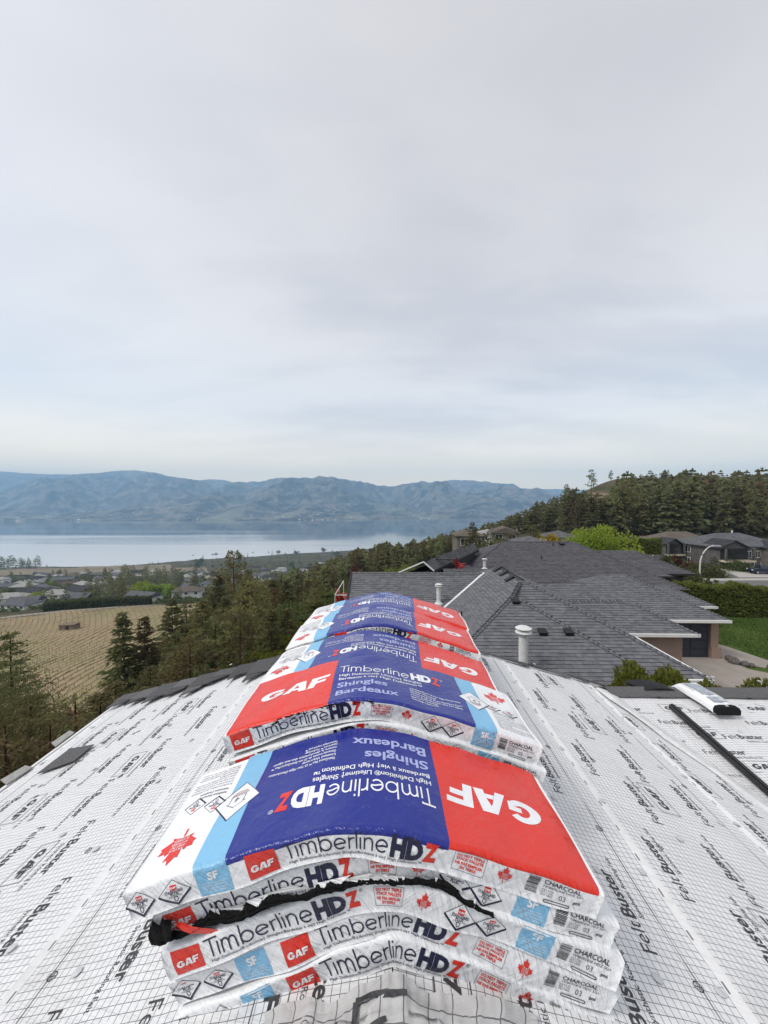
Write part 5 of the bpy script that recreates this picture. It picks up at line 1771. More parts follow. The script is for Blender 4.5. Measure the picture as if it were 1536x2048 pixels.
# dark loose shingle lying on the felt
def loose(corners, label, m_, name='loose_shingle', h=.0045):
    mb = MB()
    P = np.array([slope_pos(-1, np.array(b), np.array(y), .012) for b, y in corners]); Q_ = P + (0, 0, h)
    mb.add(np.r_[P, Q_], [(3, 2, 1, 0), (4, 5, 6, 7), (0, 1, 5, 4), (1, 2, 6, 5), (2, 3, 7, 6), (3, 0, 4, 7)], 0, .3)
    o = link(name, mb.mesh(name, m_)); return tag(o, label, 'shingle', 'loose shingle pieces on the felt')
def on_left(px, py):
    d = ray(px, py, 1.0); yy = RIDGE_Z / (d[2] - PITCH * d[0]); return (-d[0] * yy, yy)
loose([on_left(*p) for p in ((76, 1553), (140, 1503), (189, 1492), (150, 1526))][::-1], 'dark charcoal shingle lying askew on the white felt', SHIN)
PALE = mat('shingle_back', (.36, .355, .34), .9, .2, nscale=40, namp=.3)
loose([on_left(*p) for p in ((2, 1566), (14, 1574), (66, 1540), (52, 1537))], 'pale grey shingle strip at the white eave, nearer of two', PALE)
loose([on_left(*p) for p in ((104, 1492), (112, 1499), (150, 1470), (140, 1466))], 'pale grey shingle strip at the white eave, farther of two', PALE)

# ------------------------------------------------------------------ vegetation
NEEDLE = mat('needles', (.155, .152, .070), .85, .2, var=.85, col2=(.082, .088, .044), objvar=.5)
NEEDLE_O = mat('needles_olive', (.185, .162, .076), .85, .2, var=.85, col2=(.095, .088, .046), objvar=.5)
HILL_G = mat('needles_hill', (.215, .218, .112), .85, .2, var=.85, col2=(.10, .104, .060), objvar=.8)
HILL_O = mat('needles_hill_olive', (.225, .205, .105), .85, .2, var=.85, col2=(.115, .106, .060), objvar=.8)
NEEDLE_B = mat('needles_brown', (.26, .165, .10), .9, .15, var=.8, col2=(.13, .088, .056), objvar=.4)
NEEDLE_S = mat('needles_blue', (.085, .115, .115), .85, .2, var=.7, col2=(.04, .058, .056), objvar=.2)
LEAFG = mat('leaves_spring', (.30, .38, .05), .75, .25, var=.8, col2=(.13, .18, .03), objvar=.3)
LEAFM = mat('leaves_green', (.115, .135, .05), .8, .2, var=.85, col2=(.05, .062, .026), objvar=.5)
LEAFR = mat('leaves_red', (.13, .018, .022), .8, .2, var=.7, col2=(.05, .01, .012))
LEAFY = mat('leaves_gold', (.36, .27, .03), .8, .2, var=.7, col2=(.18, .13, .02))
CEDAR = mat('cedar_leaves', (.20, .24, .06), .85, .2, var=.85, col2=(.09, .115, .034), objvar=.2)
CEDAR_Y = mat('cedar_tips', (.16, .17, .03), .85, .2, var=.85, col2=(.06, .07, .015))
BARK = mat('bark', (.11, .078, .058), .95, .1, nscale=3, namp=.5, bump=.7, bscale=9)
BARK_P = mat('bark_pine', (.17, .10, .065), .95, .1, nscale=3, namp=.5, bump=.7, bscale=9)


def leafy(m_, k=.42):
    tr_ = NT.__new__(NT); tr_.t = m_.node_tree
    p = [n for n in m_.node_tree.nodes if n.type == 'BSDF_PRINCIPLED'][0]
    o_ = [n for n in m_.node_tree.nodes if n.type == 'OUTPUT_MATERIAL'][0]
    tl = tr_.n('ShaderNodeBsdfTranslucent'); mx = tr_.n('ShaderNodeMixShader')
    src = p.inputs['Base Color'].links[0].from_socket
    tr_.put(tl, 'Color', tr_.mix(1.0, src, (1.5, 1.45, 1.1), 'MULTIPLY'))
    mx.inputs[0].default_value = k
    m_.node_tree.links.new(p.outputs[0], mx.inputs[1]); m_.node_tree.links.new(tl.outputs[0], mx.inputs[2]); m_.node_tree.links.new(mx.outputs[0], o_.inputs[0])
for m_ in (HILL_G, HILL_O, NEEDLE, NEEDLE_O, NEEDLE_B, NEEDLE_S, LEAFG, LEAFM, LEAFR, LEAFY, CEDAR, CEDAR_Y): leafy(m_)


def needle_quads(C, D, L, Wd, rs, droop=0.0):
    """N slender leaf faces at centres C pointing along D"""
    n = len(C)
    r = rs.normal(size=(n, 3))
    s_ = np.cross(D, r); s_ /= np.linalg.norm(s_, axis=1)[:, None] + 1e-9
    L = np.broadcast_to(L, n)[:, None]; Wd = np.broadcast_to(Wd, n)[:, None]
    tip = C + D * L + np.array((0, 0, -1.0)) * droop * L
    mid = C + D * L * .45
    V = np.stack([C, mid + s_ * Wd, tip, mid - s_ * Wd], 1).reshape(-1, 3)
    Fq = np.arange(n * 4).reshape(n, 4)
    return V, Fq


def nrm(a):
    return a / (np.linalg.norm(a, axis=-1)[..., None] + 1e-9)


def conifer_parts(seed, R=.22, base=.10, whorls=30, per=6, sub=6, shape=.9, droop=.35, leaf=.075, wleaf=.012, gap=0.0, tuft=False, up=0.1):
    """unit tall conifer. Returns crown (V, F, var) and trunk MB"""
    rs = np.random.RandomState(seed)
    C, D, L, W_ = [], [], [], []
    tk = MB()
    tk.tube([(0, 0, -.04), (.004, 0, .3), (-.003, .003, .65), (0, 0, .98)], [.016, .012, .007, .0015], 7)
    for i in range(whorls):
        f = (i + rs.rand()) / whorls
        z = base + (1 - base) * f ** .92
        if rs.rand() < gap: continue
        rad = R * ((1 - f) ** shape) * (.72 + .5 * rs.rand()) + .012
        if f < .15: rad *= .6 + 2.6 * f
        a0 = rs.rand() * 6.3
        for j in range(max(3, int(per * (.6 + .6 * rs.rand())))):
            if rs.rand() < .12: continue
            a = a0 + 2 * math.pi * j / per + rs.normal() * .25
            rr = rad * (.65 + .5 * rs.rand())
            dirv = np.array((math.cos(a), math.sin(a), up - droop * (1 - f) * .6))
            end = np.array((0, 0, z)) + dirv * rr
            if rr > .05 and i % 2 == 0:
                tk.tube([(0, 0, z), tuple(np.array((0, 0, z)) + dirv * rr * .8)], [.0035, .001], 3, cap=False)
            m = max(2, int(sub * (rr / R) + 1.5))
            for k in range(m):
                q_ = (k + .6 + .4 * rs.rand()) / (m + .2)
                if tuft and q_ < .45: continue
                p = np.array((0, 0, z)) + dirv * rr * q_ + np.array((0, 0, .03 * rr / R * (q_ - q_ * q_) * 2))
                nn_ = 5 if tuft else 3
                for t_ in range(nn_):
                    if tuft:
                        d = nrm(dirv * .5 + rs.normal(size=3) * .8 + np.array((0, 0, .35)))
                    else:
                        sgn = (-1, 1, 0)[t_]
                        d = nrm(dirv * 1.0 + np.array((-math.sin(a), math.cos(a), 0)) * sgn * 1.05 + rs.normal(size=3) * .22 + np.array((0, 0, -.10)))
                    C.append(p + rs.normal(size=3) * .004); D.append(d)
                    L.append(leaf * (.6 + .7 * rs.rand()) * (.55 + .45 * (1 - f))); W_.append(wleaf * (.7 + .6 * rs.rand()))
    for k in range(8):   # leader
        C.append(np.array((0, 0, .93 + .008 * k))); D.append(nrm(rs.normal(size=3) * .45 + np.array((0, 0, 1.0)))); L.append(leaf * .6); W_.append(wleaf * .6)
    V, Fq = needle_quads(np.array(C), np.array(D), np.array(L), np.array(W_), rs, .12)
    return V, Fq, rs.rand(len(Fq)), tk


def broadleaf_parts(seed, n=2600, rx=.42, z0=.18, z1=1.0, leaf=.035, lobes=14, upright=0.0):
    """unit tall broad leaved tree made of leaf clumps"""
    rs = np.random.RandomState(seed)
    tk = MB()
    tk.tube([(0, 0, -.04), (.01, 0, .16), (0, .01, .34)], [.035, .028, .018], 7)
    cz, hz_ = (z0 + z1) / 2, (z1 - z0) / 2
    P, rad = [], []
    for i in range(lobes):
        d = nrm(rs.normal(size=3)); q_ = .35 + .5 * rs.rand()
        c = np.array((d[0] * rx * q_, d[1] * rx * q_, cz + d[2] * hz_ * q_))
        P.append(c); rad.append(.30 * rx + .30 * rx * rs.rand())
        tk.tube([(0, 0, .16 + .1 * rs.rand()), tuple(c * .55 + np.array((0, 0, .12))), tuple(c)], [.012, .007, .002], 4, cap=False)
    P = np.array(P); rad = np.array(rad)
    k = rs.randint(0, lobes, n)
    d = nrm(rs.normal(size=(n, 3)))
    C = P[k] + d * (rad[k] * (rs.rand(n) ** .35))[:, None] * np.array((1, 1, .9))
    D = nrm(d * .7 + rs.normal(size=(n, 3)) * .6 + np.array((0, 0, upright)))
    V, Fq = needle_quads(C, D, leaf * (.6 + .8 * rs.rand(n)), leaf * .34 * (.7 + .6 * rs.rand(n)), rs, .1)
    va = np.clip(.5 + .25 * rs.normal(size=n) + .3 * (rs.rand(lobes)[k] - .5), 0, 1)
    return V, Fq, va, tk


def join_tree(name, pr, lm, bm_):
    """far trees: one mesh with crown and trunk"""
    V, Fq, va, tk = pr
    tv = np.concatenate(tk.v)
    tf = np.array([f + [f[-1]] * 0 for f in tk.f if len(f) == 4])
    v = np.r_[V, tv]; f = np.r_[Fq, tf + len(V)]
    return fast_mesh(name, v, f, [lm, bm_], smooth=False, var=np.r_[va, np.full(len(tf), .5)], mi=np.r_[np.zeros(len(Fq)), np.ones(len(tf))])


class Kind:
    def __init__(s, name, pr, lm, bm_=None):
        s.crown = fast_mesh('crown', pr[0], pr[1], lm, smooth=False, var=pr[2])
        s.trunk = pr[3].mesh('trunk', bm_ or BARK, True)
        s.name = name

    def plant(s, x, y, h, label, cat='tree', group=None, z=None, wide=1.0, rz=None, lean=None):
        z = th(x, y) - .15 if z is None else z
        r = thing(s.name, label, cat, (x, y, z), group)
        r.scale = (h * wide, h * wide, h)
        r.rotation_euler = (lean or 0, 0, rz if rz is not None else random.random() * 6.3)
        link('trunk', s.trunk, r); link('crown', s.crown, r)
        return r


random.seed(5)
FIRS = [Kind('fir_tree', conifer_parts(21 + i, R=.20 + .03 * i, whorls=38, per=8, sub=12, droop=.30, leaf=.050, wleaf=.0068, up=.12), NEEDLE_O if i == 1 else NEEDLE) for i in range(3)]
PINES = [Kind('pine_tree', conifer_parts(41 + i, R=.22 + .03 * i, base=.07, whorls=34, per=7, sub=10, shape=.55, droop=.1, leaf=.044, wleaf=.0056, gap=.12, tuft=True, up=.28), (NEEDLE, NEEDLE_O, NEEDLE_O)[i], BARK_P) for i in range(3)]
NFIR = [Kind('fir_tree', conifer_parts(25 + i, R=.25 + .04 * i, base=.02, whorls=40, per=9, sub=17, droop=.25, leaf=.034, wleaf=.0036, up=.15), (NEEDLE, NEEDLE_O)[i]) for i in range(2)]
NPINE = [Kind('pine_tree', conifer_parts(46, R=.27, base=.10, whorls=34, per=8, sub=11, shape=.5, droop=.1, leaf=.034, wleaf=.0030, gap=.05, tuft=True, up=.25), NEEDLE_O, BARK_P)]
NBUSH = Kind('bushy_tree', broadleaf_parts(66, 22000, .46, .0, 1.0, .0125, 46), NEEDLE)
SHRUBS = [Kind('shrub', broadleaf_parts(61 + i, 2600, .62, .02, 1.0, .075, 16), (LEAFM, CEDAR)[i]) for i in range(2)]
MAPLE_R = Kind('maple_shrub', broadleaf_parts(71, 1500, .6, .1, 1.0, .08, 12), LEAFR)
WILLOW = Kind('willow_tree', broadleaf_parts(72, 9000, .50, .10, 1.0, .040, 20, .9), LEAFG)
GOLD = Kind('golden_shrub', broadleaf_parts(73, 800, .45, .05, 1.0, .08, 10), LEAFY)
BLUES = Kind('spruce_tree', conifer_parts(81, R=.26, base=.04, whorls=26, per=8, sub=7, shape=.85, leaf=.075, wleaf=.014), NEEDLE_S)
FAR_FIR = [join_tree('fir_tree', conifer_parts(101 + i, R=.19, base=.10, whorls=18, per=5, sub=3, leaf=.10, wleaf=.020, shape=.8), m_, BARK) for i, m_ in enumerate((HILL_G, HILL_G, HILL_O))]
FAR_PINE = [join_tree('pine_tree', conifer_parts(121 + i, R=.21, base=.22, whorls=15, per=5, sub=3, leaf=.085, wleaf=.020, shape=.5, gap=.1, tuft=True, up=.2), m_, BARK_P) for i, m_ in enumerate((HILL_G, HILL_O, NEEDLE_B))]
FAR_LEAF = [join_tree('leafy_tree', broadleaf_parts(141 + i, 420, .46, .12, 1.0, .11, 9), m_, BARK) for i, m_ in enumerate((LEAFM, LEAFG, LEAFM))]


LEFT = {'fir': 205, 'pine': 190, 'leafy': 160}
FARV, FARF, FARA = [], [], []
_low = {}
def where(x, y, z):
    px, py = proj(np.array([[x, y, z]]))[0]
    if y < 110 or px < 690: return ''
    return (', on the ridge falling to the lake' if px < 900 else ', above the grey side wing' if px < 1010 else ', over the plum grey ridge' if px < 1130 else ', behind the round yellow green trees' if px < 1260 else ', over the street lamp' if px < 1400 else ', high over the balcony house')

def far_tree(me, x, y, h, label, group, wide=1.0, z=None):
    kd = me.name.split('.')[0].split('_')[0]
    if LEFT.get(kd, 1) <= 0:
        # beyond the first few hundred of a kind: one joined mass of woods
        if me.name not in _low:
            v = np.empty(len(me.vertices) * 3, np.float32); me.vertices.foreach_get('co', v)
            f = np.empty(len(me.loops), np.int32); me.loops.foreach_get('vertex_index', f)
            va = np.empty(len(me.polygons), np.float32); me.attributes['var'].data.foreach_get('value', va)
            mi = np.empty(len(me.polygons), np.int32); me.polygons.foreach_get('material_index', mi)
            f = f.reshape(-1, 4)[mi == 0]; va = va[mi == 0]
            _low[me.name] = (v.reshape(-1, 3), f[::2], va[::2])
        v, f, va = _low[me.name]
        z_ = (th(x, y) if z is None else z) - .3
        a = random.random() * 6.3; c_, s_ = math.cos(a), math.sin(a)
        o = sum(len(q_) for q_ in FARV)
        FARV.append(np.c_[(v[:, 0] * c_ - v[:, 1] * s_) * h * wide + x, (v[:, 0] * s_ + v[:, 1] * c_) * h * wide + y, v[:, 2] * h + z_]); FARF.append(f + o); FARA.append(np.clip(va * .6 + random.random() * .4, 0, 1))
        return None
    LEFT[kd] = LEFT.get(kd, 1) - 1
    label = (label.replace(' on the wooded hill and ridge', '').replace(' among many conifers', ' among many') + where(x, y, (th(x, y) if z is None else z) + h)) if group == 'conifers on the wooded hill' else label
    o = link(me.name.split('.')[0], me)
    o.location = (x, y, (th(x, y) if z is None else z) - .3)
    o.scale = (h * wide, h * wide, h)
    o.rotation_euler = (0, 0, random.random() * 6.3)
    return tag(o, label, 'tree', group)


def top_plant(K, px, py, Z, label, group=None, wide=1.0, cat='tree', hmin=1.0):
    """plant so that the tip shows at that pixel, at distance Z"""
    p = ray(px, py, Z)
    z = th(p[0], p[1]) - .2
    h = max(hmin, p[2] - z)
    return K.plant(p[0], p[1], h, label, cat, group, z, wide)


GP = 'pines and firs on the slope below the roof'
NEAR_T = [  # px, py of the tip, distance, kind, label
    (245, 1226, 38, FIRS[0], 'slim fir with feathery whorls standing out against the vineyard, nearer the shed'),
    (288, 1234, 40, FIRS[1], 'olive slim fir beside another against the vineyard, second from the shed'),
    (343, 1198, 46, FIRS[2], 'third fir of the row before the vineyard, dark and broad'),
    (372, 1206, 48, PINES[0], 'young pine with tufted branches at the vineyard edge'),
    (466, 1102, 72, PINES[1], 'tallest pine of the slope, its thin tufted tip reaching up to the lake'),
    (437, 1150, 60, FIRS[0], 'dark pointed fir close to the tallest pine of the slope'),
    (497, 1140, 78, FIRS[2], 'pointed fir just behind the tallest pine of the slope'),
    (20, 1262, 21, NFIR[0], 'big dark fir with sprawling boughs at the edge of the picture below the vineyard')]
for px, py, Z, K_, lb in NEAR_T:
    top_plant(K_, px, py, Z, lb, wide=1.0 if K_ in FIRS else 1.05)
rt = random.Random(31)
n = 0
def skyline(px):
    return np.interp(px, [0, 60, 120, 200, 300, 380, 420, 480, 540, 600, 660, 700, 760], [1400, 1440, 1470, 1400, 1300, 1230, 1180, 1150, 1150, 1150, 1160, 1150, 1150])
cand = []
for k in range(1800):
    Z = math.exp(rt.uniform(math.log(9), math.log(125))); px = rt.uniform(-80, 720)
    p = ray(px, 1300, Z)
    if p[0] > -4.0 - Z * .02: continue
    if Z < 34 and p[0] > -5.5: continue
    z = th(p[0], p[1]); hy = proj(np.array([[p[0], p[1], z]]))[0]
    # keep the vineyard free
    if p[0] < -50 - (p[1] - 90) * .12 and p[1] > 62: continue
    if p[0] < -38 and p[1] > 86: continue
    h = rt.uniform(6, 15) if Z > 25 else rt.uniform(4, 8.5)
    ty = proj(np.array([[p[0], p[1], z + h]]))[0][1]
    lim_ = skyline(px) + rt.uniform(-5, 70)
    if ty < lim_:
        h = ray(px, lim_, Z)[2] - z
    if h < 2.2: continue
    if any((p[0] - c[0]) ** 2 + (p[1] - c[1]) ** 2 < (1.1 + Z * .020) ** 2 for c in cand): continue
    cand.append((p[0], p[1], z, h, Z))
def place_(x, y, z, h, Z):
    px = proj(np.array([[x, y, z + h]]))[0][0]
    a = 'close under the eave' if Z < 20 else ('beside the vineyard' if px < 330 else 'about the tallest pine' if px < 520 else 'between the tallest pine and the stacked bundles' if px < 620 else 'near the sun deck')
    return ('tall ' if h > 9 else 'short ' if h < 4.5 else '') , a
for x, y, z, h, Z in cand[:250]:
    r_ = rt.random()
    if h < 3.4: K_, lb, ct = SHRUBS[0], 'green shrub among the conifers on the slope below the roof', 'shrub'
    elif r_ < .42: K_, lb, ct = rt.choice(FIRS), 'dark fir among its like on the slope below the roof', 'tree'
    elif r_ < .86: K_, lb, ct = rt.choice(PINES), 'olive green pine among its like on the slope below the roof', 'tree'
    else: K_, lb, ct = SHRUBS[0], 'green shrub among the conifers on the slope below the roof', 'shrub'
    sz_, pl_ = place_(x, y, z, h, Z)
    lb = sz_ + lb.replace(' among its like on the slope below the roof', ' on the slope ' + pl_).replace(' among the conifers on the slope below the roof', ' on the slope ' + pl_)
    K_.plant(x, y, h, lb, ct, GP, z - .2, rt.uniform(.95, 1.55) if K_ not in SHRUBS else rt.uniform(.5, .8))
# undergrowth close under the eave
for px, py, Z, w_ in ((60, 1385, 13, 1.4), (150, 1392, 12, 1.5), (230, 1360, 14, 1.3), (300, 1330, 16, 1.2), (380, 1318, 18, 1.2), (450, 1300, 20, 1.2), (10, 1440, 9, 1.3), (100, 1440, 9.5, 1.4), (200, 1382, 11, 1.4), (500, 1270, 26, 1.0), (420, 1268, 24, 1.1), (540, 1228, 36, 1.0), (350, 1290, 21, 1.2), (600, 1215, 40, 1.0)):
    top_plant((NFIR + NPINE)[rt.randrange(3)], px, py, Z, 'bushy low conifer crowding up under the white eave', 'low conifers under the eave', wide=w_)
for px, py, Z, w_ in ((-40, 1312, 15, .55), (18, 1345, 14, .6), (70, 1372, 13, .6), (110, 1400, 12.5, .6), (165, 1398, 13, .55), (-60, 1340, 12, .6), (20, 1395, 11.5, .6)):
    top_plant(NBUSH, px, py, Z, 'bushy dark tree crowding the white eave', 'bushy trees by the eave', wide=w_ * .8)
# bare branch and a dead snag with cut top
for px, py, Z, lb in ((875, 0, 0, ''),):
    pass
for px, py, Z, lb in ((397, 1272, 26, 'lopped reddish trunk with a flat pale cut among the conifers'), (526, 1214, 38, 'bare dead pine with crooked grey limbs on the slope')):
    p = ray(px, py, Z); z = th(p[0], p[1]) - .2; h = p[2] - z
    r_ = thing('tree_snag', lb, 'dead tree', (p[0], p[1], z))
    mb = MB(); mb.tube([(p[0], p[1], z), (p[0] + .05, p[1], z + h * .5), (p[0], p[1], z + h)], [.26, .22, .17], 9)
    part('trunk', mb, BARK_P, r_, smooth=False)
    mb = MB()
    for k in range(9):
        a = rt.random() * 6.3; zz = z + h * rt.uniform(.45, .98); l_ = rt.uniform(.8, 2.4)
        e = (p[0] + math.cos(a) * l_, p[1] + math.sin(a) * l_, zz + rt.uniform(-.3, .7))
        m_ = (p[0] + math.cos(a) * l_ * .5, p[1] + math.sin(a) * l_ * .5, zz + .25)
        mb.tube([(p[0], p[1], zz), m_, e], [.06, .04, .01], 5)
    part('limb', mb, BARK, r_)

# forest ridge in the middle and wooded hill to the side
GH = 'conifers on the wooded hill'
def skyl_r(px):
    return np.interp(px, [540, 620, 690, 720, 760, 800, 850, 900, 950, 1000, 1040, 1080, 1110, 1130, 1160, 1200, 1220, 1240, 1300, 1400, 1500, 1600], [1140, 1126, 1106, 1092, 1080, 1084, 1074, 1062, 1050, 1040, 1022, 1002, 990, 976, 972, 990, 985, 942, 938, 936, 938, 936])
rt = random.Random(77)
trees = []
tries = 0
while len(trees) < 2100 and tries < 16000:
    tries += 1
    Z = math.exp(rt.uniform(math.log(105), math.log(345)))
    px = rt.uniform(560, 1640)
    p = ray(px, 1000, Z); x, y = p[0], p[1]
    # keep roads, houses and the bare knoll clear
    if 20 < x < 130 and Z < 128: continue
    if 20 < x < 62 and Z < 150: continue
    if px > 1590: continue
    if px < 690 and Z > 260: continue
    if 60 < x < 120 and 150 < Z < 205 and rt.random() < .55: continue
    pk = (px - 1195) / 55.0
    z = None
    trees.append((px, x, y, Z))
zz = TH(np.array([t_[1] for t_ in trees]), np.array([t_[2] for t_ in trees]))
out_ = []
for (px, x, y, Z), z in zip(trees, zz):
    by = proj(np.array([[x, y, z]]))[0][1]
    h = rt.uniform(8, 24) * (1.0 if px > 1000 else .85)
    lim_ = skyl_r(px) + rt.random() ** .7 * (40 if px > 1240 else 20)
    ty = proj(np.array([[x, y, z + h]]))[0][1]
    if ty < lim_: h = ray(px, lim_, Z)[2] - z
    if h < 5: continue
    if 1150 < px < 1235 and 950 < by < 1005 and Z > 240 and rt.random() < .93: continue
    out_.append((px, x, y, z, h, Z))
out_.sort(key=lambda q_: q_[5] - q_[4] * 3)
stuffV, stuffF, stuffA = [], [], []
so = 0
low_crown = conifer_parts(201, R=.20, base=.12, whorls=11, per=5, sub=2, leaf=.14, wleaf=.034, shape=.7)
ncount = {'fir': 0, 'pine': 0}
for i, (px, x, y, z, h, Z) in enumerate(out_):
    if i < 300:
        if rt.random() < .62:
            me, lb = rt.choice(FAR_FIR), 'dark fir among many conifers on the wooded hill and ridge'; ncount['fir'] += 1
        else:
            k = rt.choice((0, 0, 1, 1, 1)) if not (1250 < px and rt.random() < .16) else 2
            me = FAR_PINE[k]; ncount['pine'] += 1
            lb = ('dark green pine among many conifers on the wooded hill and ridge', 'olive pine among many conifers on the wooded hill and ridge', 'rust brown pine among many')[k]
        far_tree(me, x, y, h, lb, GH, rt.uniform(.68, .98), z)
    else:
        a = rt.random() * 6.3; c, s_ = math.cos(a), math.sin(a); wd = h * rt.uniform(.9, 1.25)
        V = low_crown[0]
        stuffV.append(np.c_[(V[:, 0] * c - V[:, 1] * s_) * wd + x, (V[:, 0] * s_ + V[:, 1] * c) * wd + y, V[:, 2] * h + z]); stuffF.append(low_crown[1] + so); so += len(V); stuffA.append(np.clip(low_crown[2] * .6 + rt.random() * .4, 0, 1))
tag(link('hill_forest', fast_mesh('hill_forest', np.concatenate(stuffV), np.concatenate(stuffF), HILL_G, False, np.concatenate(stuffA))), 'dense conifer forest clothing the hill behind the single trees', 'forest', kind='stuff')
for px, py, Z, me, lb in ((1183, 938, 295, FAR_PINE[0], 'lone pine standing on the bare knoll against the sky'), (1222, 940, 300, FAR_PINE[0], 'small round topped pine at the knoll top where the forest begins'), (1133, 968, 270, FAR_PINE[1], 'open crowned pine standing tall on the hill shoulder against the mountains'),
                          (1303, 1012, 165, FAR_PINE[2], 'large rust brown pine behind the round yellow green trees'), (1427, 1008, 160, FAR_PINE[2], 'large rust brown pine above the house roofs with the balcony'), (1085, 1015, 215, FAR_PINE[1], 'bare stemmed olive pine over the small grey roofed house')):
    p = ray(px, py, Z); z = th(p[0], p[1]); far_tree(me, p[0], p[1], max(6, p[2] - z), lb, None, 1.1, z)
top_plant(BLUES, 1232, 1025, 150, 'blue grey spruce beside the white house on the hillside')
# round yellow-green trees behind the plum roof
for px, py, Z, w_, lb in ((1163, 1060, 62, .64, 'round yellow green tree behind the plum grey roof, smaller of two'), (1216, 1054, 60, .80, 'round yellow green tree behind the plum grey roof, larger of two')):
    top_plant(WILLOW, px, py, Z, lb, 'round yellow green trees', wide=w_)
top_plant(GOLD, 1092, 1062, 95, 'golden yellow shrub before the far grey house', cat='shrub')
for px, py, Z, K_, w_, lb, ct in ((708, 1137, 38, MAPLE_R, .32, 'dark red maple shrub behind the slate grey wing', 'shrub'), (790, 1132, 44, SHRUBS[1], 1.0, 'yellow green bush behind the slate grey wing', 'shrub'), (826, 1125, 46, SHRUBS[1], .9, 'tall yellow green bush beside the white raked wing', 'shrub'), (760, 1140, 42, SHRUBS[1], .8, 'low yellow green bush next to the red maple', 'shrub'),
                                  (945, 1045, 75, FIRS[2], 1.2, 'bushy dark pine rising over the grey side wing', 'tree'), (1067, 1050, 80, PINES[0], 1.4, 'dark conifer over the plum grey ridge', 'tree'), (1020, 1068, 70, PINES[1], 1.3, 'olive conifer by the taupe gabled house', 'tree'), (1000, 1072, 66, SHRUBS[0], 1.0, 'leafy tree by the taupe gabled house', 'tree')):
    top_plant(K_, px, py, Z, lb, wide=w_, cat=ct)

# hedges: rows of clipped cedars, each bush lumpy
def hedge(name, label, pts, h, w_, m_, n_leaf, leaf, mats2=None):
    """pts: ground line; one thing whose foliage follows it"""
    rs = np.random.RandomState(len(label))
    P = np.array(pts, float); seg = np.linalg.norm(np.diff(P[:, :2], axis=0), axis=1); cum = np.r_[0, np.cumsum(seg)]
    L_ = cum[-1]
    s_ = rs.rand(n_leaf) * L_
    base = np.stack([np.interp(s_, cum, P[:, i]) for i in range(3)], -1)
    tn = np.stack([np.interp(np.clip(s_ + .05, 0, L_), cum, P[:, i]) - np.interp(np.clip(s_ - .05, 0, L_), cum, P[:, i]) for i in range(2)], -1); tn = nrm(tn)
    nx_ = np.c_[-tn[:, 1], tn[:, 0]]
    k = s_ / (w_ * .75); lump = .90 + .10 * np.abs(np.sin(k * math.pi)) + .06 * np.sin(k * 1.7) + .05 * (vnoise(k * .9, 0 * k, 4) - .5)
    a = rs.rand(n_leaf) * math.pi; rho = .8 + .25 * rs.rand(n_leaf)
    zf = np.where(rs.rand(n_leaf) < .68, rs.rand(n_leaf), 1.0)
    side = np.where(rs.rand(n_leaf) < .5, -1, 1)
    topd = zf > .93
    off = np.where(topd, (rs.rand(n_leaf) - .5) * w_ * .9, side * w_ / 2 * rho * lump * (1 - .35 * zf ** 4))
    z = base[:, 2] + h * lump * np.where(topd, .94 + .08 * rs.rand(n_leaf), zf)
    C = np.c_[base[:, :2] + nx_ * off[:, None], z]
    D = nrm(np.c_[nx_ * (np.sign(off) * .5)[:, None], np.where(topd, 1.2, .55)] + rs.normal(size=(n_leaf, 3)) * .45)
    V, Fq = needle_quads(C, D, leaf * (.6 + .8 * rs.rand(n_leaf)), leaf * .30, rs)
    r = thing(name, label, 'hedge', P[0])
    o = link('foliage', fast_mesh('foliage', V - P[0], Fq, m_, False, rs.rand(n_leaf)), r)
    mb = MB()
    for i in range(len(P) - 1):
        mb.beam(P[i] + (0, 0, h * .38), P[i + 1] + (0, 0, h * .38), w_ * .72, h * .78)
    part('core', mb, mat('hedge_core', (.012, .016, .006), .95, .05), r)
    return r
zt = lambda x, y: th(x, y)
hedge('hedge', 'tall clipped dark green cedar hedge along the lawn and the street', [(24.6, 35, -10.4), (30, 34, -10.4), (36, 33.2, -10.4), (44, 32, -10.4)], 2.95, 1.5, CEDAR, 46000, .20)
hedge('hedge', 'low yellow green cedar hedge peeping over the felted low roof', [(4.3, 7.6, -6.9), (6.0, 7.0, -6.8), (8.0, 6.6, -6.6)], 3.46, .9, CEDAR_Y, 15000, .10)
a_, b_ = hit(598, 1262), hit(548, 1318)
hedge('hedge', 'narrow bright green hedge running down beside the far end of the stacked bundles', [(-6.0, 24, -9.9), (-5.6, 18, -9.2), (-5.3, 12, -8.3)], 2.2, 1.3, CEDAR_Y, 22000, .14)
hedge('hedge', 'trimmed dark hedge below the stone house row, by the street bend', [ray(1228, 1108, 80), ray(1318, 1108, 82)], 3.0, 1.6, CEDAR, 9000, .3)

# ------------------------------------------------------------------ vineyard, lawn, paving, street
def drape(name, corners, m_, lift, nx_=60, ny_=60, kind='structure', flat=None):
    """four-sided sheet laid on the terrain"""
    c = np.array(corners, float)
    U, Vv = np.meshgrid(np.linspace(0, 1, nx_), np.linspace(0, 1, ny_))
    X = (c[0, 0] * (1 - U) + c[1, 0] * U) * (1 - Vv) + (c[3, 0] * (1 - U) + c[2, 0] * U) * Vv
    Y = (c[0, 1] * (1 - U) + c[1, 1] * U) * (1 - Vv) + (c[3, 1] * (1 - U) + c[2, 1] * U) * Vv
    Z_ = TH(X, Y) + lift
    f = grid_faces(nx_, ny_)
    return tag(link(name, fast_mesh(name, np.c_[X.ravel(), Y.ravel(), Z_.ravel()], f, m_)), kind=kind)

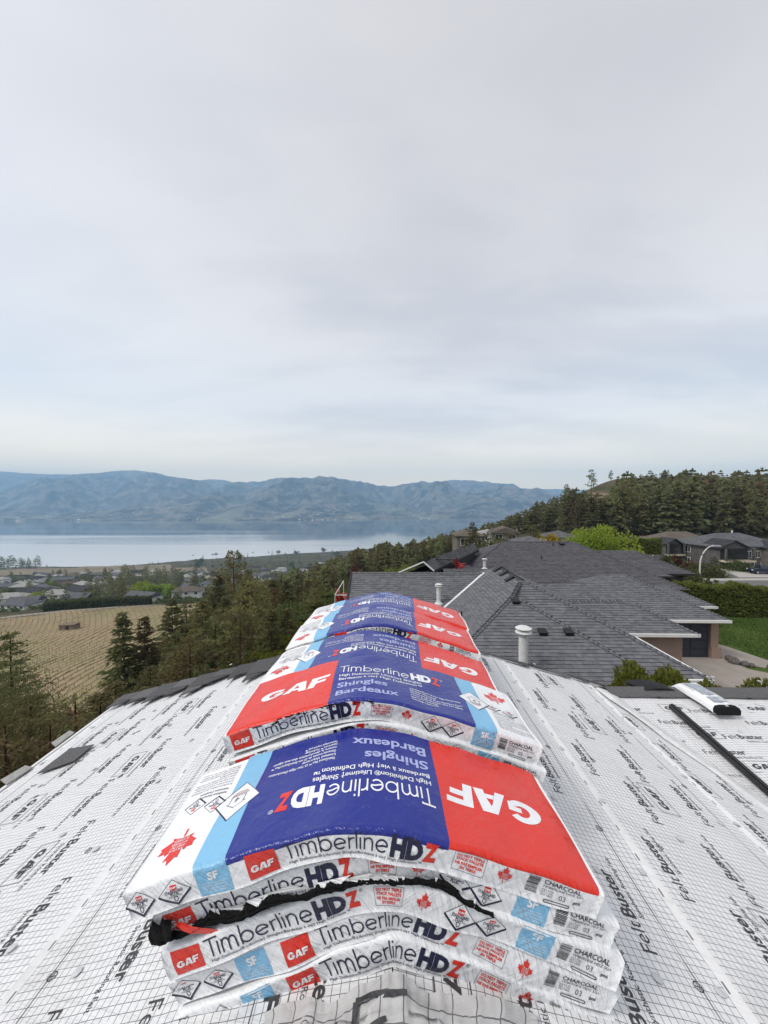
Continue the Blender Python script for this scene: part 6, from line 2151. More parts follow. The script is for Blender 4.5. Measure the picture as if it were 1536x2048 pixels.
vm = bpy.data.materials.new('vineyard_soil'); vm.use_nodes = True
t = NT(vm.node_tree); o_ = t.n('ShaderNodeOutputMaterial'); p_ = t.n('ShaderNodeBsdfPrincipled'); t.t.links.new(p_.outputs[0], o_.inputs[0])
pos = t.n('ShaderNodeNewGeometry').outputs['Position']
v1 = t.rng(t.noise(pos, .022, 5.0, .65), .42, .58); v2 = t.rng(t.noise(pos, .25, 4.0, .65), .3, .7)
vc = t.mix(v1, (.30, .222, .128), (.24, .21, .10)); vc = t.mix(t.m('MULTIPLY', v2, .5), vc, (.38, .30, .19))
t.put(p_, 'Base Color', vc); p_.inputs['Roughness'].default_value = .95; p_.inputs['Specular IOR Level'].default_value = .1
VC = [(-40, 78), (-46, 222), (-215, 205), (-150, 66)]
drape('vineyard_ground', VC, vm, .45, 70, 70)
VINE = mat('vine_wood', (.22, .18, .115), .95, .1, var=.8, col2=(.32, .27, .165), nscale=1.5, namp=.3)
POST = mat('vine_post', (.30, .25, .19), .9, .2)
c = np.array(VC, float)
NR = 62
rv = random.Random(8)
for i in range(NR):
    fu = (i + .5) / NR
    # rows run from the near edge to the far edge
    a = c[3] * (1 - fu) + c[0] * fu; b = c[2] * (1 - fu) + c[1] * fu
    n_ = 160
    s_ = np.linspace(.01, .99, n_)
    X = a[0] + (b[0] - a[0]) * s_; Y = a[1] + (b[1] - a[1]) * s_; Z_ = TH(X, Y) + .45
    r = thing('vine_row', 'one of many thin rows of bare vines across the brown vineyard', 'vines', (a[0], a[1], Z_[0]), 'rows of vines in the vineyard')
    mb = MB()
    hh = .06 + .20 * vnoise(np.arange(n_) * .45, np.full(n_, i * 3.7), 3) * vnoise(np.arange(n_) * .06, np.full(n_, i * .35), 7) * 1.6
    v = []
    for k in range(n_): v += [(X[k] - .22, Y[k], Z_[k] + .02), (X[k], Y[k], Z_[k] + hh[k]), (X[k] + .22, Y[k], Z_[k] + .02)]
    f = []
    for k in range(n_ - 1):
        if rv.random() < .04: continue
        f += [(3 * k, 3 * k + 3, 3 * k + 4, 3 * k + 1), (3 * k + 1, 3 * k + 4, 3 * k + 5, 3 * k + 2)]
    mb.add(v, f, 0, (.2 + .6 * vnoise(np.arange(len(f)) * .02, np.full(len(f), i * .3), 12)).tolist())
    part('vine', mb, VINE, r)
    mb = MB()
    for k in range(0, n_, 6):
        mb.box((X[k] - .05, Y[k] - .05, Z_[k] - .5), (X[k] + .05, Y[k] + .05, Z_[k] + 1.3))
    part('trellis_post', mb, POST, r, kind='stuff')
# shed
p = ray(140, 1276, 150.0); sz = th(p[0], p[1]) + .4
shd = thing('shed', 'small weathered shed alone in the brown vineyard', 'shed', (p[0], p[1], sz))
mb = MB(); mb.box((p[0] - 2.9, p[1] - 1.6, sz - .4), (p[0] + 3.0, p[1] + 1.6, sz + 1.9)); part('wall', mb, mat('shed_boards', (.24, .19, .14), .9, .2, nscale=1.2, namp=.4), shd)
mb = MB(); mb.add([(p[0] - 3.3, p[1] - 2, sz + 1.92), (p[0] + 3.3, p[1] - 2, sz + 2.2), (p[0] + 3.3, p[1] + 2, sz + 2.3), (p[0] - 3.3, p[1] + 2, sz + 2.0), (p[0] - 3.3, p[1] - 2, sz + 2.05), (p[0] + 3.3, p[1] - 2, sz + 2.33), (p[0] + 3.3, p[1] + 2, sz + 2.43), (p[0] - 3.3, p[1] + 2, sz + 2.13)], [(3, 2, 1, 0), (4, 5, 6, 7), (0, 1, 5, 4), (1, 2, 6, 5), (2, 3, 7, 6), (3, 0, 4, 7)])
part('roof', mb, mat('shed_roof', (.22, .16, .10), .8, .2, nscale=1, namp=.3), shd)
mb = MB(); mb.box((p[0] - .2, p[1] - 1.66, sz - .3), (p[0] + .9, p[1] - 1.6, sz + 1.6)); part('door', mb, mat('shed_dark', (.03, .025, .022), .9, .2), shd)
# dirt track round the vineyard and dry fields by the shore
DIRT = mat('dirt_track', (.33, .29, .24), .95, .1, nscale=.3, namp=.2)
drape('dirt_track', [(-208, 206), (-211, 198), (-135, 213), (-132, 221)], DIRT, .62, 40, 4)
DRY = mat('dry_field', (.245, .195, .125), .95, .1, nscale=.012, namp=.3)
for (pa, pb, Za, Zb) in ((-30, 165, 830, 1080), (165, 350, 850, 1120), (345, 420, 760, 1000)):
    q0, q1, q2, q3 = ray(pa, 1140, Za), ray(pb, 1140, Za), ray(pb - 8, 1140, Zb), ray(pa - 10, 1140, Zb)
    drape('dry_field', [q0[:2], q1[:2], q2[:2], q3[:2]], DRY, 1.8, 30, 30)
LAWN = mat('lawn_soil', (.07, .115, .025), .95, .1, nscale=1.2, namp=.3)
PAVE = mat('concrete_paving', (.34, .30, .265), .9, .2, nscale=1.0, namp=.14, bump=.2, bscale=40)
ASPH = mat('street_asphalt', (.16, .155, .15), .95, .15, nscale=.5, namp=.12)
CONC = mat('kerb_concrete', (.42, .40, .37), .9, .2, nscale=1.0, namp=.12)
def slab(name, pts, z, m_, thick=.25, kind='structure'):
    mb = MB(); n_ = len(pts)
    v = [(x, y, z) for x, y in pts] + [(x, y, z - thick) for x, y in pts]
    mb.add(v, [tuple(range(n_))] + [(i, n_ + i, n_ + (i + 1) % n_, (i + 1) % n_) for i in range(n_)])
    return tag(link(name, mb.mesh(name, m_)), kind=kind)
GY = -9.92
slab('garden_ground', [(9.5, 15.0), (48, 14.0), (50, 36), (9.5, 36)], GY - .02, LAWN, 1.5)
slab('driveway', [(11.6, 15.2), (21.5, 15.2), (23.5, 19.5), (22.2, 22.0), (20.9, 23.0), (20.6, 24.7), (15.2, 24.7), (15.2, 23.4), (11.6, 23.3)], GY + .02, PAVE, .2)
slab('garden_path', [(20.7, 24.5), (22.0, 23.2), (23.2, 24.2), (22.6, 26.5), (21.2, 29.5), (20.4, 29.5)], GY + .03, PAVE, .2)
# grass blades
rs = np.random.RandomState(4); n_ = 42000
gx_ = 20.8 + rs.rand(n_) * 18; gy_ = 19.6 + rs.rand(n_) * 13.5
keep = ~((gx_ < 23.6) & (gy_ < 24)) & ~((gx_ < 23.2) & (gy_ < 27))
C = np.c_[gx_, gy_, np.full(n_, GY - .02)][keep]
D = nrm(rs.normal(size=C.shape) * .35 + np.array((0, 0, 1.0)))
V, Fq = needle_quads(C, D, .12, .035, rs)
tag(link('grass', fast_mesh('grass', V, Fq, mat('grass_blades', (.13, .185, .045), .8, .2, var=.9, col2=(.055, .10, .02)), False, np.clip(fbm(C[:, 0] * .5, C[:, 1] * .5, 4, 5) * 1.6 - .3 + .25 * rs.rand(len(Fq)), 0, 1))), kind='stuff')
# boulders at the lawn edge
for i, (x, y, s_) in enumerate(((20.75, 23.9, .32), (21.15, 23.6, .22), (20.9, 24.35, .22), (21.4, 23.4, .16))):
    bm = bmesh.new(); bmesh.ops.create_icosphere(bm, subdivisions=2, radius=s_)
    for v in bm.verts: v.co *= .8 + .45 * float(vnoise(v.co.x * 4 + i * 7, v.co.y * 4 + v.co.z * 5, i)); v.co.z *= .8
    me = bpy.data.meshes.new('boulder'); bm.to_mesh(me); bm.free(); me.materials.append(STONE)
    o = link('boulder', me); o.location = (x, y, GY + s_ * .45); tag(o, ('largest grey brown boulder', 'second boulder', 'boulder nearest the garage pillar', 'smallest boulder')[i] + ' at the corner of the tan garage', 'boulder', 'boulders by the garage')
# street, kerbs, drives across it
SZ = -14.85
slab('street', [(26, 56), (80, 63), (120, 68), (120, 78), (80, 73), (58, 72), (48, 92), (40, 96), (44, 74), (26, 66)], SZ, ASPH, 2.6)
slab('pavement', [(26, 54), (80, 61), (120, 66), (120, 67.9), (80, 62.9), (26, 55.9)], SZ + .13, CONC, 2.8)
slab('pavement', [(58.2, 72.2), (80, 73.2), (120, 78.2), (120, 80), (80, 75), (58, 74)], SZ + .13, CONC, 2.8)
slab('driveway', [(66, 75.2), (80, 75.4), (97, 78.2), (97, 89), (70, 86)], SZ + .17, CONC, 2.8)
slab('driveway', [(48.6, 88), (52, 90), (60, 97), (52, 100)], SZ + .16, CONC, 2.8)
# street lamps
def street_lamp(base, h, arm, label, sgn=1):
    r = thing('street_lamp', label, 'street lamp', base, 'curved neck street lamps')
    mb = MB(); x, y, z = base
    pts = [(x, y, z), (x, y, z + h * .62)] + [(x + sgn * arm * (1 - math.cos(a)) , y, z + h * .62 + h * .36 * math.sin(a)) for a in np.linspace(.15, 1.5, 9)]
    mb.tube(pts, [.14, .11] + [.10 - .004 * i for i in range(9)], 10); part('pole', mb, mat('lamp_pole', (.62, .60, .55), .6, .4), r)
    mb = MB(); mb.tube([(x, y, z), (x, y, z + .9)], [.24, .20], 10); part('base', mb, mat('lamp_pole', (.62, .60, .55)), r)
    e = np.array(pts[-1]); mb = MB(); mb.beam(e - (sgn * .1, 0, 0), e + (sgn * 1.0, 0, -.03), .30, .16); part('lamp_head', mb, mat('lamp_head', (.52, .52, .50), .5, .4), r)
    return r
p = ray(1399, 1166, 58.0); street_lamp((p[0], p[1], SZ + .13), ray(1399, 1089, 58.0)[2] - SZ - .13, 2.0, 'tall pale street lamp with a curved neck beside the cedar hedge')
p = ray(1254, 1110, 92.0); street_lamp((p[0], p[1], th(p[0], p[1])), ray(1254, 1086, 92.0)[2] - th(p[0], p[1]), 2.0, 'far pale street lamp with a curved neck next to the round yellow green trees')

# ------------------------------------------------------------------ houses beyond the street and down the hill
WALLC = {'grey': mat('wall_grey', (.135, .128, .12), .9, .2, nscale=.8, namp=.3), 'taupe': mat('wall_taupe', (.19, .165, .14), .9, .2, nscale=.8, namp=.25), 'white': mat('wall_white', (.68, .68, .67), .8, .2, nscale=.5, namp=.1), 'cream': mat('wall_cream', (.56, .49, .37), .8, .2, nscale=.5, namp=.1), 'tan': mat('wall_tan', (.34, .26, .20), .85, .2, nscale=.5, namp=.15)}
ROOFC = {'grey': mat('far_roof_grey', (.14, .14, .15), .95, .1, nscale=1.2, namp=.4), 'brown': mat('far_roof_brown', (.155, .13, .11), .95, .1, nscale=1.0, namp=.35), 'pale': mat('far_roof_pale', (.34, .33, .31), .9, .15, nscale=.8, namp=.25), 'dark': mat('far_roof_dark', (.06, .06, .066), .95, .1, nscale=1.0, namp=.35)}

def hip_house(loc, w_, d, h, label, wall='grey', roof='grey', rz=0.0, rise=None, over=.5, gable=False, wins=3, group=None, chimney=False, floors=1, bands=()):
    """a house with hip or gable roof; origin at the middle of its footprint"""
    r = thing('house', label, 'house', loc, group); r.rotation_euler = (0, 0, rz)
    rise = rise or min(w_, d) * .24
    def pl(name, mb, m_, par=None):
        return link(name, mb.mesh(name, m_), par or r)
    mb = MB(); mb.box((-w_ / 2, -d / 2, -4), (w_ / 2, d / 2, h)); wl = pl('wall', mb, WALLC[wall])
    x0, x1, y0, y1 = -w_ / 2 - over, w_ / 2 + over, -d / 2 - over, d / 2 + over
    ins = 0 if gable else min(w_, d) / 2 + over
    if w_ >= d:
        ra, rb_ = (x0 + ins, 0, h + rise), (x1 - ins - .01, 0, h + rise)
        fc = [[0, 1, 5, 4], [1, 2, 5], [2, 3, 4, 5], [3, 0, 4]]
    else:
        ra, rb_ = (0, y0 + ins, h + rise), (0, y1 - ins - .01, h + rise)
        fc = [[0, 1, 4], [1, 2, 5, 4], [2, 3, 5], [3, 0, 4, 5]]
    v = [(x0, y0, h), (x1, y0, h), (x1, y1, h), (x0, y1, h), ra, rb_] + [(x0, y0, h - .22), (x1, y0, h - .22), (x1, y1, h - .22), (x0, y1, h - .22)]
    fc += [[6, 7, 1, 0], [7, 8, 2, 1], [8, 9, 3, 2], [9, 6, 0, 3], [9, 8, 7, 6]]
    mb = MB(); mb.add(v, fc); rf = pl('roof', mb, ROOFC[roof])
    if gable:
        pl('gable', MB().add([(x0 + over, y0 + over, h), (x0 + over, y1 - over, h), (x0 + over, 0, h + rise * .92)], [(0, 1, 2)]), WALLC[wall]); pl('gable', MB().add([(x1 - over, y0 + over, h), (x1 - over, y1 - over, h), (x1 - over, 0, h + rise * .92)], [(2, 1, 0)]), WALLC[wall])
    if chimney:
        pl('chimney', MB().box((-w_ * .2 - .4, -.4, h), (-w_ * .2 + .4, .4, h + rise + 1.0)), WALLC['white'], rf)
    for fl in range(floors):
        zc = h - 1.35 - fl * 2.9
        for i in range(wins):
            xc = -w_ / 2 + w_ * (i + .5) / wins
            ww = min(1.9, w_ / wins * .5)
            f_ = MB()
            for a in ((xc - ww / 2 - .08, -.75 - .08, xc + ww / 2 + .08, -.75), (xc - ww / 2 - .08, .75, xc + ww / 2 + .08, .83), (xc - ww / 2 - .08, -.75, xc - ww / 2, .75), (xc + ww / 2, -.75, xc + ww / 2 + .08, .75), (xc - .04, -.75, xc + .04, .75)):
                f_.box((a[0], -d / 2 - .07, zc + a[1]), (a[2], -d / 2 - .002, zc + a[3]))
            fo = pl('window', f_, FRAME)
            pl('pane', MB().box((xc - ww / 2, -d / 2 - .03, zc - .75), (xc + ww / 2, -d / 2 - .001, zc + .75)), GLASS, fo)
    if wins > 1 and floors == 2:
        for fl in range(floors):
            zc = h - 1.35 - fl * 2.6
            for yc in (-d * .24, d * .12):
                fo = pl('window', MB().box((-w_ / 2 - .06, yc - .72, zc - .72), (-w_ / 2 - .002, yc + .72, zc + .72)), FRAME)
                for s_ in (-1, 1):
                    pl('pane', MB().box((-w_ / 2 - .08, yc + s_ * .33 - .28, zc - .62), (-w_ / 2 - .06, yc + s_ * .33 + .28, zc + .62)), GLASS, fo)
    return r

def gable_front(r, x, y0, w_, h, rise, m_roof, m_wall, depth=3.0):
    """small cross gable on a house, ridge towards the viewer; local coordinates"""
    v = [(x - w_ / 2 - .4, y0 - .5, h), (x, y0 - .5, h + rise), (x + w_ / 2 + .4, y0 - .5, h), (x - w_ / 2 - .4, y0 + depth, h), (x, y0 + depth, h + rise), (x + w_ / 2 + .4, y0 + depth, h)]
    v += [(a, b, c - .25) for a, b, c in v]
    mb = MB().add(v, [(0, 1, 4, 3), (1, 2, 5, 4), (6, 7, 1, 0), (7, 8, 2, 1), (9, 10, 7, 6), (10, 11, 8, 7)])
    link('gable_roof', mb.mesh('gable_roof', m_roof), r)
    mb = MB().add([(x - w_ / 2, y0, h - .2), (x, y0, h + rise * .86), (x + w_ / 2, y0, h - .2), (x - w_ / 2, y0, -1), (x + w_ / 2, y0, -1), (x - w_ / 2, y0 + depth, -1), (x + w_ / 2, y0 + depth, -1), (x - w_ / 2, y0 + depth, h - .2), (x + w_ / 2, y0 + depth, h - .2)], [(0, 2, 1), (3, 4, 2, 0), (3, 0, 7, 5), (4, 6, 8, 2)])
    link('gable_wall', mb.mesh('gable_wall', m_wall), r)

def balcony(r, x0, x1, y0, y1, z):
    """covered balcony: slab, posts, dark rail with pale cap; local coordinates"""
    link('balcony_slab', MB().box((x0, y0, z - .35), (x1, y1, z)).mesh('balcony_slab', WALLC['cream']), r)
    for x in (x0 + .2, x1 - .2):
        link('balcony_post', MB().box((x - .16, y0 + .05, z), (x + .16, y0 + .37, z + 2.5)).mesh('balcony_post', WALLC['grey']), r)
    mb = MB()
    k = int((x1 - x0) / .22)
    for i in range(k): mb.box((x0 + .3 + i * .22, y0 + .1, z), (x0 + .34 + i * .22, y0 + .14, z + .95))
    mb.box((x0, y0 + .06, z + .95), (x1, y0 + .18, z + 1.03))
    o = link('balcony_rail', mb.mesh('balcony_rail', FASCIA_D), r)
    link('recess', MB().box((x0 + .3, y1 - .1, z), (x1 - .3, y1 - .02, z + 2.4)).mesh('recess', mat('recess_dark', (.03, .03, .032), .5, .4)), r)  # flat dark panel: shade of the hollow put into its colour

# the row across the street
R2 = hip_house((78.5, 93, -15.4), 17, 11, 5.2, 'two storey grey stone house with a wide covered balcony over the street', 'grey', 'grey', .10, 2.5, .6, wins=5, floors=2, chimney=False)
gable_front(R2, -5.6, -7.0, 6.4, 5.1, 1.7, ROOFC['dark'], WALLC['grey'], 5); balcony(R2, -9.0, -2.0, -8.6, -6.9, 2.5)
gable_front(R2, 5.0, -6.6, 5.0, 4.9, 1.5, ROOFC['dark'], WALLC['taupe'], 4)
link('garage_door', MB().box((-7.6, -7.10, -.2), (-3.2, -7.02, 1.9)).mesh('garage_door', WALLC['cream']), R2)
for x0, x1, z0, z1 in ((4.0, 6.2, 2.4, 4.4), (-1.2, .2, 2.6, 4.2), (1.0, 2.2, 2.6, 4.2)):
    yy = -6.7 if x0 > 3 else -5.6
    wf = link('window', MB().box((x0, yy - .02, z0), (x1, yy + .06, z1)).mesh('window', FRAME), R2)
    for k in range(2):
        w0 = x0 + .12 + k * (x1 - x0 - .12) / 2; link('pane', MB().box((w0, yy - .04, z0 + .14), (w0 + (x1 - x0) / 2 - .18, yy - .02, z1 - .14)).mesh('pane', GLASS), wf)
link('flue_pipe', MB().tube([(1.2, 0, 6.6), (1.2, 0, 8.3)], .16, 8).mesh('flue_pipe', VENT_W), R2)
R1 = hip_house((72.5, 101, -15.4), 15, 10, 4.9, 'long brown roofed stone house with two small dark gables behind the street lamp', 'taupe', 'brown', .08, 2.5, .6, wins=6, floors=2)
gable_front(R1, -5.8, -6.2, 3.6, 4.9, 1.4, ROOFC['dark'], WALLC['grey'], 4); gable_front(R1, 3.4, -5.8, 3.6, 4.7, 1.4, ROOFC['dark'], WALLC['taupe'], 4); balcony(R1, -8.0, -3.6, -7.2, -6.1, 2.5)
wf = link('window', MB().box((2.3, -5.92, 2.4), (4.5, -5.82, 4.4)).mesh('window', FRAME), R1)
for k in range(3): link('pane', MB().box((2.42 + k * .70, -5.95, 2.55), (2.98 + k * .70, -5.92, 4.25)).mesh('pane', GLASS), wf)
p = ray(1312, 1083, 118); hip_house((p[0], 122, p[2] - 5.0), 9, 8, 3.2, 'small dark roofed house with a white chimney, first of the row by the round trees', 'taupe', 'grey', .05, 1.8, wins=2, chimney=True)
p = ray(1285, 1088, 112); hip_house((p[0], 114, p[2] - 4.6), 9, 7, 3.0, 'low slate roofed house half hidden by the trimmed hedge', 'grey', 'dark', .0, 1.6, wins=2)
# hillside houses
for px, py, Z, w_, d, h, wl, rf, gb, lb in ((1253, 1036, 165, 7.5, 8, 5.0, 'white', 'grey', False, 'white two storey house on the hillside beside the blue spruce'),
        (1117, 1061, 98, 6.8, 7, 3.0, 'cream', 'grey', False, 'low grey roofed cream house by the golden shrub'),
        (1008, 1053, 112, 7.0, 8, 4.0, 'taupe', 'brown', True, 'taupe gabled house with a brown roof amid the conifers'),
        (936, 1058, 90, 6, 7, 3.4, 'taupe', 'brown', False, 'taupe house with a low brown roof behind the grey side wing'),
        (975, 1058, 128, 6, 6, 3.0, 'white', 'pale', False, 'small pale roofed white house between two brown roofed ones'),
        (1205, 1046, 170, 7, 7, 3.0, 'tan', 'brown', False, 'small tan house half hidden under the hillside pines'),
        (1534, 998, 200, 9, 9, 6.0, 'white', 'pale', False, 'white house among pines at the edge of the picture high on the hill'),
        (1060, 1072, 60, 4.2, 5, 3.0, 'tan', 'grey', False, 'plain grey hipped roof just behind the plum grey ridge')):
    p = ray(px, py, Z); rise = min(w_, d) * (.2 if Z < 250 else .08)
    hip_house((p[0], p[1], p[2] - rise - h), w_, d, h, lb, wl, rf, rt.uniform(-.2, .2), rise, .5, gb, 2)

# parked car
def parked_car(loc, rz, label):
    r = thing('parked_car', label, 'car', loc); r.rotation_euler = (0, 0, rz)
    side = [(-2.2, .35), (-2.25, .80), (-2.1, 1.0), (-1.95, 1.05), (-1.55, 1.62), (.35, 1.66), (1.05, 1.10), (2.05, .95), (2.25, .75), (2.25, .35)]
    n_ = len(side); mb = MB()
    v = [(x, -.88 + (.14 if z > 1.2 else 0), z) for x, z in side] + [(x, .88 - (.14 if z > 1.2 else 0), z) for x, z in side]
    tri_ = poly2d(side)[1]
    mb.add(v, [tuple(q_) for q_ in tri_] + [tuple(n_ + i for i in reversed(q_)) for q_ in tri_] + [(i, n_ + i, n_ + (i + 1) % n_, (i + 1) % n_) for i in range(n_)])
    body_ = link('body', mb.mesh('body', mat('car_navy', (.012, .016, .04), .25, .6, coat=.6)), r)
    for s_ in (-1, 1):
        for (xa, xb, xc, xd) in ((-1.85, -.55, -.55, -1.45), (-.48, .80, .28, -.48)):
            y_ = s_ * .895; y2 = s_ * .765
            mb = MB().add([(xa, y_, 1.08), (xb, y_, 1.08), (xc, y2, 1.56), (xd, y2, 1.56)], [(0, 1, 2, 3) if s_ < 0 else (3, 2, 1, 0)])
            link('side_window', mb.mesh('side_window', GLASS), r)
    link('windscreen', MB().add([(1.06, -.72, 1.13), (1.06, .72, 1.13), (.40, .66, 1.64), (.40, -.66, 1.64)], [(0, 1, 2, 3)]).mesh('windscreen', GLASS), r)
    for x in (-1.4, 1.4):
        for s_ in (-1, 1):
            w_ = link('wheel', MB().tube([(x, s_ * .70, .34), (x, s_ * .93, .34)], .34, 16).mesh('wheel', mat('tyre', (.012, .012, .012), .9, .2)), r)
            link('rim', MB().tube([(x, s_ * .92, .34), (x, s_ * .945, .34)], .20, 12).mesh('rim', mat('rim_alloy', (.5, .5, .5), .35, .5, .6)), w_)
    for s_ in (-1, 1):
        link('headlight', MB().box((2.2, s_ * .75 - .18, .72), (2.27, s_ * .75 + .18, .88)).mesh('headlight', FRAME), r)
        link('tail_light', MB().box((-2.28, s_ * .75 - .13, .75), (-2.2, s_ * .75 + .13, 1.0)).mesh('tail_light', CHAIR_R), r)
    return r
p = ray(1524, 1150, 78.5); parked_car((p[0] + .6, 79, SZ + .18), 2.95, 'dark navy car parked on the pale drive of the balcony house')
# garden shrubs in front of the row
for i, (px, py, Z, K_, w_) in enumerate(((1300, 1130, 66, SHRUBS[0], .9), (1270, 1128, 58, SHRUBS[1], .8), (1335, 1108, 90, SHRUBS[0], .6), (1352, 1110, 92, MAPLE_R, .6), (1430, 1114, 82, PINES[0], 1.6), (1465, 1116, 84, SHRUBS[0], .8), (1482, 1122, 82, SHRUBS[0], .9), (1376, 1122, 86, MAPLE_R, .7), (1415, 1126, 80, SHRUBS[0], 1.4), (1275, 1150, 48, SHRUBS[1], 1.4), (1360, 1152, 52, SHRUBS[1], 1.4), (1375, 1160, 50, SHRUBS[1], 1.2), (1365, 1128, 60, SHRUBS[0], 1.2))):
    top_plant(K_, px, py, Z, ('leafy shrub', 'dark red maple shrub')[K_ is MAPLE_R] + ' in the front gardens along the street', 'garden shrubs along the street', w_, 'shrub', hmin=.8)
for i, (px, py, Z) in enumerate(((644, 1180, 36), (655, 1176, 37), (696, 1188, 30))):
    top_plant(SHRUBS[0], px, py, Z, 'round clipped shrub on the rocky bank by the sun deck', 'clipped shrubs on the bank', 1.0, 'shrub', hmin=.9)
slab('rock_bank', [(-7.6, 33), (-5.2, 29.5), (-4.2, 30.5), (-4.2, 36), (-6.5, 37)], th(-5.5, 33) + .9, mat('rock_bank', (.36, .31, .25), .95, .1, nscale=2.5, namp=.45, bump=1.0, bscale=5), 2.0)

# suburb below
rt = random.Random(55)
HPOS = []
GS = 'houses of the neighbourhood by the lake'
k = 0
tries = 0
while k < 85 and tries < 4000:
    tries += 1
    Z = math.exp(rt.uniform(math.log(238), math.log(1050))); px = rt.uniform(-40, 720)
    p = ray(px, 1150, Z); x, y = p[0], p[1]
    if px < 420 and Z > 780: continue
    if px > 380 and Z < 330: continue
    if any((x - a) ** 2 + (y - b) ** 2 < (20 + Z * .012) ** 2 for a, b in HPOS): continue
    HPOS.append((x, y)); k += 1
    wl = rt.choice(('white', 'white', 'cream', 'tan', 'taupe')); rf = rt.choice(('grey', 'brown', 'pale', 'grey', 'dark', 'pale'))
    w_ = rt.uniform(14, 24); d = rt.uniform(10, 13)
    hip_house((x, y, th(x, y) + .6), w_, d, rt.choice((3.4, 3.6, 6.0)), 'far house with %s walls and a %s roof in the neighbourhood above the lake' % (wl, {'grey': 'grey', 'brown': 'brown', 'pale': 'pale', 'dark': 'dark'}[rf]), wl, rf, rt.uniform(-.5, .5), None, .6, rt.random() < .3, 3, GS)
for px, py, Z, w_, d, h, wl, rf, lb in ((22, 1212, 262, 22, 12, 5.6, 'white', 'pale', 'flat white modern house nearest the vineyard track'), (44, 1222, 240, 17, 12, 3.4, 'white', 'grey', 'grey roofed white house beside the flat white modern one'), (135, 1198, 290, 34, 12, 3.6, 'white', 'pale', 'long pale roofed building behind the dark vineyard hedge'), (242, 1198, 262, 16, 13, 2.4, 'taupe', 'dark', 'dark hipped house in front of the bright green poplars'), (375, 1182, 300, 15, 12, 3.0, 'taupe', 'dark', 'dark roofed house beyond the vineyard, near the pointed firs')):
    p = ray(px, py, Z); hip_house((p[0], p[1], th(p[0], p[1]) + .6), w_, d, h, lb, wl, rf, rt.uniform(-.2, .2), None, .6, False, 4)
    HPOS.append((p[0], p[1]))
GT = 'trees between the houses by the lake'
k = 0; tries = 0
while k < 235 and tries < 6000:
    tries += 1
    Z = math.exp(rt.uniform(math.log(232), math.log(1080))); px = rt.uniform(-40, 730)
    p = ray(px, 1150, Z); x, y = p[0], p[1]
    if px < 400 and Z > 800 and rt.random() < .93: continue
    if any((x - a) ** 2 + (y - b) ** 2 < 9.5 ** 2 for a, b in HPOS): continue
    r_ = rt.random()
    if r_ < .45: me, lb, h = rt.choice(FAR_FIR), 'far dark fir between the houses of the lake neighbourhood', rt.uniform(8, 17)
    elif r_ < .70: me, lb, h = rt.choice(FAR_PINE[:2]), 'far pine between the houses of the lake neighbourhood', rt.uniform(9, 17)
    else: me, lb, h = FAR_LEAF[rt.choice((0, 0, 2, 2, 1))], 'far leafy tree between the houses of the lake neighbourhood', rt.uniform(5, 10)
    far_tree(me, x, y, h, lb, GT, rt.uniform(.9, 1.5)); k += 1
# clump of dark firs, the bright poplars and the shore pines
for i in range(26):
    px = rt.uniform(165, 250); Z = rt.uniform(250, 300); p = ray(px, 1150, Z)
    far_tree(rt.choice(FAR_FIR), p[0], p[1], rt.uniform(12, 19) * (.7 if px < 190 else 1), 'tall dark fir in the clump beyond the vineyard', 'dark firs beyond the vineyard', rt.uniform(.9, 1.3))
for i in range(30):
    px = rt.uniform(215, 400); Z = rt.uniform(330, 470); p = ray(px, 1150, Z)
    far_tree(rt.choice(FAR_FIR + FAR_PINE[:2]), p[0], p[1], rt.uniform(14, 24), 'tall dark conifer behind the bright green poplars', 'dark conifers behind the poplars', rt.uniform(.9, 1.3))
for i in range(13):
    px = 258 + i * 7.6 + rt.uniform(-2, 2); Z = rt.uniform(262, 285); p = ray(px, 1150, Z)
    far_tree(FAR_LEAF[1], p[0], p[1], rt.uniform(9, 13.5) * (1 if 0 < i < 12 else .75), 'bright yellow green poplar in the row beyond the vineyard', 'bright poplars beyond the vineyard', rt.uniform(.75, 1.0))
for i in range(24):
    px = rt.choice((rt.uniform(-10, 78), rt.uniform(-10, 78), rt.uniform(85, 360))); Z = rt.uniform(1020, 1100) if px < 80 else rt.uniform(1060, 1140); p = ray(px, 1150, Z)
    far_tree(rt.choice(FAR_PINE[:2] + FAR_FIR[:1]), p[0], p[1], rt.uniform(24, 38) if px < 80 else rt.uniform(8, 18), 'dark pine along the lake shore against the bright water', 'pines along the lake shore', rt.uniform(1.0, 1.5))
for i in range(46):
    px = rt.uniform(380, 700); Z = rt.uniform(900, 1500) ; p = ray(px, 1130, Z)
    far_tree(rt.choice(FAR_FIR[:2] + FAR_LEAF[:1]), p[0], p[1], rt.uniform(10, 22), 'dark tree on the low shore terrace against the water', 'trees on the shore terrace', rt.uniform(1.0, 1.6))
hedge('hedge', 'dark bushy hedge along the dirt track at the vineyard edge', [(x, y, th(x, y)) for x, y in ((-196, 214), (-178, 218), (-160, 221), (-142, 224))], 5.0, 5.0, LEAFM, 9000, .9)
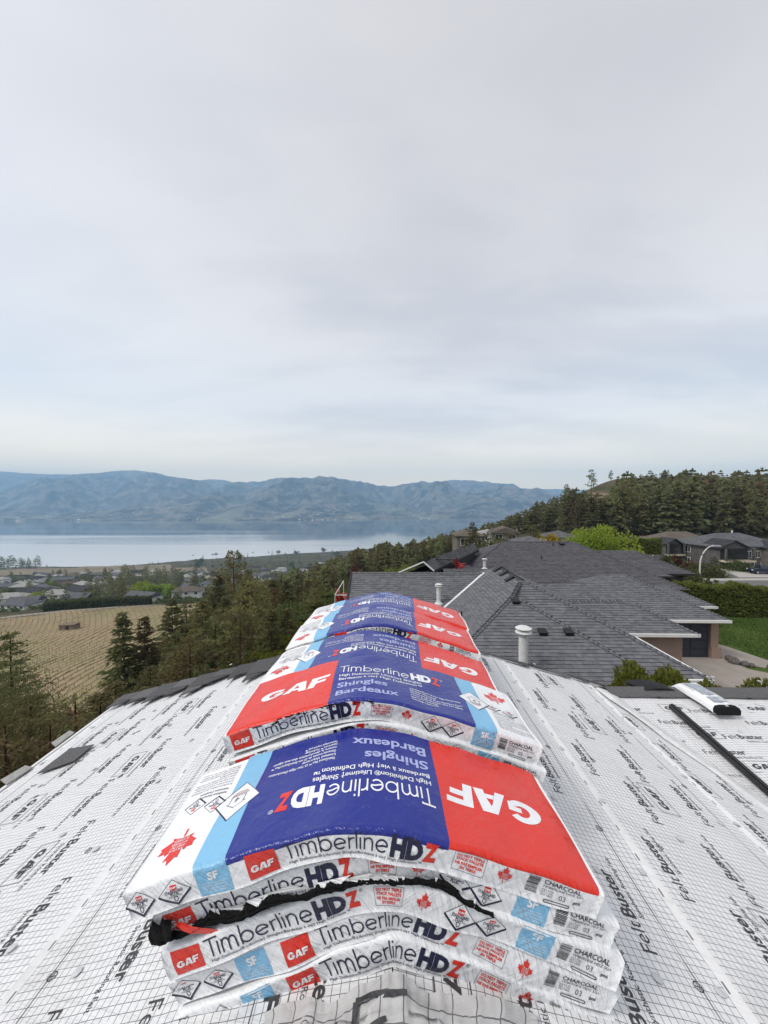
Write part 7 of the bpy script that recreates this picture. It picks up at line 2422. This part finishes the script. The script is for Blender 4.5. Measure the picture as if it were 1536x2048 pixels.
# shrubby ground cover over the lower slopes
rs = np.random.RandomState(17)
n_ = 5200
Zc = np.exp(rs.uniform(math.log(225), math.log(1150), n_)); pxc = rs.uniform(-80, 760, n_)
P = np.array([ray(a, 1150, b) for a, b in zip(pxc, Zc)])
keep = ~((pxc < 420) & (Zc > 800))
for a, b in HPOS: keep &= ((P[:, 0] - a) ** 2 + (P[:, 1] - b) ** 2) > 13 ** 2
P = P[keep]; P[:, 2] = TH(P[:, 0], P[:, 1])
bl = broadleaf_parts(301, 34, .7, .0, 1.0, .42, 5)
sV, sF, sA = [], [], []
for i, c_ in enumerate(P):
    s_ = rs.uniform(1.5, 4.2)
    sV.append(bl[0] * np.array((s_, s_, s_ * .8)) + c_); sF.append(bl[1] + i * len(bl[0])); sA.append(np.clip(bl[2] * .5 + rs.rand() * .5, 0, 1))
tag(link('scrub', fast_mesh('scrub', np.concatenate(sV), np.concatenate(sF), LEAFM, False, np.concatenate(sA))), 'scrub and small garden trees over the lower slope', 'scrub', kind='stuff')
# understorey of the near slope
n_ = 3400
Zc = np.exp(rs.uniform(math.log(8), math.log(110), n_)); pxc = rs.uniform(-150, 740, n_)
P = np.array([ray(a, 1300, b) for a, b in zip(pxc, Zc)])
keep = (P[:, 0] < -4.2) & ~((P[:, 0] < -50 - (P[:, 1] - 90) * .12) & (P[:, 1] > 62)) & ~((P[:, 0] < -36) & (P[:, 1] > 84))
P = P[keep]; P[:, 2] = TH(P[:, 0], P[:, 1]); Zc = Zc[keep]
bl = broadleaf_parts(302, 90, .7, .0, 1.0, .24, 6)
sV, sF, sA = [], [], []
for i, c_ in enumerate(P):
    s_ = rs.uniform(1.0, 3.4)
    sV.append(bl[0] * np.array((s_, s_, s_ * .8)) + c_); sF.append(bl[1] + i * len(bl[0])); sA.append(np.clip(bl[2] * .5 + rs.rand() * .5, 0, 1))
tag(link('undergrowth', fast_mesh('undergrowth', np.concatenate(sV), np.concatenate(sF), LEAFM, False, np.concatenate(sA))), 'low undergrowth between the conifers on the slope', 'undergrowth', kind='stuff')
if FARV:
    tag(link('far_woods', fast_mesh('far_woods', np.concatenate(FARV), np.concatenate(FARF), HILL_G, False, np.concatenate(FARA))), 'far woods and shade trees massed along the lower slope', 'woods', kind='stuff')
TANB = mat('knoll_soil', (.27, .195, .125), .95, .1, nscale=.12, namp=.45, bump=.8, bscale=.6)
kc = [hit(1158, 990, 200, 420), hit(1236, 992, 200, 420), hit(1232, 957, 200, 420), hit(1192, 966, 200, 420)]
drape('knoll_bank', [c_[:2] for c_ in kc], TANB, .35, 40, 40)
